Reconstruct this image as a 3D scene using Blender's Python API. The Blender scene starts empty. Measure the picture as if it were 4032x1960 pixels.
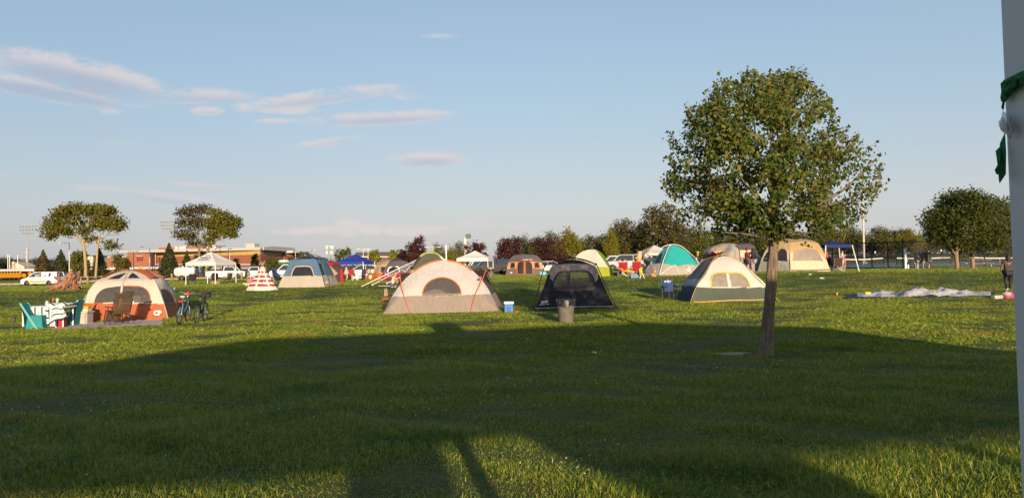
import bpy, math, random
import numpy as np
from mathutils import Vector, Matrix, Euler

random.seed(7)
RNG = np.random.default_rng(11)
R = math.radians
SC = bpy.context.scene
COL = SC.collection

# ------------------------------------------------------------------ camera
F = 2900.0                      # focal length in photo pixels (photo is 4032 wide)
CAM_Z = 1.8
PITCH, ROLL = R(1.185), R(0.8)
_fw = Vector((0, math.cos(PITCH), math.sin(PITCH)))
_u0 = Vector((0, -math.sin(PITCH), math.cos(PITCH)))
_r0 = Vector((1, 0, 0))
_ri = _r0 * math.cos(ROLL) - _u0 * math.sin(ROLL)
_ui = _r0 * math.sin(ROLL) + _u0 * math.cos(ROLL)
CAM = Vector((0, 0, CAM_Z))
cd = bpy.data.cameras.new('camera'); cam = bpy.data.objects.new('camera', cd); COL.objects.link(cam)
cd.sensor_fit = 'HORIZONTAL'; cd.sensor_width = 36; cd.lens = 36 * F / 4032
cd.clip_start = 0.05; cd.clip_end = 8000
_m = Matrix.Identity(4)
for i in range(3):
    _m[i][0] = _ri[i]; _m[i][1] = _ui[i]; _m[i][2] = -_fw[i]; _m[i][3] = CAM[i]
cam.matrix_world = _m
SC.camera = cam

# ------------------------------------------------------------------ light
SUN_EL = R(10.5)
SUN_AZ = Vector((0.195, -1.0, 0)).normalized()
SUN = (SUN_AZ * math.cos(SUN_EL) + Vector((0, 0, math.sin(SUN_EL)))).normalized()
sd = bpy.data.lights.new('sun', 'SUN'); so = bpy.data.objects.new('sun', sd); COL.objects.link(so)
sd.energy = 5.0; sd.angle = R(0.6); sd.color = (1.0, 0.79, 0.54)
so.rotation_euler = (-SUN).to_track_quat('-Z', 'Y').to_euler()

SC.view_settings.view_transform = 'Standard'
SC.view_settings.look = 'None'
SC.view_settings.exposure = 0.55
SC.view_settings.gamma = 1.0
SC.cycles.max_bounces = 6
SC.cycles.transparent_max_bounces = 12
SC.cycles.sample_clamp_indirect = 6

# ------------------------------------------------------------------ node helpers
class NT:
    def __init__(s, tree):
        s.t = tree; s.n = tree.nodes; s.l = tree.links
    def new(s, typ, **kw):
        n = s.n.new(typ)
        for k, v in kw.items(): setattr(n, k, v)
        return n
    def put(s, sock, v):
        if isinstance(v, bpy.types.NodeSocket): s.l.new(v, sock)
        elif isinstance(v, (tuple, list)) and len(v) == 3 and sock.type == 'RGBA': sock.default_value = (*v, 1)
        else: sock.default_value = v
    def math(s, op, a, b=None, c=None, clamp=False):
        n = s.new('ShaderNodeMath', operation=op); n.use_clamp = clamp
        s.put(n.inputs[0], a)
        if b is not None: s.put(n.inputs[1], b)
        if c is not None: s.put(n.inputs[2], c)
        return n.outputs[0]
    def mix(s, f, a, b, mode='MIX'):
        n = s.new('ShaderNodeMix', data_type='RGBA', blend_type=mode)
        s.put(n.inputs[0], f); s.put(n.inputs[6], a); s.put(n.inputs[7], b)
        return n.outputs[2]
    def noise(s, vec, scale, detail=3, rough=.55, dist=0):
        n = s.new('ShaderNodeTexNoise')
        if vec is not None: s.put(n.inputs['Vector'], vec)
        n.inputs['Scale'].default_value = scale; n.inputs['Detail'].default_value = detail
        n.inputs['Roughness'].default_value = rough; n.inputs['Distortion'].default_value = dist
        return n.outputs['Fac']
    def ramp(s, f, stops):
        n = s.new('ShaderNodeValToRGB'); s.put(n.inputs[0], f)
        e = n.color_ramp.elements
        while len(e) < len(stops): e.new(0.5)
        for el, (p, c) in zip(e, stops):
            el.position = p; el.color = (*c, 1) if len(c) == 3 else c
        return n.outputs[0]
    def step(s, x, lo, hi):
        n = s.new('ShaderNodeMapRange', interpolation_type='SMOOTHSTEP')
        s.put(n.inputs[0], x); n.inputs[1].default_value = lo; n.inputs[2].default_value = hi
        return n.outputs[0]

# ------------------------------------------------------------------ world: evening sky with streaks of cloud
W = bpy.data.worlds.new('World'); SC.world = W; W.use_nodes = True
w = NT(W.node_tree); w.n.clear()
sky = w.new('ShaderNodeTexSky', sky_type='NISHITA')
sky.sun_disc = False; sky.sun_elevation = SUN_EL; sky.sun_rotation = math.atan2(SUN.x, SUN.y)
sky.altitude = 200; sky.air_density = 1.0; sky.dust_density = 1.2; sky.ozone_density = 1.0
bg = w.new('ShaderNodeBackground'); bg.inputs[1].default_value = 0.106
out = w.new('ShaderNodeOutputWorld'); w.l.new(bg.outputs[0], out.inputs[0])
tc = w.new('ShaderNodeTexCoord'); sep = w.new('ShaderNodeSeparateXYZ'); w.l.new(tc.outputs['Generated'], sep.inputs[0])
yy = w.math('MAXIMUM', sep.outputs[1], 0.02)
ca = w.math('DIVIDE', sep.outputs[0], yy)          # slope of the direction sideways
cb = w.math('DIVIDE', sep.outputs[2], yy)          # and upwards
cmb = w.new('ShaderNodeCombineXYZ'); w.put(cmb.inputs[0], ca); w.put(cmb.inputs[1], w.math('MULTIPLY', cb, 2.6))
n1 = w.noise(cmb.outputs[0], 15, 7, .66, .5)
n2 = w.noise(cmb.outputs[0], 60, 4, .6)
def slopes(px, py):
    r = _fw + _ri * ((px - 2016) / F) + _ui * ((980 - py) / F)
    return r.x / r.y, r.z / r.y
CLOUDS = [  # photo px, py, half width, half height, tilt, strength, how blue its shaded side is
    (330, 300, 350, 62, .23, 1.0, .9), (190, 352, 330, 40, .18, .9, .9), (770, 378, 240, 30, .02, .55, .8),
    (440, 438, 45, 15, 0, .6, .3), (815, 436, 70, 18, 0, .6, .5), (960, 424, 65, 18, 0, .75, .2),
    (1260, 384, 320, 27, -.12, .85, .5), (1110, 430, 140, 17, .02, .75, .3), (1490, 466, 300, 25, -.05, .8, .6),
    (1080, 478, 100, 11, -.03, .5, .3), (1310, 556, 150, 15, -.13, .6, .5), (1675, 630, 150, 27, -.03, .75, .7),
    (660, 782, 360, 26, .12, .5, 1.0), (800, 731, 190, 9, .06, .4, .8), (1370, 896, 70, 30, 0, .95, 0), (1460, 902, 60, 20, 0, .9, 0), (1290, 906, 90, 14, 0, .8, 0),
    (1640, 906, 150, 20, 0, .85, 0), (1170, 910, 110, 13, 0, .7, 0), (1860, 886, 80, 20, 0, .45, 0),
    (2080, 893, 90, 13, 0, .4, 0), (1735, 142, 90, 10, .03, .3, 0), (480, 563, 120, 8, 0, .25, .6),
    (1300, 702, 110, 7, 0, .25, .8), (530, 636, 60, 12, 0, .2, 1), (60, 685, 90, 9, -.1, .25, .8),
    (1590, 377, 90, 14, .05, .4, .2), (1990, 400, 260, 8, -.03, .12, .3)]
tot = None; shd = None
for (px, py, hw, hh, tl, stg, blue) in CLOUDS:
    a0, b0 = slopes(px, py)
    da = w.math('SUBTRACT', ca, a0)
    db = w.math('SUBTRACT', cb, b0)
    db = w.math('ADD', db, w.math('MULTIPLY', da, tl + .014))
    e1 = w.math('DIVIDE', da, hw * 1.3 / F); e2 = w.math('DIVIDE', db, hh * 1.5 / F)
    rr = w.math('ADD', w.math('MULTIPLY', e1, e1), w.math('MULTIPLY', e2, e2))
    m = w.math('MULTIPLY', w.math('SUBTRACT', 1.0, rr, clamp=True), min(1.1, stg * 1.3))
    s_ = w.math('MULTIPLY', m, w.math('MULTIPLY', w.math('SUBTRACT', .62, w.math('MULTIPLY', e2, 1.1), clamp=True), blue))
    tot = m if tot is None else w.math('MAXIMUM', tot, m)
    shd = s_ if shd is None else w.math('MAXIMUM', shd, s_)
front = w.math('GREATER_THAN', sep.outputs[1], 0.05)
nn = w.math('ADD', w.math('MULTIPLY', w.math('SUBTRACT', n1, .48), 4.4), w.math('MULTIPLY', w.math('SUBTRACT', n2, .5), 1.5))
dens = w.math('MULTIPLY', tot, w.math('ADD', 1.0, nn))
cov = w.math('MULTIPLY', w.step(dens, 0.10, 1.05), front)
skyc = w.mix(1.0, sky.outputs[0], (SKYG := (1.0, 1.0, 1.0)), 'MULTIPLY')
# thin evening veil: the sky whitens towards the horizon
elev = w.math('MAXIMUM', sep.outputs[2], 0.0)
veil = w.ramp(elev, [(0.0, (.9, .9, .9)), (.10, (.8, .8, .8)), (.35, (.6, .6, .6)), (1.0, (.3, .3, .3))])
VEILC = w.ramp(elev, [(0.0, (3.85, 3.7, 3.75)), (.07, (3.75, 3.9, 4.2)), (.2, (2.9, 3.75, 4.65)), (.36, (2.45, 3.42, 4.6)), (1.0, (1.6, 2.6, 4.4))])
vc = w.mix(veil, skyc, VEILC)
vc = w.mix(w.math('MULTIPLY', w.step(ca, .1, -.7), front), vc, w.mix(1.0, vc, (.90, .92, .95), 'MULTIPLY'))
litc = (4.7, 4.3, 4.3); shc = (2.85, 3.2, 4.0)
cc = w.mix(w.step(shd, 0.05, .75), litc, shc)
fin = w.mix(w.math('MULTIPLY', cov, .8), vc, cc)
w.put(bg.inputs[0], fin)

# ------------------------------------------------------------------ pixel / ground geometry
def ray(px, py): return _fw + _ri * ((px - 2016) / F) + _ui * ((980 - py) / F)
def pt(px, py, d):
    r = ray(px, py); return CAM + r * (d / r.y)
def proj(P):
    v = Vector(P) - CAM; z = v.dot(_fw)
    return 2016 + F * v.dot(_ri) / z, 980 - F * v.dot(_ui) / z

_U = (np.array([-1500, 0, 700, 1300, 2000, 2700, 3100, 3400, 4032, 5500]) - 2016) / F
_D = np.array([0.1, 8, 14, 20, 25, 30, 36, 42, 48, 55, 65, 80, 100, 130, 160, 200, 260, 400, 4000])
_Z = np.array([
    [0, 0, 0, -.05, -.15, -.15, -.05, .30, .48, .40, .25, .0, -.23, -.3, -.4, -.5, -.6, -1, -4],
    [0, 0, 0, -.05, -.15, -.15, -.05, .30, .48, .40, .25, .0, -.23, -.3, -.4, -.5, -.6, -1, -4],
    [0, 0, 0, -.02, -.05, .0, .10, .40, .60, .50, .36, .30, .25, .1, -.1, -.4, -.5, -1, -4],
    [0, 0, 0, .0, .05, .08, .15, .42, .65, .62, .55, .5, .4, .2, .0, -.3, -.4, -1, -4],
    [0, 0, 0, .0, .08, .12, .2, .40, .70, .75, .72, .75, .6, .5, .4, .2, 0, -1, -4],
    [0, 0, 0, .02, .12, .19, .35, .60, .90, .95, 1.0, 1.0, .9, .9, .9, .8, .6, 0, -4],
    [0, 0, 0, .04, .12, .2, .38, .68, .98, 1.04, 1.0, .92, .95, 1.2, 1.8, 2.2, 1.5, 0, -4],
    [0, 0, 0, .05, .12, .2, .4, .72, .95, .93, .87, .84, .98, 1.22, 2.5, 3.0, 2.0, 0, -4],
    [0, 0, 0, .05, .12, .22, .4, .65, .85, .86, .84, .84, .98, 1.22, 2.5, 3.0, 2.0, 0, -4],
    [0, 0, 0, .05, .12, .22, .4, .65, .85, .86, .84, .84, .98, 1.22, 2.5, 3.0, 2.0, 0, -4]])
def Tn(x, y):
    x = np.asarray(x, float); y = np.asarray(y, float)
    d = np.clip(y, 0.2, 3999); u = np.clip(x / np.maximum(d, 4), _U[0], _U[-1])
    i = np.clip(np.searchsorted(_U, u) - 1, 0, len(_U) - 2); fu = (u - _U[i]) / (_U[i + 1] - _U[i])
    fu = fu * fu * (3 - 2 * fu)
    j = np.clip(np.searchsorted(_D, d) - 1, 0, len(_D) - 2)
    fd = (d - _D[j]) / (_D[j + 1] - _D[j]); fd = .5 * fd + .5 * fd * fd * (3 - 2 * fd)
    z = (_Z[i, j] * (1 - fu) + _Z[i + 1, j] * fu) * (1 - fd) + (_Z[i, j + 1] * (1 - fu) + _Z[i + 1, j + 1] * fu) * fd
    k = np.clip(1.2 - d / 90, 0, 1)
    return z + k * (.018 * np.sin(x * .9 + .4 * np.sin(y * .7)) * np.sin(y * .63 + 1.0) + .012 * np.sin(x * .31 + y * .43))
def T(x, y): return float(Tn(x, y))
def ground(px, d):
    py = 1040 + 5000 / d
    for _ in range(5):
        r = ray(px, py); x = r.x / r.y * d
        P = Vector((x, d, T(x, d))); py = proj(P)[1]
    return P

# ------------------------------------------------------------------ things
def meta(o, label=None, cat=None, group=None, kind=None):
    if label: o['label'] = label
    if cat: o['category'] = cat
    if group: o['group'] = group
    if kind: o['kind'] = kind
    return o
def thing(name, label, cat, loc, rz=0, group=None):
    o = bpy.data.objects.new(name, None); COL.objects.link(o)
    o.location = loc; o.rotation_euler = (0, 0, rz); o.empty_display_size = .2
    return meta(o, label, cat, group)
def clone(o, loc=None, rz=None, label=None, scale=None, parent=None):
    c = o.copy(); COL.objects.link(c)
    if parent is not None: c.parent = parent
    if loc is not None: c.location = loc
    if rz is not None: c.rotation_euler = (0, 0, rz)
    if scale is not None: c.scale = scale if not isinstance(scale, (int, float)) else (scale,) * 3
    if label: c['label'] = label
    for ch in list(o.children): clone(ch, parent=c)
    return c

class MB:
    """collects faces and links them as one mesh object"""
    def __init__(s): s.v = []; s.f = []
    def add(s, vs, fs):
        b = len(s.v); s.v += [tuple(p) for p in vs]; s.f += [tuple(i + b for i in f) for f in fs]; return s
    def box(s, c, size, rot=None):
        hx, hy, hz = size[0] / 2, size[1] / 2, size[2] / 2; M = rot.to_matrix() if isinstance(rot, Euler) else rot
        vs = []
        for x in (-hx, hx):
            for y in (-hy, hy):
                for z in (-hz, hz):
                    p = Vector((x, y, z))
                    if M is not None: p = M @ p
                    vs.append(p + Vector(c))
        return s.add(vs, [(0, 1, 3, 2), (4, 6, 7, 5), (0, 4, 5, 1), (2, 3, 7, 6), (0, 2, 6, 4), (1, 5, 7, 3)])
    def rbox(s, c, size, r=.02, rot=None):
        hx, hy, hz = [q / 2 for q in size]; r = min(r, hx * .9, hy * .9, hz * .45)
        rings = []
        for z, k in ((-hz, r), (-hz + r * .35, r * .3), (-hz + r, 0), (hz - r, 0), (hz - r * .35, r * .3), (hz, r)):
            ring = []
            for a in range(16):
                t = (a + .5) / 16 * 2 * math.pi; cx, cy = math.cos(t), math.sin(t)
                x = (hx - r) * (1 if cx > 0 else -1) + r * cx * .98; y = (hy - r) * (1 if cy > 0 else -1) + r * cy * .98
                ring.append(Vector((x * (hx - k) / hx, y * (hy - k) / hy, z)))
            rings.append(ring)
        M = rot.to_matrix() if isinstance(rot, Euler) else rot
        vs = [((M @ p) if M is not None else p) + Vector(c) for rg in rings for p in rg]
        fs = [tuple(range(15, -1, -1)), tuple(range(80, 96))]
        for k in range(5):
            for a in range(16):
                b = (a + 1) % 16; fs.append((k * 16 + a, k * 16 + b, k * 16 + 16 + b, k * 16 + 16 + a))
        return s.add(vs, fs)
    def tube(s, pts, r, n=6, cap=True):
        pts = [Vector(p) for p in pts]; N = len(pts)
        rs = r if isinstance(r, (list, tuple)) else [r] * N
        vs = []; up = None
        for i, p in enumerate(pts):
            t = (pts[min(i + 1, N - 1)] - pts[max(i - 1, 0)])
            t = t.normalized() if t.length > 1e-9 else Vector((0, 0, 1))
            if up is None: up = Vector((0, 0, 1)) if abs(t.z) < .9 else Vector((1, 0, 0))
            a = t.cross(up); a = a.normalized() if a.length > 1e-6 else t.orthogonal().normalized()
            up = a.cross(t).normalized(); b = up
            for k in range(n):
                q = 2 * math.pi * k / n; vs.append(p + (a * math.cos(q) + b * math.sin(q)) * rs[i])
        fs = []
        for i in range(N - 1):
            for k in range(n):
                l = (k + 1) % n; fs.append((i * n + k, i * n + l, (i + 1) * n + l, (i + 1) * n + k))
        if cap: fs += [tuple(range(n - 1, -1, -1)), tuple(range((N - 1) * n, N * n))]
        return s.add(vs, fs)
    def lathe(s, prof, n=20, c=(0, 0, 0), cap=True):
        vs = []; c = Vector(c)
        for (r, z) in prof:
            for k in range(n):
                q = 2 * math.pi * k / n; vs.append(c + Vector((r * math.cos(q), r * math.sin(q), z)))
        fs = []
        for i in range(len(prof) - 1):
            for k in range(n):
                l = (k + 1) % n; fs.append((i * n + k, i * n + l, (i + 1) * n + l, (i + 1) * n + k))
        if cap: fs += [tuple(range(n - 1, -1, -1)), tuple(range((len(prof) - 1) * n, len(prof) * n))]
        return s.add(vs, fs)
    def ell(s, c, r, n=10, m=7, rot=None):
        vs = []; M = rot.to_matrix() if isinstance(rot, Euler) else None
        for i in range(m + 1):
            th = math.pi * i / m
            for k in range(n):
                q = 2 * math.pi * k / n
                p = Vector((r[0] * math.sin(th) * math.cos(q), r[1] * math.sin(th) * math.sin(q), r[2] * math.cos(th)))
                vs.append((M @ p if M else p) + Vector(c))
        fs = [(i * n + k, i * n + (k + 1) % n, (i + 1) * n + (k + 1) % n, (i + 1) * n + k) for i in range(m) for k in range(n)]
        return s.add(vs, fs)
    def grid(s, rows):
        n = len(rows[0]); vs = [p for r in rows for p in r]
        return s.add(vs, [(i * n + k, i * n + k + 1, (i + 1) * n + k + 1, (i + 1) * n + k) for i in range(len(rows) - 1) for k in range(n - 1)])
    def prism(s, poly, vec):
        n = len(poly); vec = Vector(vec); a = [Vector(p) for p in poly]; b = [p + vec for p in a]
        return s.add(a + b, [tuple(range(n - 1, -1, -1)), tuple(range(n, 2 * n))] + [(i, (i + 1) % n, n + (i + 1) % n, n + i) for i in range(n)])
    def build(s, name, mat, parent=None, smooth=False):
        me = bpy.data.meshes.new(name); me.from_pydata(s.v, [], s.f); me.update()
        if smooth: me.polygons.foreach_set('use_smooth', [True] * len(me.polygons))
        o = bpy.data.objects.new(name, me); COL.objects.link(o)
        if mat: me.materials.append(mat)
        if parent is not None: o.parent = parent
        return o
def np_mesh(name, verts, nper, mat, parent=None, smooth=False):
    """many separate faces with nper corners each, from an array"""
    nv = len(verts); nf = nv // nper
    me = bpy.data.meshes.new(name); me.vertices.add(nv); me.vertices.foreach_set('co', np.ascontiguousarray(verts, np.float32).ravel())
    me.loops.add(nv); me.loops.foreach_set('vertex_index', np.arange(nv, dtype=np.int32))
    me.polygons.add(nf); me.polygons.foreach_set('loop_start', np.arange(0, nv, nper, dtype=np.int32))
    me.update(calc_edges=True)
    if smooth: me.polygons.foreach_set('use_smooth', [True] * nf)
    o = bpy.data.objects.new(name, me); COL.objects.link(o); me.materials.append(mat)
    if parent is not None: o.parent = parent
    return o
def catmull(pts, n):
    pts = [Vector(p) for p in pts]
    if len(pts) == 2: return [pts[0].lerp(pts[1], i / (n - 1)) for i in range(n)]
    L = [0]
    for a, b in zip(pts, pts[1:]): L.append(L[-1] + max((b - a).length, 1e-6))
    res = []
    for i in range(n):
        s = L[-1] * i / (n - 1); k = 0
        while k < len(pts) - 2 and L[k + 1] < s: k += 1
        t = (s - L[k]) / (L[k + 1] - L[k])
        p1, p2 = pts[k], pts[k + 1]; p0 = pts[k - 1] if k else p1 * 2 - p2; p3 = pts[k + 2] if k + 2 < len(pts) else p2 * 2 - p1
        res.append(.5 * ((2 * p1) + (p2 - p0) * t + (2 * p0 - 5 * p1 + 4 * p2 - p3) * t * t + (3 * p1 - p0 - 3 * p2 + p3) * t ** 3))
    return res
def inpoly(x, y, poly):
    c = False; j = len(poly) - 1
    for i in range(len(poly)):
        xi, yi = poly[i]; xj, yj = poly[j]
        if (yi > y) != (yj > y) and x < (xj - xi) * (y - yi) / (yj - yi) + xi: c = not c
        j = i
    return c

# ------------------------------------------------------------------ materials
_MC = {}
def mat(name, col, rough=.6, metal=0.0, var=.12, vscale=6, bump=0, bscale=40, spec=.4, coat=0, trans=0, alpha=None):
    key = (name, col, rough, metal, var, vscale, bump, bscale, trans, alpha)
    if key in _MC: return _MC[key]
    m = bpy.data.materials.new(name); m.use_nodes = True; k = NT(m.node_tree); k.n.clear()
    o = k.new('ShaderNodeOutputMaterial'); b = k.new('ShaderNodeBsdfPrincipled')
    tcn = k.new('ShaderNodeTexCoord').outputs['Object']
    nz = k.noise(tcn, vscale, 4)
    c = k.mix(k.step(nz, .3, .7), tuple(q * (1 - var) for q in col), tuple(min(1, q * (1 + var)) for q in col))
    k.put(b.inputs['Base Color'], c); b.inputs['Roughness'].default_value = rough; b.inputs['Metallic'].default_value = metal
    b.inputs['Specular IOR Level'].default_value = spec; b.inputs['Coat Weight'].default_value = coat
    if bump:
        bp = k.new('ShaderNodeBump'); bp.inputs['Strength'].default_value = bump; bp.inputs['Distance'].default_value = .02
        k.put(bp.inputs['Height'], k.noise(tcn, bscale, 4)); k.put(b.inputs['Normal'], bp.outputs[0])
    sh = b.outputs[0]
    if trans:
        tr = k.new('ShaderNodeBsdfTranslucent'); k.put(tr.inputs[0], c)
        mx = k.new('ShaderNodeMixShader'); mx.inputs[0].default_value = trans; k.l.new(sh, mx.inputs[1]); k.l.new(tr.outputs[0], mx.inputs[2]); sh = mx.outputs[0]
    if alpha is not None:
        tp = k.new('ShaderNodeBsdfTransparent'); mx = k.new('ShaderNodeMixShader'); mx.inputs[0].default_value = alpha
        k.l.new(tp.outputs[0], mx.inputs[1]); k.l.new(sh, mx.inputs[2]); sh = mx.outputs[0]
    k.l.new(sh, o.inputs[0]); _MC[key] = m; return m
def fabric(name, col, trans=.18, wr=.5, rough=.7, var=.06):
    """tent cloth with stretched creases"""
    key = ('fab', name, col, trans, wr)
    if key in _MC: return _MC[key]
    m = bpy.data.materials.new(name); m.use_nodes = True; k = NT(m.node_tree); k.n.clear()
    o = k.new('ShaderNodeOutputMaterial'); b = k.new('ShaderNodeBsdfPrincipled')
    tcn = k.new('ShaderNodeTexCoord').outputs['Object']
    mp = k.new('ShaderNodeMapping'); k.put(mp.inputs[0], tcn); mp.inputs['Scale'].default_value = (3.0, 1.6, .8); mp.inputs['Rotation'].default_value = (0, R(25), 0)
    mp2 = k.new('ShaderNodeMapping'); k.put(mp2.inputs[0], tcn); mp2.inputs['Scale'].default_value = (3.4, 1.6, 1.1); mp2.inputs['Rotation'].default_value = (0, R(-35), 0)
    h = k.math('ADD', k.noise(mp.outputs[0], 2.0, 2, .45, .8), k.noise(mp2.outputs[0], 3.2, 2, .45, 1.0))
    c = k.mix(k.noise(tcn, 1.7, 4), tuple(q * (1 - var) for q in col), tuple(min(1, q * (1 + var)) for q in col))
    k.put(b.inputs['Base Color'], c); b.inputs['Roughness'].default_value = rough; b.inputs['Specular IOR Level'].default_value = .25
    bp = k.new('ShaderNodeBump'); bp.inputs['Strength'].default_value = wr; bp.inputs['Distance'].default_value = .06
    k.put(bp.inputs['Height'], h); k.put(b.inputs['Normal'], bp.outputs[0])
    tr = k.new('ShaderNodeBsdfTranslucent'); k.put(tr.inputs[0], c)
    mx = k.new('ShaderNodeMixShader'); mx.inputs[0].default_value = trans
    k.l.new(b.outputs[0], mx.inputs[1]); k.l.new(tr.outputs[0], mx.inputs[2]); k.l.new(mx.outputs[0], o.inputs[0])
    _MC[key] = m; return m
def foliage(name, ca, cb, trans=.3, gloss=.35, cc=None):
    key = ('fol', name, ca, cb)
    if key in _MC: return _MC[key]
    m = bpy.data.materials.new(name); m.use_nodes = True; k = NT(m.node_tree); k.n.clear()
    o = k.new('ShaderNodeOutputMaterial'); b = k.new('ShaderNodeBsdfPrincipled')
    ri = k.new('ShaderNodeNewGeometry').outputs['Random Per Island']
    tcn = k.new('ShaderNodeTexCoord').outputs['Object']
    stops = [(0, ca), (.75, cb)] + ([(.97, cc)] if cc else [])
    c = k.ramp(ri, stops)
    c = k.mix(k.math('MULTIPLY', k.noise(tcn, .9, 3), .7), c, tuple(.55 * q for q in ca))
    k.put(b.inputs['Base Color'], c); b.inputs['Roughness'].default_value = .55; b.inputs['Specular IOR Level'].default_value = gloss
    tr = k.new('ShaderNodeBsdfTranslucent'); k.put(tr.inputs[0], k.mix(.5, c, tuple(min(1, q * 1.5) for q in cb)))
    mx = k.new('ShaderNodeMixShader'); mx.inputs[0].default_value = trans
    k.l.new(b.outputs[0], mx.inputs[1]); k.l.new(tr.outputs[0], mx.inputs[2]); k.l.new(mx.outputs[0], o.inputs[0])
    _MC[key] = m; return m
WHITE = mat('white_paint', (.78, .77, .74), .45, var=.05)
BLACK = mat('black_plastic', (.02, .02, .022), .5)
STEEL = mat('dark_steel', (.05, .05, .055), .4, .6)
GALV = mat('galvanised_steel', (.45, .46, .47), .45, .7)
RUBBER = mat('tyre_rubber', (.025, .025, .025), .8)
GLASS = mat('dark_glass', (.03, .04, .05), .06, spec=.9)
CHROME = mat('alloy', (.6, .6, .6), .3, .8)
WOOD = mat('weathered_wood', (.26, .18, .11), .8, var=.3, bump=.5)
REDL = mat('tail_lens', (.4, .02, .02), .2); HEADL = mat('head_lens', (.7, .7, .68), .15)
SKIN = mat('skin', (.50, .27, .18), .6, var=.05); SKIND = mat('brown_skin', (.17, .08, .05), .6, var=.05)
HAIRB = mat('brown_hair', (.05, .028, .016), .6, bump=.4); HAIRK = mat('black_hair', (.012, .01, .01), .6, bump=.4)
MESHK = mat('dark_mesh_screen', (.035, .033, .032), .8, alpha=.72)
def text_mesh(txt, size, mt, parent, loc, rot, name='lettering', shear=0, bold=0):
    cu = bpy.data.curves.new(name, 'FONT'); cu.body = txt; cu.size = size; cu.align_x = 'CENTER'; cu.align_y = 'CENTER'; cu.shear = shear
    cu.extrude = .004; cu.offset = bold
    o = bpy.data.objects.new('tmp', cu); COL.objects.link(o)
    me = bpy.data.meshes.new_from_object(o.evaluated_get(bpy.context.evaluated_depsgraph_get()))
    COL.objects.unlink(o); bpy.data.objects.remove(o); bpy.data.curves.remove(cu)
    me.materials.clear(); me.materials.append(mt)
    t = bpy.data.objects.new(name, me); COL.objects.link(t); t.parent = parent; t.location = loc; t.rotation_euler = rot
    return t
# ================================================================== THE SETTING
def bank_mask(k, tcn):
    # the bank between the two levels of the field carries longer, darker grass
    sp_ = k.new('ShaderNodeSeparateXYZ'); k.l.new(tcn, sp_.inputs[0]); y = k.math('ADD', sp_.outputs[1], k.math('MULTIPLY', k.noise(tcn, .25, 3), 4.0))
    y = k.math('ADD', y, k.math('MULTIPLY', k.math('ABSOLUTE', k.math('ADD', sp_.outputs[0], 2.0)), -.02))
    f = k.math('MULTIPLY', k.step(y, 37.5, 40.0), k.step(y, 49.5, 46.5))
    return k.math('MULTIPLY', f, k.math('ADD', .45, k.math('MULTIPLY', k.step(k.noise(tcn, 1.3, 4), .4, .6), .5)))
def grass_mat():
    m = bpy.data.materials.new('lawn'); m.use_nodes = True; k = NT(m.node_tree); k.n.clear()
    o = k.new('ShaderNodeOutputMaterial'); b = k.new('ShaderNodeBsdfPrincipled')
    tcn = k.new('ShaderNodeTexCoord').outputs['Object']
    mp = k.new('ShaderNodeMapping'); k.put(mp.inputs[0], tcn); mp.inputs['Scale'].default_value = (.5, 1.0, 1)
    big = k.noise(mp.outputs[0], .16, 4, .6); mid = k.noise(mp.outputs[0], 1.1, 5, .65); fine = k.noise(tcn, 9, 5, .7)
    c = k.mix(k.step(mid, .38, .68), (.050, .070, .014), (.10, .105, .022))
    c = k.mix(k.math('MULTIPLY', k.step(big, .46, .66), .75), c, (.15, .115, .03))
    c = k.mix(k.math('MULTIPLY', k.step(fine, .55, .75), .55), c, (.16, .13, .04))
    c = k.mix(k.math('MULTIPLY', k.step(fine, .46, .3), .75), c, (.035, .05, .012))
    c = k.mix(bank_mask(k, tcn), c, (.055, .082, .016))
    k.put(b.inputs['Base Color'], c); b.inputs['Roughness'].default_value = .85; b.inputs['Specular IOR Level'].default_value = .15
    bp = k.new('ShaderNodeBump'); bp.inputs['Strength'].default_value = .9; bp.inputs['Distance'].default_value = .10
    k.put(bp.inputs['Height'], k.math('ADD', k.noise(tcn, 5, 6, .75), k.math('MULTIPLY', mid, .8))); k.put(b.inputs['Normal'], bp.outputs[0])
    k.l.new(b.outputs[0], o.inputs[0]); return m
LAWN = grass_mat()
def axis(core, step, far, grow=1.25):
    a = list(np.arange(core[0], core[1] + .01, step)); s = step; x = a[-1]
    while x < far[1]: s *= grow; x += s; a.append(x)
    s = step; x = a[0]; b = []
    while x > far[0]: s *= grow; x -= s; b.append(x)
    return np.array(b[::-1] + a)
gx = axis((-75, 75), .75, (-3500, 3500)); gy = axis((-8, 75), .5, (-200, 4000), 1.12)
GX, GY = np.meshgrid(gx, gy); GZ = Tn(GX, GY)
nx, ny = len(gx), len(gy)
me = bpy.data.meshes.new('ground')
idx = np.arange(nx * ny).reshape(ny, nx)
fc = np.stack([idx[:-1, :-1], idx[:-1, 1:], idx[1:, 1:], idx[1:, :-1]], -1).reshape(-1, 4)
me.from_pydata(np.stack([GX, GY, GZ], -1).reshape(-1, 3).tolist(), [], fc.tolist())
me.polygons.foreach_set('use_smooth', [True] * len(me.polygons)); me.materials.append(LAWN)
go = bpy.data.objects.new('ground', me); COL.objects.link(go); meta(go, kind='structure')

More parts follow.
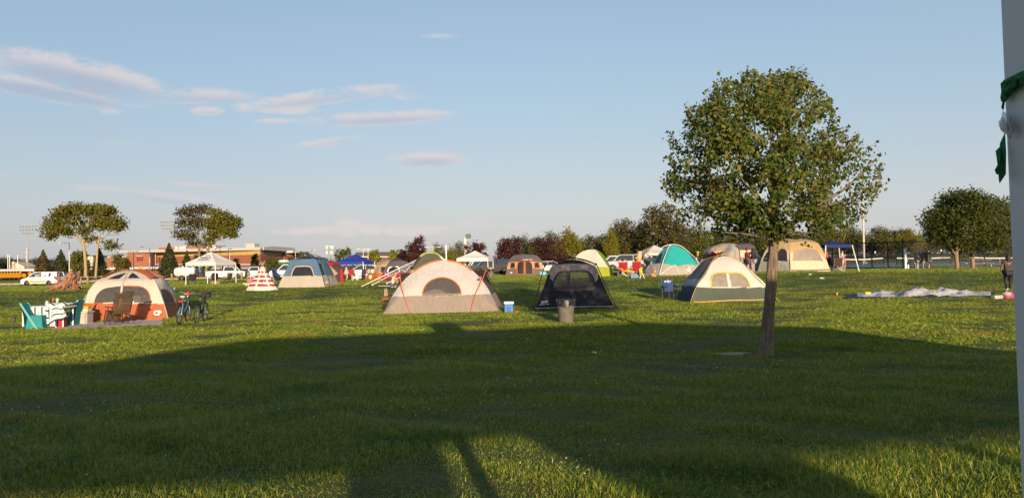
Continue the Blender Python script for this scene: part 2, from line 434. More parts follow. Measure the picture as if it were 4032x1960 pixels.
def strip(name, pts_px, w0, w1, m, lift, kind='structure', n=40):
    """sheet on the ground between depth offsets w0..w1 along a line of (px, depth)"""
    A = catmull([Vector((p, d, 0)) for p, d in pts_px], n); mb = MB(); rows = []
    for k in range(5):
        o = w0 + (w1 - w0) * k / 4
        rows.append([ground(a.x, a.y + o) + Vector((0, 0, lift)) for a in A])
    mb.grid(rows); ob = mb.build(name, m, smooth=True); meta(ob, kind=kind); return ob
ASPH = mat('asphalt', (.055, .055, .06), .85, var=.2, vscale=2, bump=.3, bscale=30)
CONC = mat('concrete', (.42, .39, .34), .85, var=.12, vscale=2, bump=.2)
strip('road', [(-250, 104), (0, 104), (440, 106), (760, 108), (1150, 112)], 0, 6.0, ASPH, .05)
kb = MB()
A = catmull([Vector((p, d, 0)) for p, d in [(-250, 110.4), (0, 110.4), (440, 112.4), (760, 114.5), (1150, 118.5)]], 30)
for a, b in zip(A, A[1:]):
    p, q = ground(a.x, a.y), ground(b.x, b.y); h = Vector((0, 0, .17)); w_ = Vector((0, .5, 0))
    kb.add([p, q, q + h, p + h, p + h + w_, q + h + w_], [(0, 1, 2, 3), (3, 2, 5, 4)])
meta(kb.build('kerb', CONC), kind='structure')
strip('parking_lot', [(1150, 84), (1600, 84), (2100, 84), (2640, 84)], 0, 26, ASPH, .06)
# tennis courts
COURT = mat('blue_court', (.13, .20, .27), .7, var=.08, vscale=1)
strip('tennis_court', [(3180, 80), (3500, 79), (4200, 78)], 0, 42, COURT, .06)
LINEW = mat('court_line', (.7, .7, .68), .7)
for (pa, pb, d) in ((3200, 4100, 84), (3200, 4100, 97), (3200, 4100, 110)):
    strip('court_line', [(pa, d), (pb, d)], 0, .35, LINEW, .09, n=12)

# ------------------------------------------------------------------ foliage builders
def leaves(C, N, size, rng, droop=0.0, asp=.75):
    """C centres, N normals -> kite-shaped leaf quads"""
    n = len(C)
    r = rng.normal(size=(n, 3)); r[:, 2] -= droop
    N = N / (np.linalg.norm(N, axis=1, keepdims=True) + 1e-9)
    a = r - N * (r * N).sum(1, keepdims=True); a /= (np.linalg.norm(a, axis=1, keepdims=True) + 1e-9)
    b = np.cross(N, a); s = (size * rng.uniform(.6, 1.4, n))[:, None]
    V = np.stack([C - a * s * .5, C + b * s * asp * .5 - a * s * .08 + N * s * .06, C + a * s * .6, C - b * s * asp * .5 - a * s * .08 + N * s * .06], 1)
    return V.reshape(-1, 3)
def cloud(lobes, n, size, rng, clump=.5, per=14, shell=.55, flat=1.0, droop=.2, jitter=.9):
    """leaf clumps spread through ellipsoidal lobes"""
    vol = np.array([r[0] * r[1] * r[2] for c, r in lobes]) ** .7; vol /= vol.sum()
    m = max(1, n // per); li = rng.choice(len(lobes), m, p=vol)
    Cc = np.array([lobes[i][0] for i in li], float); Rr = np.array([lobes[i][1] for i in li], float)
    d = rng.normal(size=(m, 3)); d /= np.linalg.norm(d, axis=1, keepdims=True)
    rad = shell + (1 - shell) * rng.random(m) ** .6
    rad *= 1 + .13 * np.sin(d[:, 0] * 7 + li) * np.sin(d[:, 2] * 6 + li * 2)
    P = Cc + d * Rr * rad[:, None]
    cs = clump * rng.uniform(.6, 1.4, m)
    L = np.repeat(P, per, 0) + np.clip(rng.normal(size=(m * per, 3)), -1.5, 1.5) * np.repeat(cs, per)[:, None] * np.array([1, 1, flat])
    Nn = np.repeat(d, per, 0) + rng.normal(size=(m * per, 3)) * jitter + np.array([0, 0, .35])
    return leaves(L, Nn, size, rng, droop)
def bark(name, col): return mat(name, col, .9, var=.35, vscale=9, bump=.9, bscale=22)
BARK = bark('bark', (.20, .145, .095)); BARKD = bark('dark_bark', (.09, .07, .05))

def limb(mb, pts, r0, r1, n=7, seg=8):
    P = catmull(pts, seg); mb.tube(P, [r0 + (r1 - r0) * i / (seg - 1) for i in range(seg)], n)

def round_tree(name, label, cat, loc, h, w, fm, n, size, group=None, seed=1, trunk_h=.25, tr=.14, shape='round', bm=None, clump=.35, depth=1.0):
    rng = np.random.default_rng(seed); t = thing(name, label, cat, loc, 0, group)
    c0 = trunk_h * h; ch = h - c0; lobes = []
    if shape == 'round':
        lobes.append(((0, 0, c0 + ch * .5), (w * .40, w * .40 * depth, ch * .46)))
        for k in range(9):
            a = rng.uniform(0, 6.28); zz = rng.uniform(.2, .85); rr = w * .30 * math.sin(math.pi * (.12 + .8 * zz)) ** .6
            lobes.append(((math.cos(a) * rr, math.sin(a) * rr * depth, c0 + ch * zz), (w * .19, w * .19, ch * .17)))
    elif shape == 'tall':
        for k in range(8):
            zz = (k + .6) / 8.4; rr = w * .5 * math.sin(math.pi * (.10 + .78 * (1 - zz) ** 1.1)) ** .8
            lobes.append(((rng.normal() * w * .06, rng.normal() * w * .06, c0 + ch * zz), (rr, rr, ch * .12)))
    elif shape == 'vase':
        lobes.append(((0, 0, c0 + ch * .45), (w * .36, w * .36 * depth, ch * .36)))
        for k in range(12):
            a = rng.uniform(0, 6.28); rr = w * rng.uniform(.12, .40); zz = rng.uniform(.35, .93)
            lobes.append(((math.cos(a) * rr, math.sin(a) * rr * depth, c0 + ch * zz), (w * .09, w * .09, ch * rng.uniform(.12, .2))))
    V = cloud(lobes, n, size, rng, clump=clump * w * .16, shell=.45)
    np_mesh('crown', V, 4, fm, t)
    mb = MB(); top = c0 + ch * .55
    limb(mb, [(0, 0, -.2), (tr * .3, 0, c0 * .6), (0, 0, c0), (.05 * w, 0, top)], tr, tr * .3, 8)
    for k in range(6):
        a = k * 1.05 + rng.uniform(0, .5); z0 = c0 * rng.uniform(.8, 1.3); rr = w * .33
        limb(mb, [(0, 0, z0), (math.cos(a) * rr * .4, math.sin(a) * rr * .4, z0 + ch * .2), (math.cos(a) * rr, math.sin(a) * rr, z0 + ch * .5)], tr * .45, tr * .08, 5)
    mb.build('trunk', bm or BARKD, t, True)
    return t
def conifer(name, label, loc, h, w, fm, n, seed=1, group=None, size=None, sparse=1.0):
    rng = np.random.default_rng(seed); t = thing(name, label, 'tree', loc, 0, group)
    z = 1 - np.sqrt(rng.random(n)); z = .04 + .96 * z
    layers = 13; z = (np.floor(z * layers) + rng.normal(size=n) * .22 + .5) / layers; z = np.clip(z, .02, 1.01)
    az = rng.uniform(0, 2 * np.pi, n); br = np.floor(az / (2 * np.pi) * 11)
    az = (br + rng.normal(size=n) * .2 + .5) / 11 * 2 * np.pi + z * 40
    rmax = w * .5 * (1 - z) ** .85 * (1 + .22 * np.sin(br * 3.7 + np.floor(z * layers) * 2.1))
    r = rmax * rng.random(n) ** .55
    C = np.stack([np.cos(az) * r, np.sin(az) * r, h * z - r * .28 + .06 * w * (1 - z)], 1)
    C[:, 2] = np.maximum(C[:, 2], .12)
    Nn = np.stack([np.cos(az), np.sin(az), np.full(n, .8)], 1) + rng.normal(size=(n, 3)) * .6
    np_mesh('crown', leaves(C, Nn, size or w * .085, rng, .5, .5), 4, fm, t)
    mb = MB(); limb(mb, [(0, 0, -.2), (0, 0, h * .5), (0, 0, h * 1.0)], w * .035, .02, 7); mb.build('trunk', BARKD, t, True)
    return t

F_MAIN = foliage('linden_leaf', (.042, .082, .010), (.120, .142, .018), .28, .2, (.28, .21, .04))
F_GREEN = foliage('green_leaf', (.050, .078, .014), (.12, .13, .025), .25, .15)
F_LOCUST = foliage('locust_leaf', (.085, .10, .016), (.22, .19, .03), .3, .15)
F_PEAR = foliage('pear_leaf', (.035, .060, .012), (.10, .105, .02), .22, .15)
F_DEEP = foliage('deep_green_leaf', (.036, .056, .014), (.085, .090, .025), .22, .15)
F_YEL = foliage('yellowing_leaf', (.12, .13, .016), (.30, .25, .03), .3, .15)
F_OLIVE = foliage('olive_leaf', (.070, .085, .016), (.165, .15, .032), .28, .15)
F_BROWN = foliage('bronze_green_leaf', (.060, .058, .02), (.135, .108, .038), .22, .15)
F_PLUM = foliage('plum_leaf', (.035, .011, .011), (.11, .036, .032), .2, .15)
F_SPRUCE = foliage('spruce_needle', (.022, .034, .012), (.07, .072, .022), .1, .2)
F_SPRUCEB = foliage('browning_needle', (.045, .036, .014), (.12, .07, .03), .1, .2)

# ------------------------------------------------------------------ the lawn tree in front (its crown follows the photo's outline)
def main_tree():
    d0 = 14.0; base = ground(3015, d0); rng = np.random.default_rng(5)
    t = thing('linden_tree', 'broad leafy lawn tree with split lower trunk standing in front of the tents', 'tree', base)
    sc = d0 / F
    out_ = [(2602, 782), (2632, 640), (2640, 568), (2685, 485), (2716, 408), (2788, 345), (2838, 303), (2915, 268), (2962, 256), (3032, 262), (3108, 258), (3180, 290), (3232, 326), (3284, 372), (3300, 494), (3362, 530), (3432, 588), (3470, 656), (3458, 756), (3370, 856), (3306, 924), (3244, 960), (3150, 956), (3056, 944), (2905, 966), (2750, 880), (2655, 830)]
    cx, cy = 3040, 640
    def L(px, py, dy=0): return pt(px, py, d0 + dy) - base
    C = []; Nn = []
    stems = []
    k = 0
    po = np.array(out_, float)
    def edge_dist(x, y):
        best = 1e9
        for i in range(len(out_)):
            ax, ay = out_[i]; bx, by = out_[(i + 1) % len(out_)]
            vx, vy = bx - ax, by - ay; tt = max(0, min(1, ((x - ax) * vx + (y - ay) * vy) / (vx * vx + vy * vy)))
            best = min(best, math.hypot(x - ax - vx * tt, y - ay - vy * tt))
        return best
    bough = []
    while len(bough) < 120:
        x, y = rng.uniform(2600, 3480), rng.uniform(250, 970)
        if inpoly(x, y, out_) and edge_dist(x, y) > 30: bough.append((x, y, rng.uniform(-1, 1)))
    while k < 2050:
        bx_, by_, bq = bough[rng.integers(0, 120)]
        x, y = bx_ + rng.normal() * 44, by_ + rng.normal() * 36
        if not inpoly(x, y, out_): continue
        e = edge_dist(x, y); an = math.atan2(y - cy, x - cx)
        if e < (16 if y > 420 else 30) + 16 * math.sin(an * 7 + 1) + 14 * math.sin(an * 13 + 2): continue
        hole = math.sin(x * .021 + 1.3) * math.sin(y * .026 + .4) + .5 * math.sin(x * .047 + y * .039)
        if hole > .5 and rng.random() < .8: continue
        half = 320 * math.sqrt(max(0, 1 - (1 - min(e, 330) / 330) ** 2)) + 20
        half *= 1 if y < 820 else max(.35, 1 - (y - 820) / 200)
        q = max(-1, min(1, math.copysign(abs(bq) ** .65, bq) + rng.normal() * .14))
        P = L(x, y, q * half * sc)
        out_dir = Vector((x - cx, q * half * 1.0, -(y - cy))).normalized()
        dirn = (out_dir + Vector(rng.normal(size=3)) * .35 + Vector((0, 0, .55))).normalized()
        ln = rng.uniform(.16, .36); P0 = P - dirn * ln * .5
        if rng.random() < .55: stems.append((P0, P0 + dirn * ln))
        m = rng.integers(8, 16)
        for j in range(m):
            f = rng.uniform(.0, 1.05); side = Vector(rng.normal(size=3)) * .05
            C.append(P0 + dirn * ln * f + side + Vector((0, 0, -.02)))
            Nn.append(Vector((0, -.5, .25)) + out_dir * .4 + Vector(rng.normal(size=3)) * .75)
        k += 1
    # single sprays that stick out past the crown
    for i in range(len(out_)):
        ax, ay = out_[i]; bx, by = out_[(i + 1) % len(out_)]
        for r_ in range(6):
            f = rng.random(); x, y = ax + (bx - ax) * f, ay + (by - ay) * f
            if y > 900: continue
            od = Vector((x - cx, 0, cy - y)).normalized(); dirn = (od * .6 + Vector((0, 0, .8)) + Vector(rng.normal(size=3)) * .2).normalized()
            ln = rng.uniform(.22, .5) * (1 if y > 420 else .6); P0 = L(x, y, rng.uniform(-.6, .6)) - dirn * (rng.uniform(.26, .44) if y > 420 else .36)
            stems.append((P0, P0 + dirn * ln))
            for j in range(9):
                C.append(P0 + dirn * ln * rng.uniform(.2, 1.05) + Vector(rng.normal(size=3)) * .03); Nn.append(Vector(rng.normal(size=3)) + Vector((0, -.6, .2)))
    C = np.array([tuple(p) for p in C]); Nn = np.array([tuple(p) for p in Nn])
    cr = np_mesh('crown', leaves(C, Nn, .064, rng, 1.3, .85), 4, F_MAIN, t)
    mb = MB()
    # trunk: slightly leaning, cleft in its lower half
    def ring(px, py, rx, ry, cleft):
        c = L(px, py); r_ = []
        for a in range(28):
            q = 2 * math.pi * a / 28; k_ = 1 + .05 * math.sin(q * 5 + py * .02) + .04 * math.sin(q * 9 + py * .05)
            dd = math.atan2(math.sin(q + math.pi / 2 - .25), math.cos(q + math.pi / 2 - .25))
            k_ -= cleft * math.exp(-(dd / .22) ** 2)
            r_.append(c + Vector((math.cos(q) * rx * k_, math.sin(q) * ry * k_, 0)))
        return r_
    spec = [(3011, 1416, 44, .36), (3013, 1398, 33, .42), (3016, 1370, 25.5, .42), (3022, 1300, 23, .36), (3028, 1220, 21.5, .30), (3034, 1140, 20.5, .22), (3040, 1060, 19.5, .08), (3045, 990, 19, 0), (3047, 955, 20, 0), (3048, 900, 16, 0), (3046, 760, 12, 0), (3040, 560, 7, 0), (3030, 380, 3, 0)]
    rows = []
    for a, b in zip(spec, spec[1:]):
        for f in (0, .34, .67): rows.append(ring(a[0] + (b[0] - a[0]) * f, a[1] + (b[1] - a[1]) * f, (a[2] + (b[2] - a[2]) * f) * sc, (a[2] + (b[2] - a[2]) * f) * sc, a[3] + (b[3] - a[3]) * f))
    rows.append(ring(*spec[-1][:2], spec[-1][2] * sc, spec[-1][2] * sc, 0))
    mb.grid([r_ + [r_[0]] for r_ in rows])
    tm = bpy.data.materials.new('furrowed_bark'); tm.use_nodes = True; k2 = NT(tm.node_tree); bs = k2.n['Principled BSDF']
    tcn = k2.new('ShaderNodeTexCoord').outputs['Object']; mp = k2.new('ShaderNodeMapping'); k2.put(mp.inputs[0], tcn); mp.inputs['Scale'].default_value = (1, 1, .16)
    nz = k2.noise(mp.outputs[0], 24, 6, .7, .6); n2_ = k2.noise(tcn, 30, 4, .7)
    c = k2.ramp(nz, [(.33, (.055, .042, .03)), (.52, (.20, .145, .095)), (.7, (.33, .255, .17))])
    c = k2.mix(k2.math('MULTIPLY', k2.step(n2_, .58, .68), .6), c, (.36, .36, .28))
    k2.put(bs.inputs['Base Color'], c); bs.inputs['Roughness'].default_value = .9
    bp = k2.new('ShaderNodeBump'); bp.inputs['Strength'].default_value = 1; bp.inputs['Distance'].default_value = .05; k2.put(bp.inputs['Height'], nz); k2.put(bs.inputs['Normal'], bp.outputs[0])
    tr = mb.build('trunk', tm, t, True)
    lb = MB()
    for pts_, r0 in (([(3048, 935, 0), (3120, 880, -.3), (3210, 815, -.5), (3330, 740, -.6), (3410, 660, -.6)], 13), ([(3047, 930, 0), (2960, 850, -.3), (2860, 760, -.5), (2760, 640, -.6), (2700, 520, -.6)], 12),
                    ([(3046, 860, 0), (2950, 720, .3), (2880, 560, .4), (2830, 400, .3)], 9), ([(3046, 840, 0), (3120, 660, .2), (3170, 480, .3), (3190, 330, .3)], 9),
                    ([(3046, 900, 0), (3160, 860, .6), (3280, 820, .9)], 9), ([(3046, 900, 0), (2900, 880, .5), (2720, 820, .8)], 9), ([(3046, 760, 0), (3080, 560, -.7), (3090, 380, -.7)], 7), ([(3046, 800, 0), (2990, 620, -.6), (2960, 420, -.7)], 7),
                    ([(3046, 850, 0), (3080, 720, 1.0), (3110, 520, 1.2)], 8), ([(3046, 870, 0), (2980, 780, -1.0), (2900, 680, -1.4)], 8), ([(2860, 760, -.5), (2800, 740, -.6), (2690, 720, -.5)], 6), ([(3210, 815, -.5), (3290, 800, -.4), (3400, 760, -.3)], 7),
                    ([(3048, 940, 0), (3110, 925, -.3), (3200, 915, -.6)], 6), ([(3047, 945, 0), (2960, 925, -.4), (2850, 915, -.5)], 6)):
        limb(lb, [L(*p) for p in pts_], r0 * sc, 2 * sc, 7, 12)
    lb.build('limbs', tm, tr, True)
    sb = MB()
    for a, b in stems: sb.tube([a, b], [.006, .002], 4, False)
    sb.build('twigs', BARK, tr)
main_tree()
# bare soil by its foot
sb = MB(); sp = ground(2880, 14.2)
poly = []
for a in range(22):
    q = a / 22 * 6.283; rr = 1 + .25 * math.sin(3 * q) + .15 * math.sin(5 * q + 1)
    x, y = sp.x + .34 * math.cos(q) * rr, sp.y + .22 * math.sin(q) * rr; poly.append(Vector((x, y, T(x, y) + .012)))
sb.add(poly + [sp + Vector((0, 0, .03))], [(i, (i + 1) % 22, 22) for i in range(22)])
meta(sb.build('bare_soil', mat('bare_soil', (.33, .25, .17), .9, var=.3, vscale=14, bump=.6), None, True), kind='structure')

# ------------------------------------------------------------------ two tall trees behind the tents on the left
def traced_tree(name, label, d0, base_px, trunk_lines, lobes_px, n, size, fm, seed, bm):
    base = ground(base_px, d0); rng = np.random.default_rng(seed)
    t = thing(name, label, 'tree', base); sc = d0 / F
    def L(px, py, dy=0): return pt(px, py, d0 + dy) - base
    mb = MB()
    for pts_, r0, r1 in trunk_lines: limb(mb, [L(*p) if len(p) > 2 else L(*p, 0) for p in pts_], r0 * sc, r1 * sc, 7, 10)
    mb.build('trunk', bm, t, True)
    lobes = [(tuple(L(px, py, dy)), (rx * sc, ry_ * sc, rz_ * sc)) for (px, py, rx, rz_, ry_, dy) in lobes_px]
    np_mesh('crown', cloud(lobes, n, size, rng, clump=.42, per=12, shell=.3, flat=.65), 4, fm, t)
    return t
TB = bark('pale_bark', (.33, .24, .13))
traced_tree('locust_tree', 'tall flat topped tree with bare lower trunk behind the orange and cream tent', 118, 337,
    [([(337, 1100), (337, 1040), (330, 970), (322, 950)], 7, 5), ([(322, 955), (300, 930), (268, 920), (240, 900)], 4.5, 1.5), ([(328, 960), (322, 915), (312, 880), (290, 850)], 4, 1.2),
     ([(328, 960), (340, 915), (350, 880), (340, 840)], 3.5, 1), ([(330, 985), (345, 968), (362, 955), (385, 945)], 2.5, 1)],
    [(205, 900, 28, 26, 50, 0), (225, 870, 32, 22, 60, 0), (255, 835, 40, 22, 70, 1), (300, 822, 42, 18, 70, 0), (340, 830, 36, 22, 60, 0), (195, 925, 20, 14, 40, 0), (250, 905, 32, 20, 50, -1), (300, 870, 34, 18, 60, 1), (330, 905, 20, 16, 40, 0), (352, 940, 20, 16, 30, 0)],
    5800, .33, F_LOCUST, 21, TB)
traced_tree('locust_tree', 'slim forked tree leaning right behind the orange and cream tent roof', 116, 378,
    [([(376, 1095), (380, 1040), (384, 980), (390, 940)], 5, 3.5), ([(388, 950), (395, 915), (398, 880), (390, 850)], 3, 1), ([(386, 960), (405, 940), (425, 920), (450, 890)], 3, 1)],
    [(380, 825, 40, 20, 60, 0), (420, 830, 38, 20, 60, 0), (455, 870, 32, 24, 50, 0), (470, 895, 18, 20, 40, 0), (400, 870, 34, 22, 50, 0), (425, 895, 24, 14, 40, 0), (440, 965, 22, 18, 30, 0), (420, 955, 18, 10, 25, 0), (378, 890, 16, 22, 40, 0)],
    4300, .32, F_LOCUST, 22, TB)
traced_tree('locust_tree', 'tall open tree with thin dull foliage behind the white printed canopy', 128, 783,
    [([(785, 1085), (785, 1010), (782, 960), (778, 920)], 5, 3.5), ([(780, 940), (765, 900), (745, 870), (730, 840)], 3, 1), ([(778, 930), (782, 880), (790, 845), (790, 820)], 3, 1), ([(783, 970), (755, 950), (725, 940), (705, 930)], 2, .8)],
    [(725, 835, 30, 22, 40, 0), (765, 828, 34, 20, 50, 0), (800, 822, 30, 14, 50, 0), (715, 880, 24, 26, 40, 0), (755, 870, 32, 26, 50, 0), (710, 920, 22, 20, 30, 0), (750, 925, 28, 20, 40, 0), (785, 880, 26, 26, 50, 0), (770, 955, 28, 14, 30, 0)],
    3300, .32, F_BROWN, 23, BARK)
traced_tree('locust_tree', 'full green gold tree with leaning trunk behind the white printed canopy', 126, 812,
    [([(812, 1090), (814, 1020), (820, 980), (838, 960)], 6, 4), ([(835, 962), (855, 945), (880, 915), (905, 890)], 3.5, 1), ([(820, 985), (825, 940), (830, 900), (830, 860)], 3, 1), ([(818, 990), (806, 950), (804, 920), (812, 880)], 2.5, 1)],
    [(850, 840, 34, 18, 50, 0), (890, 860, 36, 22, 50, 0), (925, 880, 24, 26, 40, 0), (840, 880, 36, 26, 60, 0), (880, 910, 36, 24, 50, 0), (915, 920, 18, 16, 40, 0), (830, 930, 30, 20, 40, 0), (815, 960, 18, 14, 30, 0), (870, 880, 40, 30, 60, 0)],
    5600, .34, F_LOCUST, 24, BARK)

# a lawn tree of the same sort left of the view: its shade lies on the grass at the left edge
def shade_tree(px_x, y, s, seed):
    return round_tree('linden_tree', 'bushy lawn tree shading the grass left of the orange and cream tent', 'tree', (px_x, y, T(px_x, y) - .05), 6.2 * s, 5.5 * s, F_MAIN, 9000, .13, seed=seed, trunk_h=.28, tr=.14, bm=BARK)
shade_tree(-23.0, 9.0, 1.0, 61)

# ------------------------------------------------------------------ conifers and shrubs on the left
C = lambda px, d: ground(px, d) - Vector((0, 0, .05))
def hpx(px, d, top):  # height of something whose top is at photo row 'top'
    return pt(px, top, d).z - T(*C(px, d).xy)
conifer('spruce_tree', 'browning spruce beside the white wrapped van', C(170, 135), hpx(170, 135, 982), 4.3, F_SPRUCEB, 6000, 31, 'conifers by the road')
conifer('spruce_tree', 'dark full spruce left of the tall twin trunks', C(240, 137), hpx(240, 137, 980), 4.2, F_SPRUCE, 6000, 32, 'conifers by the road')
conifer('spruce_tree', 'dark spruce between the two bare trunks and the school', C(392, 140), hpx(392, 140, 975), 4.0, F_SPRUCE, 6000, 33, 'conifers by the road')
conifer('spruce_tree', 'large pointed dark spruce before the school wall', C(666, 132), hpx(666, 132, 955), 4.4, F_SPRUCE, 8000, 34, 'conifers by the road')
round_tree('maple_tree', 'olive green tree right of the dark spruce by the van', 'tree', C(310, 138), hpx(310, 138, 985), 4.2, F_OLIVE, 3000, .34, seed=35, trunk_h=.1)
round_tree('maple_tree', 'small round green tree at the corner of the brick school', 'tree', C(478, 160), hpx(478, 160, 994), 4.2, F_OLIVE, 2600, .3, seed=36, trunk_h=.12)
conifer('spruce_tree', 'short dark evergreen left of the white printed canopy peak', C(736, 138), hpx(736, 138, 985), 3.4, F_SPRUCE, 5000, 37, 'conifers by the road')
round_tree('maple_tree', 'green tree behind the peak of the printed canopy', 'tree', C(795, 138), hpx(795, 138, 985), 3.6, F_GREEN, 2600, .3, seed=38, trunk_h=.15)
for k, (px, d, top, w_, fm, lb) in enumerate([
    (1005, 150, 995, 2.2, F_OLIVE, 'thin young tree in front of the school yellow wall'), (1080, 150, 1005, 3.6, F_GREEN, 'bushy green tree behind the striped teepee'), (930, 152, 1010, 2.2, F_OLIVE, 'sparse sapling right of the printed canopy'),
    (1142, 150, 1008, 2.4, F_OLIVE, 'young tree between school corner and blue cabin tent'), (1200, 190, 988, 3.4, F_OLIVE, 'small rounded tree above the blue cabin tent roof'), (1350, 135, 975, 4.0, F_GREEN, 'dense green tree left of the blue canopy'),
    (1478, 118, 982, 2.4, F_YEL, 'yellow green tree before the brown roofed building'), (1553, 120, 978, 2.6, F_YEL, 'bright yellow green tree left of the plum trees')]):
    round_tree('young_tree', lb, 'tree', C(px, d), hpx(px, d, top), w_, fm, 1500, .3, seed=70 + k, trunk_h=.2, tr=.07)
# purple plum trees by the parking lot
for k, (px, d, top, w_, lb) in enumerate([
    (1640, 96, 935, 3.2, 'tall pointed purple plum tree behind the green and grey dome tent'), (1592, 100, 990, 2.0, 'narrow reddish plum tree left of the taller purple one'), (1872, 98, 958, 3.0, 'purple plum tree behind the plain white canopy'),
    (2000, 96, 940, 4.4, 'wide purple plum tree between white canopy and orange trimmed tent'), (2165, 98, 930, 4.9, 'round dense purple plum tree right of the orange trimmed tent')]):
    round_tree('plum_tree', lb, 'tree', C(px, d), hpx(px, d, top), w_ * 1.12, F_PLUM, 3800, .20, 'purple plum trees', 90 + k, .12, .09, 'vase' if k != 4 else 'round')
# wood behind the parking lot and courts: each tree a copy of a few built ones
T_A = round_tree('oak_tree', 'x', 'tree', (0, 0, -100), 9, 9, F_DEEP, 6500, .34, 'trees along the far hedge', 101, .06, .22)
T_B = round_tree('oak_tree', 'x', 'tree', (0, 0, -100), 9, 9, F_OLIVE, 6500, .34, 'trees along the far hedge', 102, .06, .22)
T_C = round_tree('oak_tree', 'x', 'tree', (0, 0, -100), 9, 9, F_YEL, 6500, .32, 'trees along the far hedge', 103, .08, .2, 'vase')
T_D = round_tree('oak_tree', 'x', 'tree', (0, 0, -100), 9, 6.5, F_BROWN, 7500, .28, 'trees along the far hedge', 104, .05, .22, 'tall')
T_E = round_tree('oak_tree', 'x', 'tree', (0, 0, -100), 9, 8, F_BROWN, 6500, .3, 'trees along the far hedge', 105, .05, .22)
used = set()
for (proto, px, d, top, wpx, lb) in [
    (T_A, 2062, 175, 925, 110, 'dark round tree above the orange trimmed tent'), (T_B, 1795, 170, 955, 60, 'small deep green tree above the grey dome tent'),
    (T_C, 1770, 150, 975, 60, 'leafy light green tree behind the white flagpole post'), (T_C, 1715, 150, 985, 50, 'small yellowing tree right of the tall purple plum'), (T_B, 1735, 165, 962, 60, 'green tree behind the grey dome tent top'), (T_B, 2125, 170, 935, 80, 'olive tree between two purple plums'),
    (T_C, 2245, 150, 902, 130, 'bright yellow green tree left of the green and white tent'), (T_B, 2190, 165, 915, 90, 'leafy tree rising behind the round purple plum'), (T_E, 2335, 168, 925, 110, 'low bronze tree behind the green and white tent'), (T_A, 2385, 172, 915, 100, 'dark tree behind the right flank of the green and white tent'),
    (T_C, 2412, 128, 895, 60, 'narrow yellow leaved tree above the white van'), (T_D, 2450, 140, 865, 110, 'dense dark tree behind the parked white van'), (T_E, 2510, 142, 868, 110, 'bronze green tree behind the seated campers'), (T_D, 2600, 136, 812, 170, 'tallest bronze tree above the turquoise tent'),
    (T_E, 2672, 140, 880, 100, 'brownish tree left of the lawn tree crown'), (T_B, 2720, 145, 895, 120, 'olive tree behind the turquoise tent'), (T_A, 2790, 150, 900, 130, 'dark tree behind the red and tan tent'), (T_B, 2860, 152, 905, 120, 'bushy tree behind the pale grey tent'),
    (T_A, 2940, 155, 905, 130, 'dark tree directly behind the lawn tree trunk'), (T_B, 3030, 158, 900, 130, 'green tree behind the tan cabin tent'), (T_A, 3120, 160, 898, 130, 'dark hedge tree behind the tan cabin tent roof'), (T_B, 3210, 160, 895, 130, 'olive hedge tree behind the navy canopy'),
    (T_E, 3300, 165, 890, 120, 'bronze hedge tree left of the white court pole'), (T_B, 3352, 160, 892, 110, 'golden hedge tree just left of the court pole'), (T_B, 3440, 164, 895, 120, 'olive hedge tree just right of the court pole'), (T_A, 3510, 168, 900, 110, 'dark hedge tree behind the tennis nets'),
    (T_C, 3595, 150, 905, 90, 'bright yellow hedge tree above the utility boxes'), (T_A, 3555, 172, 895, 90, 'dark round hedge tree left of the yellow one'), (T_B, 3660, 165, 905, 130, 'olive hedge tree behind the two lawn trees'), (T_A, 3760, 168, 905, 130, 'dark hedge tree under the big double tree'),
    (T_E, 3860, 165, 900, 130, 'bronze hedge tree behind the picnic table'), (T_D, 3990, 120, 775, 130, 'tall dark tree by the white post edge'), (T_A, 3950, 165, 900, 130, 'dark hedge tree near the white post'), (T_A, 30, 300, 1010, 120, 'distant dark tree behind the school buses'), (T_B, 120, 310, 1018, 110, 'distant green tree behind the pale house'), (T_A, 215, 320, 1015, 90, 'distant tree between spruce and floodlight mast'),
    (T_B, 1285, 260, 1013, 150, 'far low tree line clump right of blue tent'), (T_A, -60, 280, 1005, 120, 'distant dark tree at the left edge')]:
    P = C(px, d); H_ = hpx(px, d, top); W_ = wpx * d / F * 1.25
    bh, bw = (9, 6.5) if proto is T_D else ((9, 8) if proto is T_E else (9, 9))
    s3 = (W_ / bw, W_ / bw, H_ / bh)
    if proto not in used:
        used.add(proto); proto.location = P; proto.scale = s3; proto['label'] = lb; proto.rotation_euler = (0, 0, random.uniform(0, 6))
    else: clone(proto, P, random.uniform(0, 6), lb, s3)
# low hedge mass under the trees
def hedge(name, label, pts_px, h, depth, n, size, fm, seed):
    rng = np.random.default_rng(seed); A = catmull([Vector((p, d, 0)) for p, d in pts_px], 60)
    P = [ground(a.x, a.y) for a in A]; o = thing(name, label, 'hedge', P[30])
    lob = [(tuple(p - P[30] + Vector((0, 0, h * rng.uniform(.3, .55)))), (h * rng.uniform(.5, .9), depth * .5, h * rng.uniform(.4, .62))) for p in P]
    np_mesh('foliage', cloud(lob, n, size, rng, clump=.5, per=12), 4, fm, o); return o
hedge('hedge', 'long dark undergrowth hedge below the trees beyond the parking lot and courts', [(2330, 150), (2700, 148), (3100, 158), (3600, 165), (4100, 160)], 4.2, 4, 16000, .42, F_DEEP, 301)
hedge('hedge', 'brown brushy hedge under the twin trunks by the buses', [(290, 142), (400, 143), (440, 144)], 1.9, 2, 1600, .3, F_BROWN, 302)
hedge('hedge', 'low green hedge along the parking lot left of the white canopy', [(1340, 122), (1500, 121), (1800, 120), (2250, 122)], 2.4, 2.5, 5200, .3, F_OLIVE, 303)
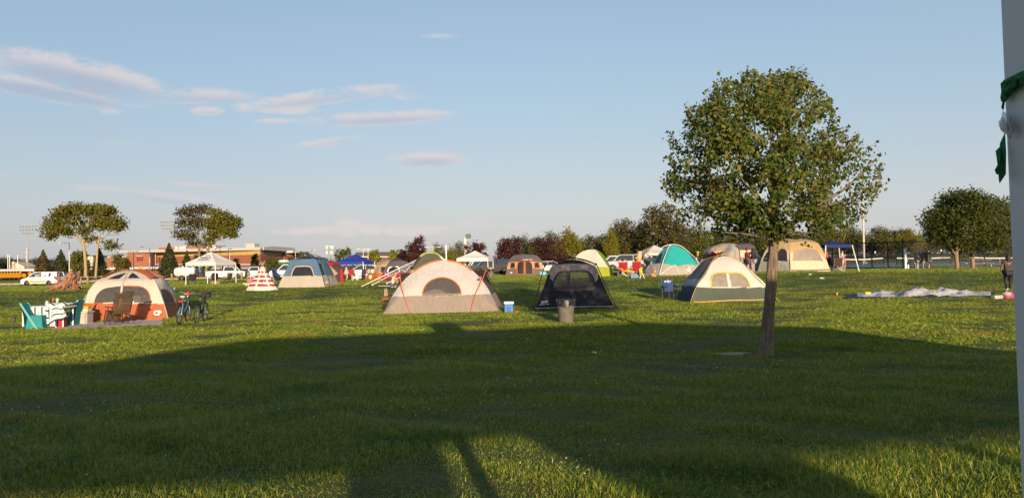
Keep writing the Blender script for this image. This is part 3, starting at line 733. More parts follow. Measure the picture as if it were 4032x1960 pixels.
# the double tree on the right lawn
for px, d, h_, w_, lb, sd_ in ((3767, 62, hpx(3767, 62, 745), 5.3, 'left of the two broad round lawn trees by the picnic table', 401), (3829, 64, hpx(3829, 64, 752), 5.6, 'right of the two broad round lawn trees behind the picnic table', 402)):
    round_tree('pear_tree', lb, 'tree', C(px, d), h_, w_ * 1.06, F_PEAR, 19000, .17, 'pair of round lawn trees', sd_, .19, .19, bm=bark('lawn_tree_bark', (.24, .165, .10)))
# ================================================================== TRACED THINGS
class Tr:
    """a thing whose shape is given by photo rows/columns at its own distance; shapes become real 3-D parts under one Empty"""
    def __init__(s, name, label, cat, px, d, group=None, sink=.02):
        s.d = d; s.base = ground(px, d) - Vector((0, 0, sink)); s.o = thing(name, label, cat, s.base, 0, group); s.surf = None
        s.s = d / F
    def p(s, px, py, dy=0): return pt(px, py, s.d + dy) - s.base
    def g(s, px, dy=0, up=0): return ground(px, s.d + dy) - s.base + Vector((0, 0, up - .01))
    def q(s, a):  # (px, py, dy) or ('g', px, dy)
        return s.g(a[1], a[2] if len(a) > 2 else 0) if a[0] == 'g' else s.p(*a)
    def sheet(s, rows, nu, nv, default, regions=(), sag=0, wave=0, keep=True, solid=0):
        """rows of control points lofted into one fine grid; its cells are shared out among parts by photo outline"""
        cur = [catmull([s.q(a) for a in r], nu) for r in rows]
        g = []
        for j in range(nu):
            g.append(catmull([c[j] for c in cur], nv))
        G = [[g[j][i] for j in range(nu)] for i in range(nv)]
        if wave:
            for i in range(nv):
                for j in range(nu):
                    P = G[i][j]; k = math.sin(P.x * 5.1 + P.z * 2.3) * math.sin(P.z * 3.7 - P.x * 1.7 + P.y) + .5 * math.sin(P.x * 11 + P.z * 7)
                    e = min(1, min(i, nv - 1 - i) / (nv * .15)) * min(1, min(j, nu - 1 - j) / (nu * .1))
                    G[i][j] = P + Vector((0, wave * k * e, 0))
        V = [P for r in G for P in r]; pr = [proj(P + s.base) for P in V]
        if keep: s.surf = (s.surf or []) + list(zip(pr, V))
        parts = {}
        for i in range(nv - 1):
            for j in range(nu - 1):
                q = (i * nu + j, i * nu + j + 1, (i + 1) * nu + j + 1, (i + 1) * nu + j)
                cx = sum(pr[k][0] for k in q) / 4; cy = sum(pr[k][1] for k in q) / 4; key = default
                for r in regions:
                    tst = r[2]
                    if (tst(cx, cy) if callable(tst) else inpoly(cx, cy, tst)): key = (r[0], r[1]); break
                if key[0] is None: continue
                parts.setdefault(key, []).append(q)
        res = {}
        for (nm, mt), fs in parts.items():
            used = sorted({k for f in fs for k in f}); mp = {k: n for n, k in enumerate(used)}
            mb = MB(); mb.add([V[k] for k in used], [tuple(mp[k] for k in f) for f in fs]); res[nm] = mb.build(nm.split('#')[0], mt, s.o, True)
        return res
    def on(s, px, py, off=.012):
        """the point of the built surface seen at this photo position, a little in front of it"""
        b = min(s.surf, key=lambda e: (e[0][0] - px) ** 2 + (e[0][1] - py) ** 2)[1]
        return pt(px, py, (b + s.base).y - off) - s.base
    def trim(s, name, mt, pts, w, n=40, on=True, closed=False, dys=None, parent=None, k=5):
        """a seam, zip or pole laid along photo points"""
        if on: P = [s.on(*p) for p in pts]
        else: P = [s.q(p) for p in pts]
        P = catmull(P, n)
        if closed: P.append(P[0])
        mb = MB(); mb.tube(P, w, k); return mb.build(name, mt, parent or s.o, True)
    def tubes(s, name, mt, lines, w, n=24, k=6):
        mb = MB()
        for l in lines: mb.tube(catmull([s.q(a) for a in l], n), w, k)
        return mb.build(name, mt, s.o, True)
    def poly(s, name, mt, pts, thick=.02, parent=None):
        P = [s.q(a) for a in pts]; mb = MB(); mb.prism(P, (0, thick, 0)); return mb.build(name, mt, parent or s.o)
    def quads(s, name, mt, qs, back=(0, 1, 0)):
        mb = MB()
        for q in qs: mb.prism([s.q(a) for a in q], back)
        return mb.build(name, mt, s.o)

CREAM = fabric('cream_cloth', (.66, .56, .46)); RUST = fabric('rust_cloth', (.44, .12, .05)); RUSTT = mat('rust_trim', (.42, .11, .04), .7)
LGREY = fabric('pale_grey_cloth', (.54, .50, .49)); MGREY = fabric('taupe_grey_cloth', (.30, .245, .21), wr=.65); DGREY = fabric('charcoal_cloth', (.055, .052, .05)); ORANGE = mat('orange_trim', (.62, .13, .015), .6)
BLACKC = fabric('black_cloth', (.016, .016, .02), trans=.02, wr=.3); TANGREY = fabric('pinkish_grey_cloth', (.40, .29, .24))
SCREEN = mat('window_screen', (.10, .09, .085), .8, alpha=.62); SCREENL = mat('grey_screen', (.26, .22, .18), .8, alpha=.9); SCREENK = mat('black_screen', (.02, .02, .022), .7, alpha=.86)
INNER = fabric('tent_lining', (.42, .33, .25)); POLEG = mat('grey_pole', (.35, .35, .34), .5); YELT = mat('yellow_trim', (.72, .45, .02), .6)

# ---- orange and cream dome tent, left
def tent_orange_cream():
    t = Tr('dome_tent', 'orange and cream dome tent with dark roof vents and a tan ground mat before it', 'tent', 490, 27)
    W1 = [(369, 1191), (374, 1172), (383, 1156), (396, 1143), (415, 1133), (445, 1128), (477, 1126), (475, 1160), (472, 1191)]
    W2 = [(483, 1126), (520, 1126), (556, 1129), (575, 1139), (586, 1155), (591, 1172), (594, 1191), (479, 1191)]
    V1 = [(424, 1098), (450, 1086), (476, 1078), (498, 1073), (482, 1088), (470, 1097)]
    V2 = [(502, 1095), (511, 1083), (521, 1073), (535, 1080), (552, 1095)]
    S1 = [(634, 1139), (648, 1139), (660, 1143), (680, 1165), (690, 1190), (650, 1193), (640, 1170)]
    reg = [('left_window', SCREEN, W1), ('right_window', SCREEN, W2), ('roof_vent', SCREENK, V1), ('roof_vent#2', SCREENK, V2),
           ('lower_wall', RUST, lambda x, y: y > 1194 + (x - 480) * .01), ]
    t.sheet([[('g', 311, 0), ('g', 480, -.12), ('g', 666, 0)], [(324, 1196, .05), (478, 1196, -.05), (645, 1193, .05)], [(345, 1150, .25), (482, 1150, .15), (629, 1150, .25)],
             [(374, 1112, .55), (490, 1110, .45), (612, 1107, .55)], [(402, 1094, .9), (500, 1092, .8), (597, 1088, .9)], [(448, 1072, 1.4), (512, 1070, 1.3), (566, 1068, 1.4)], [(500, 1063, 1.8), (516, 1062, 1.8), (530, 1062, 1.8)]],
            110, 80, ('upper_wall', CREAM), reg, wave=.012)
    t.sheet([[('g', 666, 0), ('g', 688, 1.1), ('g', 708, 2.2)], [(645, 1193, .05), (672, 1191, 1.1), (697, 1188, 2.1)], [(629, 1150, .25), (657, 1147, 1.1), (684, 1150, 2.0)],
             [(612, 1107, .55), (642, 1104, 1.1), (661, 1112, 1.8)], [(597, 1088, .9), (620, 1084, 1.4), (640, 1092, 1.8)], [(566, 1068, 1.4), (582, 1069, 1.7), (600, 1076, 1.9)], [(530, 1062, 1.8), (535, 1062, 1.85), (540, 1063, 1.9)]],
            46, 60, ('side_wall', CREAM), [('side_window', SCREEN, S1), ('roof_vent_side', SCREENK, [(574, 1072), (596, 1080), (633, 1094), (600, 1097)]), ('side_lower_wall', RUST, lambda x, y: y > 1191)], wave=.01)
    t.sheet([[('g', 311, 0), ('g', 470, 2.6), ('g', 708, 2.2)], [(345, 1150, .25), (500, 1150, 2.5), (684, 1150, 2.0)], [(402, 1094, .9), (510, 1095, 2.3), (640, 1092, 1.8)], [(500, 1063, 1.8), (516, 1062, 1.85), (540, 1063, 1.9)]],
            30, 24, ('rear_wall', INNER), [('rear_window', SCREEN, [(560, 1150), (600, 1130), (640, 1150), (640, 1190), (560, 1190)]), ('rear_lower_wall', RUST, lambda x, y: y > 1196)], keep=False)
    t.trim('window_zip', RUSTT, W2[:-1], .022); t.trim('window_zip', CREAM, W1, .02)
    t.trim('side_window_zip', RUSTT, S1, .018)
    # rust coloured fly strips over the roof poles
    for a in ([(400, 1096, .86), (430, 1079, 1.15), (470, 1066, 1.6), (506, 1062, 1.75)], [(528, 1061, 1.72), (560, 1066, 1.35), (585, 1078, 1.0), (606, 1096, .62)], [(545, 1062, 1.85), (585, 1068, 1.75), (618, 1080, 1.75), (645, 1094, 1.75)]):
        P = [t.p(x, y, d_) for x, y, d_ in a]; A = catmull(P, 18); mb = MB()
        rows = []
        for i, p in enumerate(A):
            tn = (A[min(i + 1, 17)] - A[max(i - 1, 0)]).normalized(); up = Vector((-tn.z, -.3, tn.x)).normalized() * (1 if tn.x > 0 else -1)
            if up.z < 0: up = -up
            side = tn.cross(up).normalized()
            rows.append([p + side * .16 - up * .02, p + up * .05, p - side * .16 - up * .02])
        mb.grid(rows); mb.build('fly_strip', RUST, t.o, True)
    t.trim('centre_pole_sleeve', CREAM, [(508, 1068), (496, 1085), (484, 1112), (477, 1160), (471, 1212)], .045)
    t.trim('corner_pole', POLEG, [(612, 1106), (632, 1155), (650, 1211), (665, 1264)], .018)
    t.trim('corner_pole', POLEG, [(374, 1114), (345, 1150), (326, 1195), (313, 1260)], .014)
    for l_ in ([(640, 1092, 1.8), (668, 1120, 1.6), ('g', 712, 1.4)], [(398, 1098, .9), (350, 1130, .3), ('g', 318, -.3)]): t.tubes('guy_line', mat('guy_cord', (.04, .05, .04), .7), [l_], .006)
    lt = mat('white_print', (.75, .72, .68), .6)
    c = t.on(620, 1232, .02); text_mesh('CP', .22, lt, t.o, c, (R(84), 0, R(6)), 'logo', bold=.012)
tent_orange_cream()

# ---- grey dome tent with orange trim, centre
def tent_grey_orange():
    t = Tr('dome_tent', 'big pale and taupe grey dome tent with orange trim and black side flaps', 'tent', 1745, 26.8)
    arch = [(1507, 0), (1545, 1165, .3), (1582, 1112, .55), (1628, 1070, .8), (1685, 1038, 1.0), (1750, 1024, 1.1), (1812, 1036, 1.0), (1862, 1066, .8), (1905, 1112, .55), (1935, 1160, .3), (1967, 0)]
    top = [('g', 1507, 0)] + arch[1:-1] + [('g', 1967, 0)]
    mid = [('g', 1507, 0), (1548, 1196, .0), (1592, 1160, .12), (1640, 1135, .25), (1692, 1118, .35), (1750, 1112, .4), (1808, 1117, .35), (1852, 1133, .25), (1890, 1157, .12), (1925, 1190, 0), ('g', 1967, 0)]
    bot = [('g', x, -.06 * math.sin(math.pi * k / 10)) for k, x in enumerate(np.linspace(1507, 1967, 11))]
    seam = lambda x, y: y > (1165 if x < 1600 else 1163) - (x - 1600) * .021 + 3 * math.sin((x - 1507) / 460 * 3.14)
    D = [(1664, 1161)] + [(1740 + 76 * math.cos(R(a)), 1158 - 66 * math.sin(R(a))) for a in range(172, 0, -12)] + [(1815, 1156)]
    t.sheet([bot, mid, top], 120, 64, ('upper_wall', LGREY), [('window', SCREEN, D), ('lower_wall', MGREY, seam)], wave=.018)
    t.trim('window_zip', ORANGE, D, .022); t.trim('window_sill', MGREY, [D[0], D[-1]], .03)
    # body behind the front arch
    def arch_at(k, dy, drop): return [('g', 1507 + 40 * k, dy)] + [(x + (1740 - x) * .12 * k + 2 * k, y + drop, d_ + dy) for x, y, d_ in arch[1:-1]] + [('g', 1967 + 14 * k, dy)]
    t.sheet([top, arch_at(.5, 1.2, 4), arch_at(1, 2.4, 10)], 70, 16, ('roof', LGREY), [('lower_side', MGREY, lambda x, y: y > 1163)], keep=False)
    flat = [('g', x, 3.0) for x in np.linspace(1550, 1981, 11)]
    t.sheet([arch_at(1, 2.4, 10), flat], 60, 20, ('rear_wall', LGREY), keep=False)
    # orange pole sleeves along the crown of the arch
    t.trim('orange_sleeve', ORANGE, [(1626, 1072), (1660, 1050), (1700, 1032), (1735, 1025)], .032)
    t.trim('orange_sleeve', ORANGE, [(1760, 1025), (1800, 1033), (1830, 1046), (1856, 1066)], .036)
    # black flaps stretched to the side poles
    for nm, pts in (('side_flap', [(1626, 1072, .8), (1578, 1078, .1), (1574, 1100, .1), (1556, 1136, .6), (1541, 1172, .6), (1548, 1158, .32), (1585, 1109, .55)]),
                    ('side_flap', [(1856, 1062, .85), (1912, 1064, .1), (1920, 1090, .2), (1932, 1113, .6), (1950, 1150, 1.0), (1937, 1158, .36), (1905, 1110, .58)])):
        P = [t.p(*a) for a in pts]; c = sum(P, Vector()) / len(P) + Vector((0, .12, 0)); mb = MB(); N = len(P)
        rows = [[c.lerp(p, f) for p in P + [P[0]]] for f in (0.02, .35, .7, 1)]; mb.grid(rows); mb.build(nm, DGREY, t.o, True)
    P = [t.q(a) for a in [(1937, 1158, .36), (1950, 1150, 1.0), ('g', 1984, 2.0), ('g', 1967, 0)]]; mb = MB(); mb.grid([catmull([P[0], P[1]], 8), catmull([P[0] * .5 + P[3] * .5, P[1] * .5 + P[2] * .5], 8), catmull([P[3], P[2]], 8)]); mb.build('side_wall', MGREY, t.o, True)
    t.tubes('flap_pole', ORANGE, [[(1574, 1077, .0), (1580, 1120, -.02), (1592, 1166, -.08), ('g', 1617, -.12)]], .014)
    t.tubes('flap_pole', ORANGE, [[(1914, 1062, .0), (1895, 1110, -.02), (1872, 1160, -.1), ('g', 1852, -.12)]], .014)
    for l_ in ([(1912, 1066, .2), (1940, 1120, .9), ('g', 1984, 1.6)], [(1576, 1080, .2), (1550, 1130, .8), ('g', 1512, 1.0)]): t.tubes('guy_line', mat('black_cord', (.02, .02, .02), .7), [l_], .01)
    t.poly('pink_tie', mat('pink_cloth', (.6, .06, .18), .7), [(1884, 1090, .1), (1896, 1087, .1), (1896, 1097, .1), (1886, 1097, .1)], .05)
tent_grey_orange()

# ---- black cabin tent with outside frame
def tent_black():
    t = Tr('cabin_tent', 'black and pinkish grey cabin tent on an outside black frame behind the rubbish bin', 'tent', 2265, 27.3)
    win = [(2172, 1136), (2176, 1110), (2184, 1088), (2196, 1074), (2212, 1066), (2300, 1064), (2318, 1068), (2332, 1080), (2342, 1104), (2349, 1128)]
    def scale(P, k, cx=2262, cy=1102): return [(cx + (x - cx) * k, cy + (y - cy) * k) for x, y in P]
    scall = lambda x, y: y > 1098 + 34 * max(0, 1 - ((x - 2262) / 92) ** 4) - (0 if 2166 < x < 2355 else 18)
    t.sheet([[('g', 2105, 0), ('g', 2265, -.15), ('g', 2421, 0)], [(2141, 1130, .4), (2262, 1132, .22), (2379, 1127, .4)], [(2164, 1062, .85), (2255, 1060, .75), (2350, 1058, .85)], [(2182, 1042, 1.0), (2250, 1038, .95), (2328, 1040, 1.0)]],
            110, 70, ('upper_wall', TANGREY), [('window', SCREEN, scale(win, .92)), ('window_border', BLACKC, win), ('window_flap', fabric('brown_flap', (.12, .085, .07)), [(2172, 1127), (2262, 1133), (2348, 1127), (2338, 1140), (2300, 1146), (2230, 1147), (2190, 1142)]), ('lower_wall', BLACKC, scall)], wave=.012)
    t.sheet([[('g', 2105, 0), ('g', 2120, 1.3), ('g', 2135, 2.8)], [(2141, 1130, .4), (2152, 1130, 1.3), (2160, 1128, 2.4)], [(2164, 1062, .85), (2170, 1060, 1.3), (2180, 1060, 2.0)], [(2182, 1042, 1.0), (2190, 1040, 1.4), (2205, 1040, 1.8)]], 14, 30, ('side_wall', BLACKC), [('side_upper_wall', TANGREY, lambda x, y: y < 1060)], keep=False)
    t.sheet([[('g', 2421, 0), ('g', 2410, 1.3), ('g', 2396, 2.8)], [(2379, 1127, .4), (2374, 1128, 1.3), (2366, 1128, 2.4)], [(2350, 1058, .85), (2345, 1058, 1.3), (2336, 1058, 2.0)], [(2328, 1040, 1.0), (2320, 1040, 1.4), (2304, 1040, 1.8)]], 14, 30, ('side_wall', BLACKC), keep=False)
    rw = [(2190, 1130), (2200, 1075), (2320, 1075), (2330, 1130)]
    t.sheet([[('g', 2135, 2.8), ('g', 2396, 2.8)], [(2160, 1128, 2.4), (2366, 1128, 2.4)], [(2180, 1060, 2.0), (2336, 1058, 2.0)], [(2205, 1040, 1.8), (2304, 1040, 1.8)]], 50, 30, ('rear_wall', TANGREY),
            [('rear_window', SCREEN, [(2182, 1131), (2192, 1076), (2228, 1070), (2235, 1131)]), ('rear_window#2', SCREEN, [(2246, 1131), (2244, 1070), (2310, 1072), (2335, 1131)]), ('rear_post', BLACKC, lambda x, y: 2226 < x < 2250), ('rear_lower_wall', BLACKC, lambda x, y: y > 1131)], keep=False)
    t.sheet([[(2182, 1042, 1.0), (2250, 1038, .95), (2328, 1040, 1.0)], [(2212, 1028, 1.2), (2250, 1026, 1.2), (2290, 1026, 1.2)], [(2230, 1024, 1.5), (2250, 1023, 1.5), (2270, 1024, 1.5)], [(2205, 1040, 1.8), (2250, 1036, 1.8), (2304, 1040, 1.8)]], 20, 12, ('roof', BLACKC), keep=False)
    hub = (2244, 1012, 1.35)
    t.tubes('frame_pole', BLACK, [[('g', 2101, -.25), (2123, 1124, .1), (2139, 1064, .6), (2146, 1044, .9)], [(2146, 1044, .9), (2190, 1026, 1.1), hub]], .018)
    t.tubes('frame_pole', BLACK, [[('g', 2430, -.2), (2392, 1140, .2), (2358, 1062, .6), (2348, 1040, .9)], [(2348, 1040, .9), (2300, 1022, 1.1), hub]], .018)
    t.tubes('rear_frame_pole', BLACK, [[('g', 2137, 2.9), (2172, 1056, 1.9), (2190, 1032, 1.8), hub], [('g', 2394, 2.9), (2345, 1056, 1.9), (2320, 1032, 1.8), hub]], .016)
    mb = MB()
    for p in ((2346, 1040, .9), (2146, 1044, .9)): mb.ell(t.p(*p), (.05, .05, .05))
    mb.ell(t.p(*hub), (.09, .09, .05)); mb.build('frame_joint', BLACK, t.o, True)
    t.tubes('hub_rod', POLEG, [[(2250, 1014, 1.35), (2250, 1000, 1.35)], [(2257, 1015, 1.4), (2257, 1001, 1.4)], [(2263, 1015, 1.35), (2263, 1002, 1.35)]], .011, n=3)
    t.trim('ground_trim', POLEG, [(2108, 1214), (2200, 1211), (2300, 1207), (2415, 1206)], .018)
    RED = mat('red_print', (.55, .05, .07), .6); WHT = mat('print_white', (.75, .73, .72), .6)
    mb = MB(); c = [t.on(*p, .02) for p in ((2132, 1186), (2158, 1182), (2156, 1191), (2130, 1195))]; mb.prism(c, (0, .006, 0)); mb.build('logo_patch', WHT, t.o)
    mb = MB(); c = [t.on(*p, .03) for p in ((2133.5, 1187), (2156.5, 1183.5), (2154.5, 1190), (2132, 1193.5))]; mb.prism(c, (0, .006, 0)); mb.build('logo_field', RED, t.o)
    c = t.on(2144.5, 1188.6, .045); text_mesh('Coleman', .062, WHT, t.o, c, (R(74), R(-8), 0), 'logo_lettering', bold=.002)
    c = t.on(2143, 1198, .03); text_mesh('WEATHERTEC   SYSTEM', .035, WHT, t.o, c, (R(74), R(-4), 0), 'lettering', bold=.002)
    mb = MB(); mb.rbox(t.p(2260, 1126, 1.4), (.9, .5, .18), .06); mb.build('bedding', mat('rust_bedding', (.30, .12, .06), .8), t.o, True)
tent_black()

# ---- cream, grey and dark green tent, right
def tent_cream_green():
    t = Tr('dome_tent', 'cream and dark green dome tent with yellow edged double window', 'tent', 2870, 28.8)
    GRN = fabric('dark_green_cloth', (.085, .105, .085)); NAVY = fabric('navy_cloth', (.035, .055, .085)); BG = fabric('blue_grey_cloth', (.30, .33, .37)); CR = fabric('blush_cream_cloth', (.70, .60, .53), wr=.3)
    win = [(2801, 1130), (2801, 1100), (2806, 1084), (2818, 1075), (2845, 1072), (2866, 1074), (2890, 1073), (2915, 1076), (2933, 1090), (2946, 1108), (2954, 1130)]
    t.sheet([[('g', 2719, -.1), ('g', 2880, .12), ('g', 3018, 0)], [(2744, 1128, 0), (2880, 1134, .05), (3019, 1128, .05)], [(2778, 1080, .4), (2875, 1078, .3), (2974, 1080, .45)], [(2803, 1035, .8), (2870, 1034, .75), (2922, 1034, .8)], [(2826, 1012, 1.2), (2848, 1009, 1.2), (2870, 1011, 1.2)]],
            110, 64, ('upper_wall', CR), [('window_mullion', CR, lambda x, y: 2859 + (y - 1072) * .16 < x < 2868 + (y - 1072) * .22 and inpoly(x, y, win)), ('window_pane', SCREENL, win), ('lower_wall', GRN, lambda x, y: y > 1130 + 2.5 * math.sin((x - 2744) / 275 * 3.14))], wave=.01)
    t.sheet([[('g', 2660, 2.2), ('g', 2684, 1.0), ('g', 2719, -.1)], [(2686, 1122, 2.0), (2710, 1126, 1.0), (2744, 1128, 0)], [(2718, 1080, 1.9), (2745, 1080, 1.1), (2778, 1080, .4)], [(2764, 1030, 1.9), (2780, 1030, 1.3), (2803, 1035, .8)], [(2790, 1022, 1.9), (2808, 1014, 1.6), (2826, 1012, 1.2)]],
            34, 50, ('side_panel', BG), [('side_mesh', mat('grey_side_mesh', (.09, .085, .09), .7), lambda x, y: y < 1098), ('side_lower_wall', NAVY, lambda x, y: y > 1124 + (x - 2690) * .05)], wave=.012)
    t.sheet([[('g', 3018, 0), ('g', 3040, 1.2), ('g', 3050, 2.4)], [(3019, 1128, .05), (3015, 1128, 1.2), (3000, 1125, 2.2)], [(2974, 1080, .45), (2965, 1080, 1.2), (2950, 1080, 2.0)], [(2922, 1034, .8), (2915, 1032, 1.4), (2900, 1032, 1.9)], [(2870, 1011, 1.2), (2866, 1011, 1.5), (2856, 1014, 1.9)]], 16, 30, ('right_side', CR), [('right_side_lower', GRN, lambda x, y: y > 1130)], keep=False)
    t.sheet([[('g', 2660, 2.2), ('g', 3050, 2.4)], [(2718, 1080, 1.9), (2950, 1080, 2.0)], [(2764, 1030, 1.9), (2900, 1032, 1.9)], [(2790, 1022, 1.9), (2856, 1014, 1.9)]], 16, 24, ('rear_wall', CR), keep=False)
    t.sheet([[(2826, 1012, 1.2), (2848, 1009, 1.2), (2870, 1011, 1.2)], [(2790, 1022, 1.9), (2820, 1014, 1.9), (2856, 1014, 1.9)]], 12, 6, ('roof', BG), keep=False)
    t.trim('window_zip', YELT, win, .028); t.trim('seam', CR, [(2860, 1036), (2863, 1072)], .008)
    t.trim('ground_trim', YELT, [(2722, 1190), (2790, 1187), (2880, 1182), (2950, 1181), (3012, 1179)], .016)
    t.tubes('tent_pole', mat('ochre_pole', (.45, .30, .06), .5), [[('g', 3072, -.1), (3000, 1114, .1), (2930, 1040, .7), (2880, 1006, 1.1), (2845, 1001, 1.2), (2812, 1010, 1.5), (2760, 1030, 2.0), (2700, 1092, 2.2), ('g', 2672, 2.4)]], .013)
    t.tubes('tent_pole', mat('ochre_pole', (.45, .30, .06), .5), [[('g', 2716, -.14), (2744, 1124, -.04), (2775, 1078, .36), (2800, 1034, .76), (2822, 1008, 1.1), (2850, 1001, 1.2), (2890, 1014, 1.4), ('g', 3045, 2.6)]], .013)
tent_cream_green()

# ---- tents farther back
def tent_blue():
    t = Tr('cabin_tent', 'blue and pale grey cabin tent beside the striped teepee', 'tent', 1215, 45.5)
    BL = fabric('slate_blue_cloth', (.10, .17, .27)); PG = fabric('warm_grey_cloth', (.46, .40, .34), wr=.65); TAN = mat('tan_trim', (.5, .38, .3), .7)
    win = [(1147, 1086), (1152, 1068), (1160, 1054), (1172, 1049), (1215, 1049), (1226, 1056), (1232, 1070), (1236, 1086)]
    t.sheet([[('g', 1094, 0), ('g', 1180, -.1), ('g', 1282, 0)], [(1112, 1090, .3), (1190, 1089, .2), (1269, 1085, .3)], [(1130, 1054, .7), (1195, 1052, .6), (1256, 1050, .7)], [(1143, 1024, 1.0), (1195, 1022, .9), (1247, 1021, 1.0)]],
            70, 44, ('upper_wall', BL), [('window', SCREENK, win), ('lower_wall', PG, lambda x, y: y > 1088 - (x - 1110) * .02)], wave=.02)
    t.sheet([[('g', 1282, 0), ('g', 1310, 1.4), ('g', 1333, 2.6)], [(1269, 1085, .3), (1296, 1083, 1.4), (1316, 1082, 2.5)], [(1256, 1050, .7), (1281, 1050, 1.4), (1299, 1050, 2.4)], [(1247, 1021, 1.0), (1270, 1021, 1.6), (1284, 1022, 2.2)]],
            30, 34, ('side_wall', BL), [('side_window', SCREENK, [(1254, 1036), (1264, 1036), (1278, 1083), (1267, 1085)]), ('side_lower_wall', PG, lambda x, y: y > 1084)], wave=.02)
    t.sheet([[(1143, 1024, 1.0), (1195, 1022, .9), (1247, 1021, 1.0)], [(1190, 1011, 1.4), (1206, 1008, 1.4), (1222, 1009, 1.4)], [(1200, 1007, 1.7), (1210, 1006, 1.7), (1225, 1007, 1.7)], [(1165, 1022, 2.4), (1225, 1021, 2.3), (1284, 1022, 2.2)]], 24, 14, ('roof', BL), [('roof_mesh', SCREENK, [(1165, 1021), (1196, 1009), (1218, 1008), (1232, 1019)])], keep=False)
    t.sheet([[('g', 1110, 2.8), ('g', 1333, 2.6)], [(1165, 1022, 2.4), (1284, 1022, 2.2)]], 12, 12, ('rear_wall', BL), keep=False)
    t.sheet([[('g', 1094, 0), ('g', 1110, 2.8)], [(1143, 1024, 1.0), (1165, 1022, 2.4)]], 8, 12, ('left_wall', BL), keep=False)
    t.trim('window_zip', TAN, win, .035)
    t.tubes('frame_pole', BLACK, [[('g', 1281, -.05), (1262, 1060, .5), (1247, 1022, .95), (1226, 1004, 1.4), (1206, 1001, 1.6)], [(1140, 1022, 1.0), (1178, 1005, 1.4), (1206, 1001, 1.6)], [(1286, 1023, 2.2), (1240, 1004, 1.8), (1206, 1001, 1.6)], [('g', 1300, .9), (1281, 1050, 1.2), (1262, 1022, 1.3)], [('g', 1318, 1.9), (1300, 1060, 1.9), (1276, 1022, 1.9)]], .022)
    t.poly('door_flap', PG, [(1278, 1118, .05), (1282, 1108, .1), (1288, 1104, .2), (1294, 1112, .3), (1296, 1117, .35)], .02)
tent_blue()
def teepee():
    t = Tr('play_teepee', 'small teepee of white cloth with red stripes and poles sticking out', 'teepee', 1030, 43.6)
    WH = fabric('white_canvas', (.74, .64, .56), wr=.3); RD = fabric('crimson_stripe', (.36, .05, .075), wr=.3)
    def stripe(x, y): return (int((y - 1058) / 8.6) % 2 == 1) and 1064 < y < 1130 and not any(abs(x - (1033 + k * (y - 1049) )) < 2.2 + (y - 1049) * .01 for k in (-.32, .33))
    bot = [('g', 967, .0), ('g', 1005, -.45), ('g', 1060, -.5), ('g', 1097, .1), ('g', 1080, 1.0), ('g', 990, 1.0), ('g', 967, .0)]
    topr = [(1029, 1049, .25), (1032, 1049, .2), (1035, 1049, .2), (1038, 1049, .25), (1037, 1049, .35), (1030, 1049, .35), (1029, 1049, .25)]
    t.sheet([bot, topr], 72, 60, ('canvas', WH), [('stripe', RD, stripe)], wave=.01)
    t.trim('round_window_ring', WH, [(1031 + 6.5 * math.cos(R(a)), 1107 + 8 * math.sin(R(a))) for a in range(0, 360, 30)], .02, closed=True)
    mb = MB(); c = t.on(1031, 1107, .02); mb.ell(c, (.085, .015, .11)); mb.build('round_window', mat('dark_red_window', (.16, .03, .04), .7), t.o, True)
    t.tubes('pole', WOOD, [[(1034, 1052, .25), (1022, 1030, .1)], [(1034, 1052, .25), (1028, 1027, .3)], [(1034, 1052, .25), (1036, 1032, .2)], [(1034, 1052, .25), (1043, 1025, .3)], [(1034, 1052, .25), (1039, 1029, .45)]], .032, n=3)
    t.trim('seam_tape', WH, [(1031, 1052), (1017, 1090), (1004, 1128)], .03); t.trim('seam_tape', WH, [(1036, 1052), (1048, 1090), (1061, 1128)], .03)
teepee()
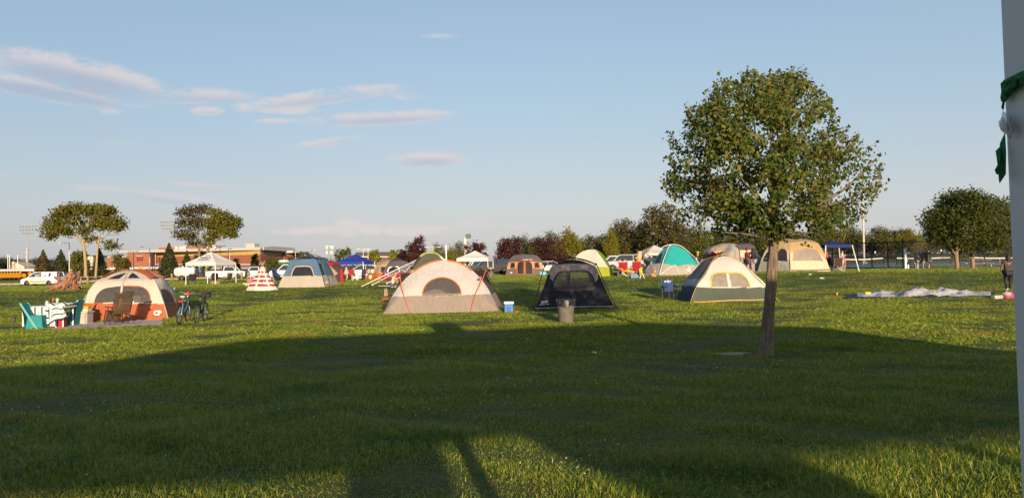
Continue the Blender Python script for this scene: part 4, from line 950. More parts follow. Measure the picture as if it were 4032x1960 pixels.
def tent_orange_far():
    t = Tr('instant_tent', 'brown grey instant tent with bright orange trimmed double door', 'tent', 2065, 71)
    BG = fabric('brown_grey_cloth', (.17, .125, .105)); TN = fabric('tan_cloth', (.50, .36, .26)); RF = fabric('slate_roof_cloth', (.17, .14, .135))
    d1 = [(2036, 1077), (2036, 1045), (2040, 1034), (2048, 1029), (2063, 1027), (2063, 1077)]; d2 = [(2068, 1077), (2068, 1027), (2084, 1029), (2093, 1036), (2097, 1050), (2098, 1077)]
    w1 = [(2011, 1034), (2028, 1034), (2028, 1055), (2008, 1054)]; w2 = [(2103, 1034), (2120, 1033), (2126, 1053), (2104, 1054)]
    t.sheet([[('g', 1990, .0), ('g', 2066, -.6), ('g', 2142, .0)], [(1998, 1050, .2), (2066, 1050, -.5), (2136, 1050, .2)], [(2004, 1027, .5), (2066, 1025, -.4), (2133, 1027, .5)]], 64, 34, ('wall', TN),
            [('door_panel', SCREENK, d1), ('door_panel#2', SCREENK, d2), ('window', SCREENK, w1), ('window#2', SCREENK, w2), ('lower_wall', BG, lambda x, y: y > 1054 + abs(x - 2066) * .06)])
    t.sheet([[(2001, 1031, .3), (2066, 1026, -.6), (2136, 1031, .3)], [(2004, 1024, .7), (2066, 1019, .1), (2133, 1024, .7)], [(2024, 1004, 1.6), (2066, 1000, 1.5), (2112, 1004, 1.6)], [(2020, 1016, 3.4), (2066, 1014, 3.6), (2116, 1016, 3.4)]], 40, 20, ('roof', RF), keep=False)
    t.sheet([[('g', 2142, 0), ('g', 2140, 2.2), ('g', 2128, 4)], [(2133, 1027, .5), (2128, 1025, 2), (2116, 1016, 3.4)]], 10, 10, ('side_wall', TN), keep=False)
    t.sheet([[('g', 1990, 0), ('g', 1994, 2.2), ('g', 2006, 4)], [(2004, 1027, .5), (2008, 1025, 2), (2020, 1016, 3.4)]], 10, 10, ('side_wall', BG), keep=False)
    t.sheet([[('g', 2006, 4), ('g', 2128, 4)], [(2020, 1016, 3.4), (2116, 1016, 3.4)]], 10, 8, ('rear_wall', BG), keep=False)
    for a in (d1, d2): t.trim('door_zip', ORANGE, a, .05, k=4)
    t.trim('orange_edge', ORANGE, [(2010, 1028), (2040, 1026), (2066, 1024), (2100, 1026), (2124, 1028)], .03, k=4)
    for a in (w1, w2): t.trim('window_edge', ORANGE, a[1:3] + [], .05, k=4); t.trim('window_edge', ORANGE, [a[0], a[3]], .05, k=4)
    text_mesh('OZARK TRAIL', .16, mat('print_white', (.75, .73, .72), .6), t.o, t.p(2078, 1022.5, -.4), (R(70), 0, 0), 'lettering')
    t.poly('mountain_logo', mat('print_white', (.75, .73, .72), .6), [(2008, 1075, -.25), (2013, 1070, -.25), (2018, 1075, -.25)], .01)
    mb = MB(); mb.rbox(t.g(2082, .6, .2), (.7, .5, .4), .1); mb.build('bedding', mat('blue_bedding', (.04, .06, .3), .8), t.o, True)
tent_orange_far()
def tent_lime():
    t = Tr('dome_tent', 'white dome tent with lime green base and pole sleeves', 'tent', 2340, 51.5)
    LM = fabric('lime_cloth', (.33, .37, .03)); WH = fabric('offwhite_cloth', (.66, .59, .48), wr=.4); GR = fabric('leaf_green_cloth', (.13, .20, .03))
    A = [(2250, 1035, .6), (2275, 1002, 1.0), (2305, 986, 1.3), (2332, 982, 1.5), (2355, 986, 1.3), (2380, 1008, 1.0), (2402, 1050, .5)]
    t.sheet([[('g', 2246, .2), ('g', 2330, -.3), ('g', 2420, .1)], [(2248, 1052, .3), (2330, 1056, -.1), (2406, 1054, .2)], A], 64, 44, ('upper_wall', WH),
            [('lower_wall', LM, lambda x, y: y > 1044 + max(0, (x - 2262) * .06)), ('pole_sleeve', GR, lambda x, y: x > 2347 + (y - 985) * .80 + max(0, (y - 985)) ** 2 * -.0012), ('pole_sleeve_left', GR, lambda x, y: x < 2268 and y < 1044)], wave=.02)
    t.sheet([A, [(2270, 1030, 1.8), (2300, 1000, 2.4), (2332, 985, 2.6), (2380, 1012, 2.4), (2406, 1052, 1.6)]], 30, 8, ('roof', GR), keep=False)
    t.sheet([[(2270, 1030, 1.8), (2300, 1000, 2.4), (2332, 985, 2.6), (2380, 1012, 2.4), (2406, 1052, 1.6)], [('g', 2260, 3.6), ('g', 2330, 4.2), ('g', 2428, 3)]], 30, 14, ('rear_wall', LM), keep=False)
    t.sheet([[(2402, 1050, .5), (2406, 1052, 1.6)], [('g', 2420, .1), ('g', 2428, 3)]], 6, 10, ('side_wall', LM), keep=False)
tent_lime()
def tent_teal():
    t = Tr('dome_tent', 'turquoise and grey dome tent with pale outside poles', 'tent', 2640, 49.5)
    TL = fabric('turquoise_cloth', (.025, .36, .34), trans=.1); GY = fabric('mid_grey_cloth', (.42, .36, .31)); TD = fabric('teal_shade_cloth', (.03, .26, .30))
    A = [(2560, 1045, 1.2), (2585, 1010, 1.4), (2615, 978, 1.6), (2645, 966, 1.7), (2675, 972, 1.6), (2710, 996, 1.3), (2745, 1040, .8)]
    t.sheet([[('g', 2528, 1.2), ('g', 2596, -.4), ('g', 2670, -.2), ('g', 2762, .5)], [(2552, 1046, 1.2), (2609, 1040, .2), (2680, 1046, .3), (2752, 1046, .7)], A], 80, 50, ('upper_wall', TL),
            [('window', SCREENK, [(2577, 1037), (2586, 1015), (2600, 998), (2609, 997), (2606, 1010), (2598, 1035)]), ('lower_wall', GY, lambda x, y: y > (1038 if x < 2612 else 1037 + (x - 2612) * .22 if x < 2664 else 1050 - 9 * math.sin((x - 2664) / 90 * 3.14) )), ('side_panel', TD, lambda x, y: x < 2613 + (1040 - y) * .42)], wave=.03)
    t.sheet([A, [(2580, 1040, 2.4), (2620, 985, 2.8), (2660, 972, 2.9), (2715, 1005, 2.6), (2752, 1040, 1.8)]], 30, 8, ('roof', TL), keep=False)
    t.sheet([[(2580, 1040, 2.4), (2620, 985, 2.8), (2660, 972, 2.9), (2715, 1005, 2.6), (2752, 1040, 1.8)], [('g', 2545, 4), ('g', 2660, 4.4), ('g', 2770, 3)]], 30, 12, ('rear_wall', TL), keep=False)
    PP = mat('pale_pole', (.62, .58, .5), .4)
    t.tubes('pole', PP, [[('g', 2595, -.45), (2609, 1035, .1), (2622, 1000, .8), (2634, 970, 1.5), (2645, 963, 1.7)]], .03)
    t.tubes('pole', PP, [[(2590, 988, 1.6), (2615, 970, 1.7), (2645, 962, 1.8), (2680, 968, 1.8), (2715, 995, 1.5), (2745, 1026, 1.0), ('g', 2775, .4)]], .026)
    t.trim('awning_pole', PP, [(2598, 1083), (2620, 1066), (2640, 1052), (2660, 1044)], .03); t.trim('awning_pole', PP, [(2660, 1044), (2668, 1060), (2672, 1082)], .025)
    mb = MB(); c = t.on(2712, 1064, .03)
    for a in range(10):
        q = a / 10 * 6.283; mb.ell(c + Vector((math.cos(q) * .13, 0, math.sin(q) * .17)), (.035, .012, .035), 6, 4)
    mb.ell(c + Vector((0, 0, 0)), (.07, .012, .07), 8, 5); mb.tube([c + Vector((-.03, 0, .2)), c + Vector((-.06, 0, .32))], .02, 5)
    mb.build('sea_turtle_decal', WHITE, t.o)
tent_teal()
def tent_tan():
    t = Tr('cabin_tent', 'large tan and cream cabin tent with wide grey screened windows', 'tent', 3110, 52)
    TN = fabric('khaki_cloth', (.50, .34, .17)); CM = fabric('ivory_cloth', (.62, .52, .37)); GC = fabric('grey_green_cloth', (.36, .34, .28))
    w3 = [(3122, 1027), (3125, 1000), (3135, 984), (3170, 978), (3205, 981), (3220, 990), (3240, 1027)]
    t.sheet([[('g', 3113, -.7), ('g', 3190, -.2), ('g', 3271, .4)], [(3112, 1028, -.4), (3190, 1028, .0), (3256, 1028, .6)], [(3108, 985, .1), (3175, 978, .4), (3240, 985, 1.0)], [(3105, 955, .7), (3165, 950, .9), (3222, 958, 1.4)]], 60, 44, ('right_wall', CM),
            [('right_window', SCREENL, [p for p in w3]), ('roof_side', TN, lambda x, y: y < 985 + abs(x - 3175) * .12 or x < 3112 or x > 3216 + (y - 985) * .95)], wave=.02)
    w1 = [(3003, 1029), (3010, 1008), (3020, 992), (3040, 985), (3048, 990), (3050, 1029)]; w2 = [(3055, 1028), (3060, 996), (3072, 980), (3088, 979), (3098, 990), (3101, 1028)]
    t.sheet([[('g', 2982, 1.4), ('g', 3050, .3), ('g', 3113, -.7)], [(2995, 1030, 1.3), (3052, 1029, .4), (3112, 1028, -.4)], [(3015, 985, 1.4), (3060, 975, .8), (3108, 985, .1)], [(3035, 958, 1.6), (3070, 948, 1.2), (3105, 955, .7)]], 50, 40, ('left_wall', CM),
            [('left_window', SCREENK, w1), ('door_window', SCREENK, w2), ('left_lower_wall', GC, lambda x, y: y > 1029), ('left_roof', TN, lambda x, y: y < 984)], wave=.02)
    t.sheet([[(3035, 958, 1.6), (3070, 948, 1.2), (3105, 955, .7), (3165, 950, .9), (3222, 958, 1.4)], [(3060, 945, 2.6), (3090, 940, 2.6), (3120, 938, 2.4), (3160, 940, 2.4), (3205, 948, 2.4)], [(3060, 960, 4), (3100, 960, 4.4), (3140, 960, 4.4), (3180, 960, 4.2), (3230, 965, 3.6)], [('g', 3010, 4.6), ('g', 3080, 4.8), ('g', 3150, 4.8), ('g', 3220, 4.6), ('g', 3280, 3.6)]], 40, 18, ('roof', TN), keep=False)
    t.trim('window_edge', TN, w3, .03, k=4); t.trim('corner_sleeve', TN, [(3108, 960), (3110, 1000), (3112, 1040), (3113, 1064)], .04)
    t.trim('ground_trim', mat('khaki_trim', (.2, .15, .1), .8), [(3116, 1064), (3190, 1064), (3266, 1061)], .05)
tent_tan()
def tent_red_tan():
    t = Tr('cabin_tent', 'tan and red domed cabin tent behind the cream and green one', 'tent', 2840, 60)
    TN = fabric('sandy_cloth', (.55, .40, .26)); RD = fabric('crimson_cloth', (.30, .02, .03)); GY = fabric('dull_grey_cloth', (.26, .22, .21))
    t.sheet([[('g', 2755, 1.2), ('g', 2800, -.3), ('g', 2920, .4)], [(2770, 1010, 1.2), (2805, 1000, 0), (2920, 1000, .6)], [(2776, 985, 1.4), (2812, 980, .7), (2920, 978, 1.0)], [(2812, 968, 2.0), (2850, 963, 1.8), (2900, 965, 1.9)]], 60, 40, ('upper_wall', TN),
            [('side_window', SCREENK, [(2781, 1030), (2783, 1000), (2790, 995), (2794, 1000), (2795, 1030)]), ('side_window#2', SCREENK, [(2768, 1028), (2772, 1003), (2776, 998), (2778, 1028)]), ('front_window', SCREENK, [(2826, 1000), (2840, 998), (2840, 1022), (2826, 1022)]),
             ('side_roof', GY, lambda x, y: x < 2800 and y < 1000 and y < 1035 - (x - 2760) * .9), ('red_panel', RD, lambda x, y: x < 2798 or (2798 <= x < 2812 - abs(y - 1003) * .3 and y > 988) or (y > 995 and x > 2812))], wave=.02)
    t.sheet([[(2776, 985, 1.4), (2812, 968, 2.0), (2850, 963, 1.8), (2900, 965, 1.9), (2920, 978, 1.0)], [(2790, 990, 4), (2825, 972, 4), (2860, 966, 4), (2900, 970, 4), (2925, 985, 3.6)], [('g', 2775, 5), ('g', 2820, 5), ('g', 2860, 5), ('g', 2900, 5), ('g', 2930, 4)]], 30, 14, ('rear_wall', TN), keep=False)
    t.trim('roof_pole', BLACK, [(2834, 966), (2815, 985), (2812, 1000)], .02, k=4)
tent_red_tan()
def tent_pale():
    t = Tr('dome_tent', 'pale grey tent with rounded door outline behind the couple in red and black shirts', 'tent', 2895, 56)
    PG = fabric('ash_cloth', (.38, .34, .31)); WH = fabric('ivory_cloth', (.62, .52, .37)); SL = fabric('slate_cloth', (.24, .24, .24)); BR = fabric('brown_roof_cloth', (.16, .11, .10))
    t.sheet([[('g', 2838, .5), ('g', 2870, -.2), ('g', 2916, .2)], [(2840, 1012, .6), (2872, 1010, 0), (2914, 1010, .3)], [(2846, 990, .8), (2880, 985, .3), (2911, 982, .5)], [(2868, 962, 1.2), (2885, 960, 1.0), (2900, 970, .8)]], 30, 30, ('front_wall', PG), wave=.02)
    t.sheet([[('g', 2916, .2), ('g', 2955, .4), ('g', 3000, .6)], [(2914, 1010, .3), (2955, 1010, .5), (2992, 1010, .8)], [(2911, 984, .5), (2950, 984, .7), (2975, 984, .9)]], 30, 24, ('side_wall', WH), [('side_lower_wall', SL, lambda x, y: y > 1012)], keep=False)
    t.sheet([[(2900, 968, .8), (2911, 984, .5), (2950, 984, .7), (2975, 984, .9)], [(2905, 962, 2), (2930, 958, 2), (2955, 960, 2), (2975, 970, 2)], [(2890, 980, 4), (2920, 980, 4), (2950, 980, 4), (2980, 985, 4)], [('g', 2850, 4.5), ('g', 2920, 4.6), ('g', 2960, 4.6), ('g', 3005, 4)]], 24, 14, ('roof', BR), keep=False)
    t.trim('door_outline', SL, [(2858, 982), (2875, 981), (2888, 985), (2894, 995), (2896, 1020)], .03, k=4); t.tubes('corner_pole', BLACK, [[('g', 2917, .1), (2914, 1012, .25), (2910, 982, .45), (2896, 966, .8)]], .025)
    t.tubes('corner_pole', BLACK, [[('g', 2982, .3), (3000, 1010, .4), (3018, 980, .8)]], .025)
tent_pale()
def tent_grey_dome_back():
    t = Tr('dome_tent', 'olive grey dome tent with lime pole sleeve rising behind the big grey and orange one', 'tent', 1690, 44)
    OG = fabric('olive_grey_cloth', (.13, .12, .09)); DK = fabric('charcoal_cloth', (.055, .052, .05)); LM = fabric('lime_sleeve', (.36, .42, .12)); LG = fabric('light_lime_cloth', (.45, .45, .10))
    A = [(1632, 1030, .6), (1650, 1013, .9), (1672, 1000, 1.2), (1695, 996, 1.4), (1718, 1000, 1.2), (1740, 1016, .9), (1756, 1034, .6)]
    t.sheet([[('g', 1604, .2), ('g', 1690, -.3), ('g', 1786, .2)], [(1622, 1060, .4), (1690, 1062, 0), (1770, 1060, .4)], A], 60, 36, ('wall', OG), [('base_wall', LG, lambda x, y: y > 1063), ('side_panel', DK, lambda x, y: x < 1640 + (1040 - y) * .75)], wave=.02)
    t.sheet([A, [(1640, 1030, 2.4), (1672, 1004, 2.8), (1696, 999, 3), (1722, 1004, 2.8), (1760, 1034, 2.4)], [('g', 1612, 4), ('g', 1660, 4.4), ('g', 1700, 4.4), ('g', 1740, 4.4), ('g', 1792, 4)]], 30, 12, ('rear_wall', OG), keep=False)
    t.trim('pole_sleeve', LM, [(1654, 1010), (1668, 1000), (1684, 995), (1704, 995), (1720, 999), (1738, 1012)], .075)
    t.trim('peak_tape', mat('pale_grey_cloth_strip', (.6, .56, .5), .7), [(1734, 1010), (1744, 1020), (1752, 1024)], .08)
tent_grey_dome_back()
def tent_purple():
    t = Tr('cabin_tent', 'purple grey and crimson cabin tent behind the white tilted goal', 'tent', 1560, 56)
    PG = fabric('purple_grey_cloth', (.13, .105, .125)); CR = fabric('wine_cloth', (.24, .03, .06))
    win = [(1526, 1072), (1530, 1058), (1538, 1052), (1566, 1051), (1571, 1060), (1573, 1071)]
    t.sheet([[('g', 1492, .3), ('g', 1560, -.3), ('g', 1625, .2)], [(1507, 1073, .4), (1560, 1072, 0), (1622, 1070, .3)], [(1520, 1050, .6), (1560, 1048, .3), (1612, 1046, .5)], [(1531, 1031, .9), (1565, 1029, .7), (1604, 1029, .9)]], 50, 36, ('upper_wall', PG), [('window', SCREENK, win), ('lower_wall', CR, lambda x, y: y > 1072)], wave=.03)
    t.sheet([[(1531, 1031, .9), (1565, 1029, .7), (1604, 1029, .9)], [(1555, 1022, 1.6), (1568, 1020, 1.6), (1580, 1022, 1.6)], [(1540, 1034, 3.4), (1568, 1032, 3.4), (1600, 1034, 3.4)], [('g', 1500, 4), ('g', 1560, 4.2), ('g', 1632, 4)]], 24, 14, ('roof', PG), keep=False)
    t.trim('window_frame', mat('white_zip', (.78, .72, .66), .6), win, .055)
    t.tubes('roof_ridge', mat('dark_ridge', (.03, .03, .03), .6), [[(1533, 1031, .9), (1566, 1017, 1.5), (1584, 1031, 1.0)]], .05, k=5)
tent_purple()
def tent_orange_tan():
    t = Tr('cabin_tent', 'tan tent with orange base left of the purple and crimson tent', 'tent', 1500, 59)
    TN = fabric('fawn_cloth', (.40, .28, .20)); OR = fabric('orange_cloth', (.50, .17, .015))
    t.sheet([[('g', 1458, .6), ('g', 1492, -.2), ('g', 1545, .2)], [(1470, 1072, .6), (1498, 1074, 0), (1545, 1074, .3)], [(1478, 1050, .8), (1503, 1046, .4), (1545, 1045, .6)], [(1484, 1036, 1.1), (1522, 1026, 1.0), (1550, 1027, 1.2)]], 40, 30, ('upper_wall', TN), [('window', SCREENK, [(1500, 1071), (1500, 1050), (1518, 1050), (1518, 1071)]), ('lower_wall', OR, lambda x, y: y > 1075)], wave=.02)
    t.sheet([[(1484, 1036, 1.1), (1522, 1026, 1.0), (1550, 1027, 1.2)], [(1500, 1030, 3), (1525, 1026, 3), (1550, 1030, 3)], [('g', 1475, 4), ('g', 1515, 4), ('g', 1555, 4)]], 16, 10, ('rear_wall', TN), keep=False)
    t.trim('orange_piping', mat('amber_trim', (.7, .3, .03), .6), [(1478, 1056), (1484, 1048), (1500, 1045), (1520, 1044)], .04, k=4)
tent_orange_tan()
def tent_red_back():
    t = Tr('dome_tent', 'red and tan tent half hidden behind the blue cabin tent', 'tent', 1318, 55)
    RD = fabric('scarlet_cloth', (.45, .025, .035)); TN = fabric('tan_panel_cloth', (.42, .28, .15)); BR = fabric('dark_brown_cloth', (.08, .05, .045))
    t.sheet([[('g', 1260, .4), ('g', 1310, -.2), ('g', 1354, .2)], [(1270, 1070, .5), (1312, 1070, 0), (1350, 1070, .4)], [(1280, 1048, .7), (1316, 1050, .3), (1346, 1046, .6)], [(1285, 1031, 1.0), (1310, 1035, .8), (1338, 1040, 1.0)]], 44, 34, ('wall', BR),
            [('roof', RD, lambda x, y: y < 1040 + abs(x - 1316) * .5 - max(0, x - 1322) * .6 ), ('door_panel', TN, [(1294, 1060), (1302, 1046), (1330, 1076), (1314, 1088), (1300, 1074)]), ('red_edge', RD, lambda x, y: x > 1340 and y > 1060)], wave=.03)
    t.sheet([[(1285, 1031, 1.0), (1310, 1035, .8), (1338, 1040, 1.0)], [(1290, 1036, 3), (1312, 1036, 3), (1340, 1042, 3)], [('g', 1275, 4), ('g', 1310, 4), ('g', 1360, 4)]], 16, 10, ('rear_wall', RD), keep=False)
tent_red_back()

# ---- collapsed tent on the grass, right
def flat_tent():
    t = Tr('collapsed_tent', 'white and black tent lying collapsed flat on the grass', 'tent', 3620, 30.8)
    WH = fabric('crumpled_white_cloth', (.54, .52, .52), wr=1.0); BK = fabric('crumpled_black_cloth', (.03, .032, .035), trans=.02, wr=1.0)
    rng = np.random.default_rng(8); nu, nv = 90, 22; G = []
    for i in range(nv):
        row = []
        for j in range(nu):
            fx = j / (nu - 1); fy = i / (nv - 1); px = 3330 + 585 * fx
            edge = min(1, 5 * min(fx, 1 - fx)) * min(1, 4 * min(fy, 1 - fy))
            h = .05 + edge * (.10 + .06 * math.sin(fx * 23 + fy * 3) * math.sin(fy * 7 + fx * 9) + .05 * math.sin(fx * 61 + 9 * fy) * math.sin(fx * 17 + 5 * fy) + .03 * math.sin(fx * 37 - 14 * fy + 1) + .26 * math.exp(-((fx - .46) / .06) ** 2) * math.exp(-((fy - .5) / .3) ** 2) + .12 * math.exp(-((fx - .66) / .12) ** 2 - ((fy - .55) / .35) ** 2))
            yy = -1.1 + 2.4 * fy + .2 * math.sin(fx * 9)
            P = t.g(px, yy); row.append(P + Vector((0, 0, max(.012, h))))
        G.append(row)
    dark = lambda fx, fy: fy < .05 + .05 * math.sin(fx * 14) or fx < .07 or fx > .965 or (abs(fx - .77) < .03 and fy > .6)
    a, b = MB(), MB()
    for i in range(nv - 1):
        for j in range(nu - 1):
            q = [G[i][j], G[i][j + 1], G[i + 1][j + 1], G[i + 1][j]]; (b if dark(j / nu, i / nv) else a).add(q, [(0, 1, 2, 3)])
    for mb, nm, m_ in ((a, 'white_fabric', WH), (b, 'black_fabric', BK)):
        o = mb.build(nm, m_, t.o, True)
        import bmesh as _bm
        x = _bm.new(); x.from_mesh(o.data); _bm.ops.remove_doubles(x, verts=x.verts, dist=1e-4); x.to_mesh(o.data); x.free()
    t.tubes('loose_pole', BLACK, [[('g', 3360, .4), (3480, 1137, .3), (3590, 1128, .4), (3622, 1126, .5)], [('g', 3520, -.9), (3570, 1143, -.3), (3610, 1128, .3)]], .014)
    t.poly('yellow_panel', mat('yellow_cloth', (.7, .5, .03), .7), [(3408, 1149, -.95), (3428, 1150, -.95), (3430, 1156, -.95), (3409, 1157, -.95)], .03)
    t.tubes('yellow_strap', YELT, [[(3628, 1138, -.2), (3650, 1152, -.6)], [(3676, 1140, -.5), (3680, 1148, -.7)]], .03, n=4)
flat_tent()
# ================================================================== BUILDINGS AND MASTS
BRICK = mat('red_brick', (.27, .10, .06), .85, var=.15, vscale=1.5); BUFF = mat('buff_block', (.50, .33, .10), .85, var=.08, vscale=1); TANB = mat('tan_panel', (.34, .22, .13), .8)
ROOFG = mat('pale_metal_roof', (.50, .47, .43), .5, var=.06); DKR = mat('dark_red_panel', (.20, .025, .02), .7); SHING = mat('brown_shingle', (.17, .125, .09), .9, var=.2, vscale=3)
def school():
    t = Tr('school_building', 'long brick school with buff upper band and pale slanting roof edge', 'building', 800, 250)
    dl, dr = 275, 236
    def dd(px): return dl + (dr - dl) * (px - 590) / (1025 - 590) - 250
    def Q(x0, ya, yb, x1, yc, yd): return [(x0, ya, dd(x0)), (x1, yc, dd(x1)), (x1, yd, dd(x1)), (x0, yb, dd(x0))]
    t.quads('brick_wall', BRICK, [Q(590, 1012, 1050, 1025, 1002, 1052)], (0, 30, 0))
    t.quads('buff_wall', BUFF, [Q(590, 994, 1012, 1025, 983, 1002)], (0, 30, 0))
    t.quads('roof', ROOFG, [[(470, 987, dd(590) + 2), (1040, 972, dd(1025) - 2), (1040, 984, dd(1025) - 2), (470, 996, dd(590) + 2)]], (0, 34, 0))
    t.quads('end_wall', BRICK, [[(1025, 1003, dd(1025) - .2), (1074, 1003, 2), (1074, 1050, 2), (1025, 1050, dd(1025) - .2)]], (0, 26, 0))
    t.quads('end_panel', TANB, [[(1025, 984, dd(1025) - .3), (1072, 979, 1.8), (1074, 1002, 1.8), (1025, 1003, dd(1025) - .3)]], (0, 22, 0))
    t.quads('roof_eave', mat('grey_eave', (.36, .36, .36), .6), [[(1025, 974, -18), (1076, 970, -6), (1076, 977, -6), (1025, 984, -18)]], (0, 24, 0))
    w = t.quads('brick_wing', BRICK, [[(500, 997, 16), (588, 997, 16), (588, 1050, 16), (500, 1050, 16)]], (0, 12, 0))
    t.quads('red_window', DKR, [[(537, 1009, 15.6), (560, 1009, 15.6), (560, 1026, 15.6), (537, 1026, 15.6)]], (0, .3, 0))
    t.quads('window_lintel', CONC, [[(536, 1007, 15.4), (561, 1007, 15.4), (561, 1009.5, 15.4), (536, 1009.5, 15.4)]], (0, .4, 0))
    t.quads('end_wing', BUFF, [[(1074, 996, 10), (1118, 996, 10), (1118, 1050, 10), (1074, 1050, 10)]], (0, 16, 0))
    t.quads('wing_brick', BRICK, [[(1118, 996, 9), (1150, 996, 12), (1150, 1050, 12), (1118, 1050, 9)], [(1076, 1009, 9.6), (1118, 1009, 9.6), (1118, 1050, 9.6), (1076, 1050, 9.6)]], (0, 10, 0))
    t.quads('wing_roof', ROOFG, [[(1072, 989, 8), (1152, 987, 8), (1152, 995, 8), (1072, 996, 8)]], (0, 22, 0))
    t.quads('wing_window', GLASS, [[(1108, 1001, 8.6), (1126, 1001, 8.4), (1126, 1008, 8.4), (1108, 1008, 8.6)]], (0, .3, 0))
    t.quads('rooftop_unit', ROOFG, [[(965, 959, -10), (1002, 958, -12), (1002, 974, -12), (970, 974, -10)]], (0, 5, 0))
    t.quads('rooftop_block', BRICK, [[(624, 974, 30), (688, 974, 30), (688, 984, 30), (624, 984, 30)], [(736, 970, 25), (800, 970, 25), (800, 980, 25), (736, 980, 25)]], (0, 6, 0))
    t.quads('rooftop_cap', ROOFG, [[(688, 970, 28), (732, 968, 26), (732, 981, 26), (688, 982, 28)], [(808, 967, 20), (850, 966, 20), (850, 977, 20), (808, 978, 20)]], (0, 6, 0))
    t.quads('downpipe', GALV, [[(611, 1000, 16), (613.5, 1000, 16), (613.5, 1046, 16), (611, 1046, 16)], [(903, 992, -5), (905.5, 992, -5), (905.5, 1045, -5), (903, 1045, -5)]], (0, .5, 0))
    t.quads('concrete_course', CONC, [Q(590, 1038, 1043, 1025, 1038, 1044)], (0, -.5, 0))
school()
t = Tr('low_building', 'low brown roofed brick building behind the blue canopy', 'building', 1480, 190)
t.quads('wall', BRICK, [[(1400, 1012, 0), (1560, 1012, 0), (1560, 1045, 0), (1400, 1045, 0)]], (0, 12, 0)); t.quads('fascia', WHITE, [[(1398, 1009, -.6), (1562, 1009, -.6), (1562, 1012, -.6), (1398, 1012, -.6)]], (0, .5, 0))
mb = MB(); P = [t.p(*a) for a in ((1397, 1010, -.7), (1563, 1010, -.7), (1550, 991, 7), (1400, 993, 7))]; mb.add(P + [t.p(1400, 1010, 14), t.p(1560, 1010, 14)], [(0, 1, 2, 3), (3, 2, 5, 4), (0, 3, 4), (1, 5, 2)]); mb.build('roof', SHING, t.o)
t.quads('window', GLASS, [[(1424, 1015, -.1), (1446, 1015, -.1), (1446, 1026, -.1), (1424, 1026, -.1)]], (0, .2, 0))
t = Tr('house', 'small tan gabled house above the orange trimmed tent', 'building', 2085, 185)
mb = MB(); mb.add([t.p(*a) for a in ((2058, 995, 0), (2100, 995, 0), (2098, 987, 4), (2060, 987, 4))], [(0, 1, 2, 3)]); mb.build('roof', SHING, t.o); t.quads('wall', TANB, [[(2060, 995, 0), (2098, 995, 0), (2098, 1030, 0), (2060, 1030, 0)]], (0, 6, 0))
t = Tr('house', 'pale gabled house behind the school buses at the left', 'building', 70, 290)
PALE = mat('pale_siding', (.52, .44, .34), .8)
t.quads('wall', PALE, [[(28, 1048, 0), (44, 1044, 0), (46, 1031, 0), (58, 1031, 0), (59, 1034, 0), (64, 1034, 0), (96, 1048, 0), (96, 1075, 0), (28, 1075, 0)]], (0, 8, 0))
mb = MB(); mb.add([t.p(*a) for a in ((20, 1049, -.5), (46, 1036, -.5), (62, 1033, -.5), (104, 1049, -.5), (20, 1049, 9), (46, 1036, 9), (64, 1033, 9), (104, 1049, 9))], [(0, 1, 5, 4), (1, 2, 6, 5), (2, 3, 7, 6)]); mb.build('roof', SHING, t.o)
t.quads('chimney', PALE, [[(47, 1030, -.6), (57, 1030, -.6), (57, 1060, -.6), (47, 1060, -.6)]], (0, 1.2, 0))
t = Tr('storage_building', 'cream building with green roof edge seen between spruce and bare trunk', 'building', 355, 230)
t.quads('wall', PALE, [[(342, 1008, 0), (366, 1008, 0), (366, 1060, 0), (342, 1060, 0)]], (0, 8, 0)); t.quads('roof_edge', mat('green_fascia', (.04, .14, .08), .6), [[(340, 1005, -.4), (368, 1005, -.4), (368, 1008, -.4), (340, 1008, -.4)]], (0, 9, 0))
t = Tr('brick_annex', 'low brick block left of the school beyond the spruce', 'building', 440, 300)
t.quads('wall', BRICK, [[(420, 1013, 0), (500, 1013, 0), (500, 1060, 0), (420, 1060, 0)]], (0, 10, 0)); t.quads('roof', ROOFG, [[(418, 1010, -.5), (500, 1010, -.5), (500, 1013.5, -.5), (418, 1013.5, -.5)]], (0, 11, 0))

def floodlight(px, d, top, bot, rows, label):
    t = Tr('floodlight_mast', label, 'floodlight', px, d, 'stadium floodlight masts')
    H = t.p(px, top).z; mb = MB(); mb.tube([(0, 0, -.5), (0, 0, H)], [.24, .12], 8); mb.build('mast', mat('dull_mast', (.30, .30, .31), .6), t.o, True)
    fr = MB(); hd = HEADL; b = None
    for r_, (w_, n_) in enumerate(rows):
        z = H - .3 - r_ * 1.2; fr.tube([(-w_ / 2, 0, z), (w_ / 2, 0, z)], .07, 4)
        for k in range(n_):
            x = -w_ / 2 + w_ * k / (n_ - 1)
            m_ = MB(); m_.lathe([(.02, .28), (.22, .24), (.33, .02), (.35, -.1)], 10); m_.v = [tuple(Euler((R(68), 0, 0)).to_matrix() @ Vector(v) + Vector((x, -.25, z))) for v in m_.v]
            m_.build('lamp_head', mat('lamp_shell', (.36, .36, .36), .4, .4), t.o, True)
    fr.build('crossarm', GALV, t.o)
floodlight(110, 260, 888, 1060, [(5.2, 6), (5.2, 6), (3.4, 4)], 'stadium floodlight mast left of the flat topped tree')
floodlight(447, 275, 908, 1030, [(4.4, 5), (4.4, 5)], 'stadium floodlight mast half hidden by the right fork of the leaning tree')
floodlight(660, 262, 870, 1000, [(4.9, 6), (4.9, 6), (3.2, 4)], 'stadium floodlight mast between the two tall left trees')
floodlight(876, 268, 944, 1040, [(1.5, 2)], 'plain pale stadium pole behind the white printed canopy')

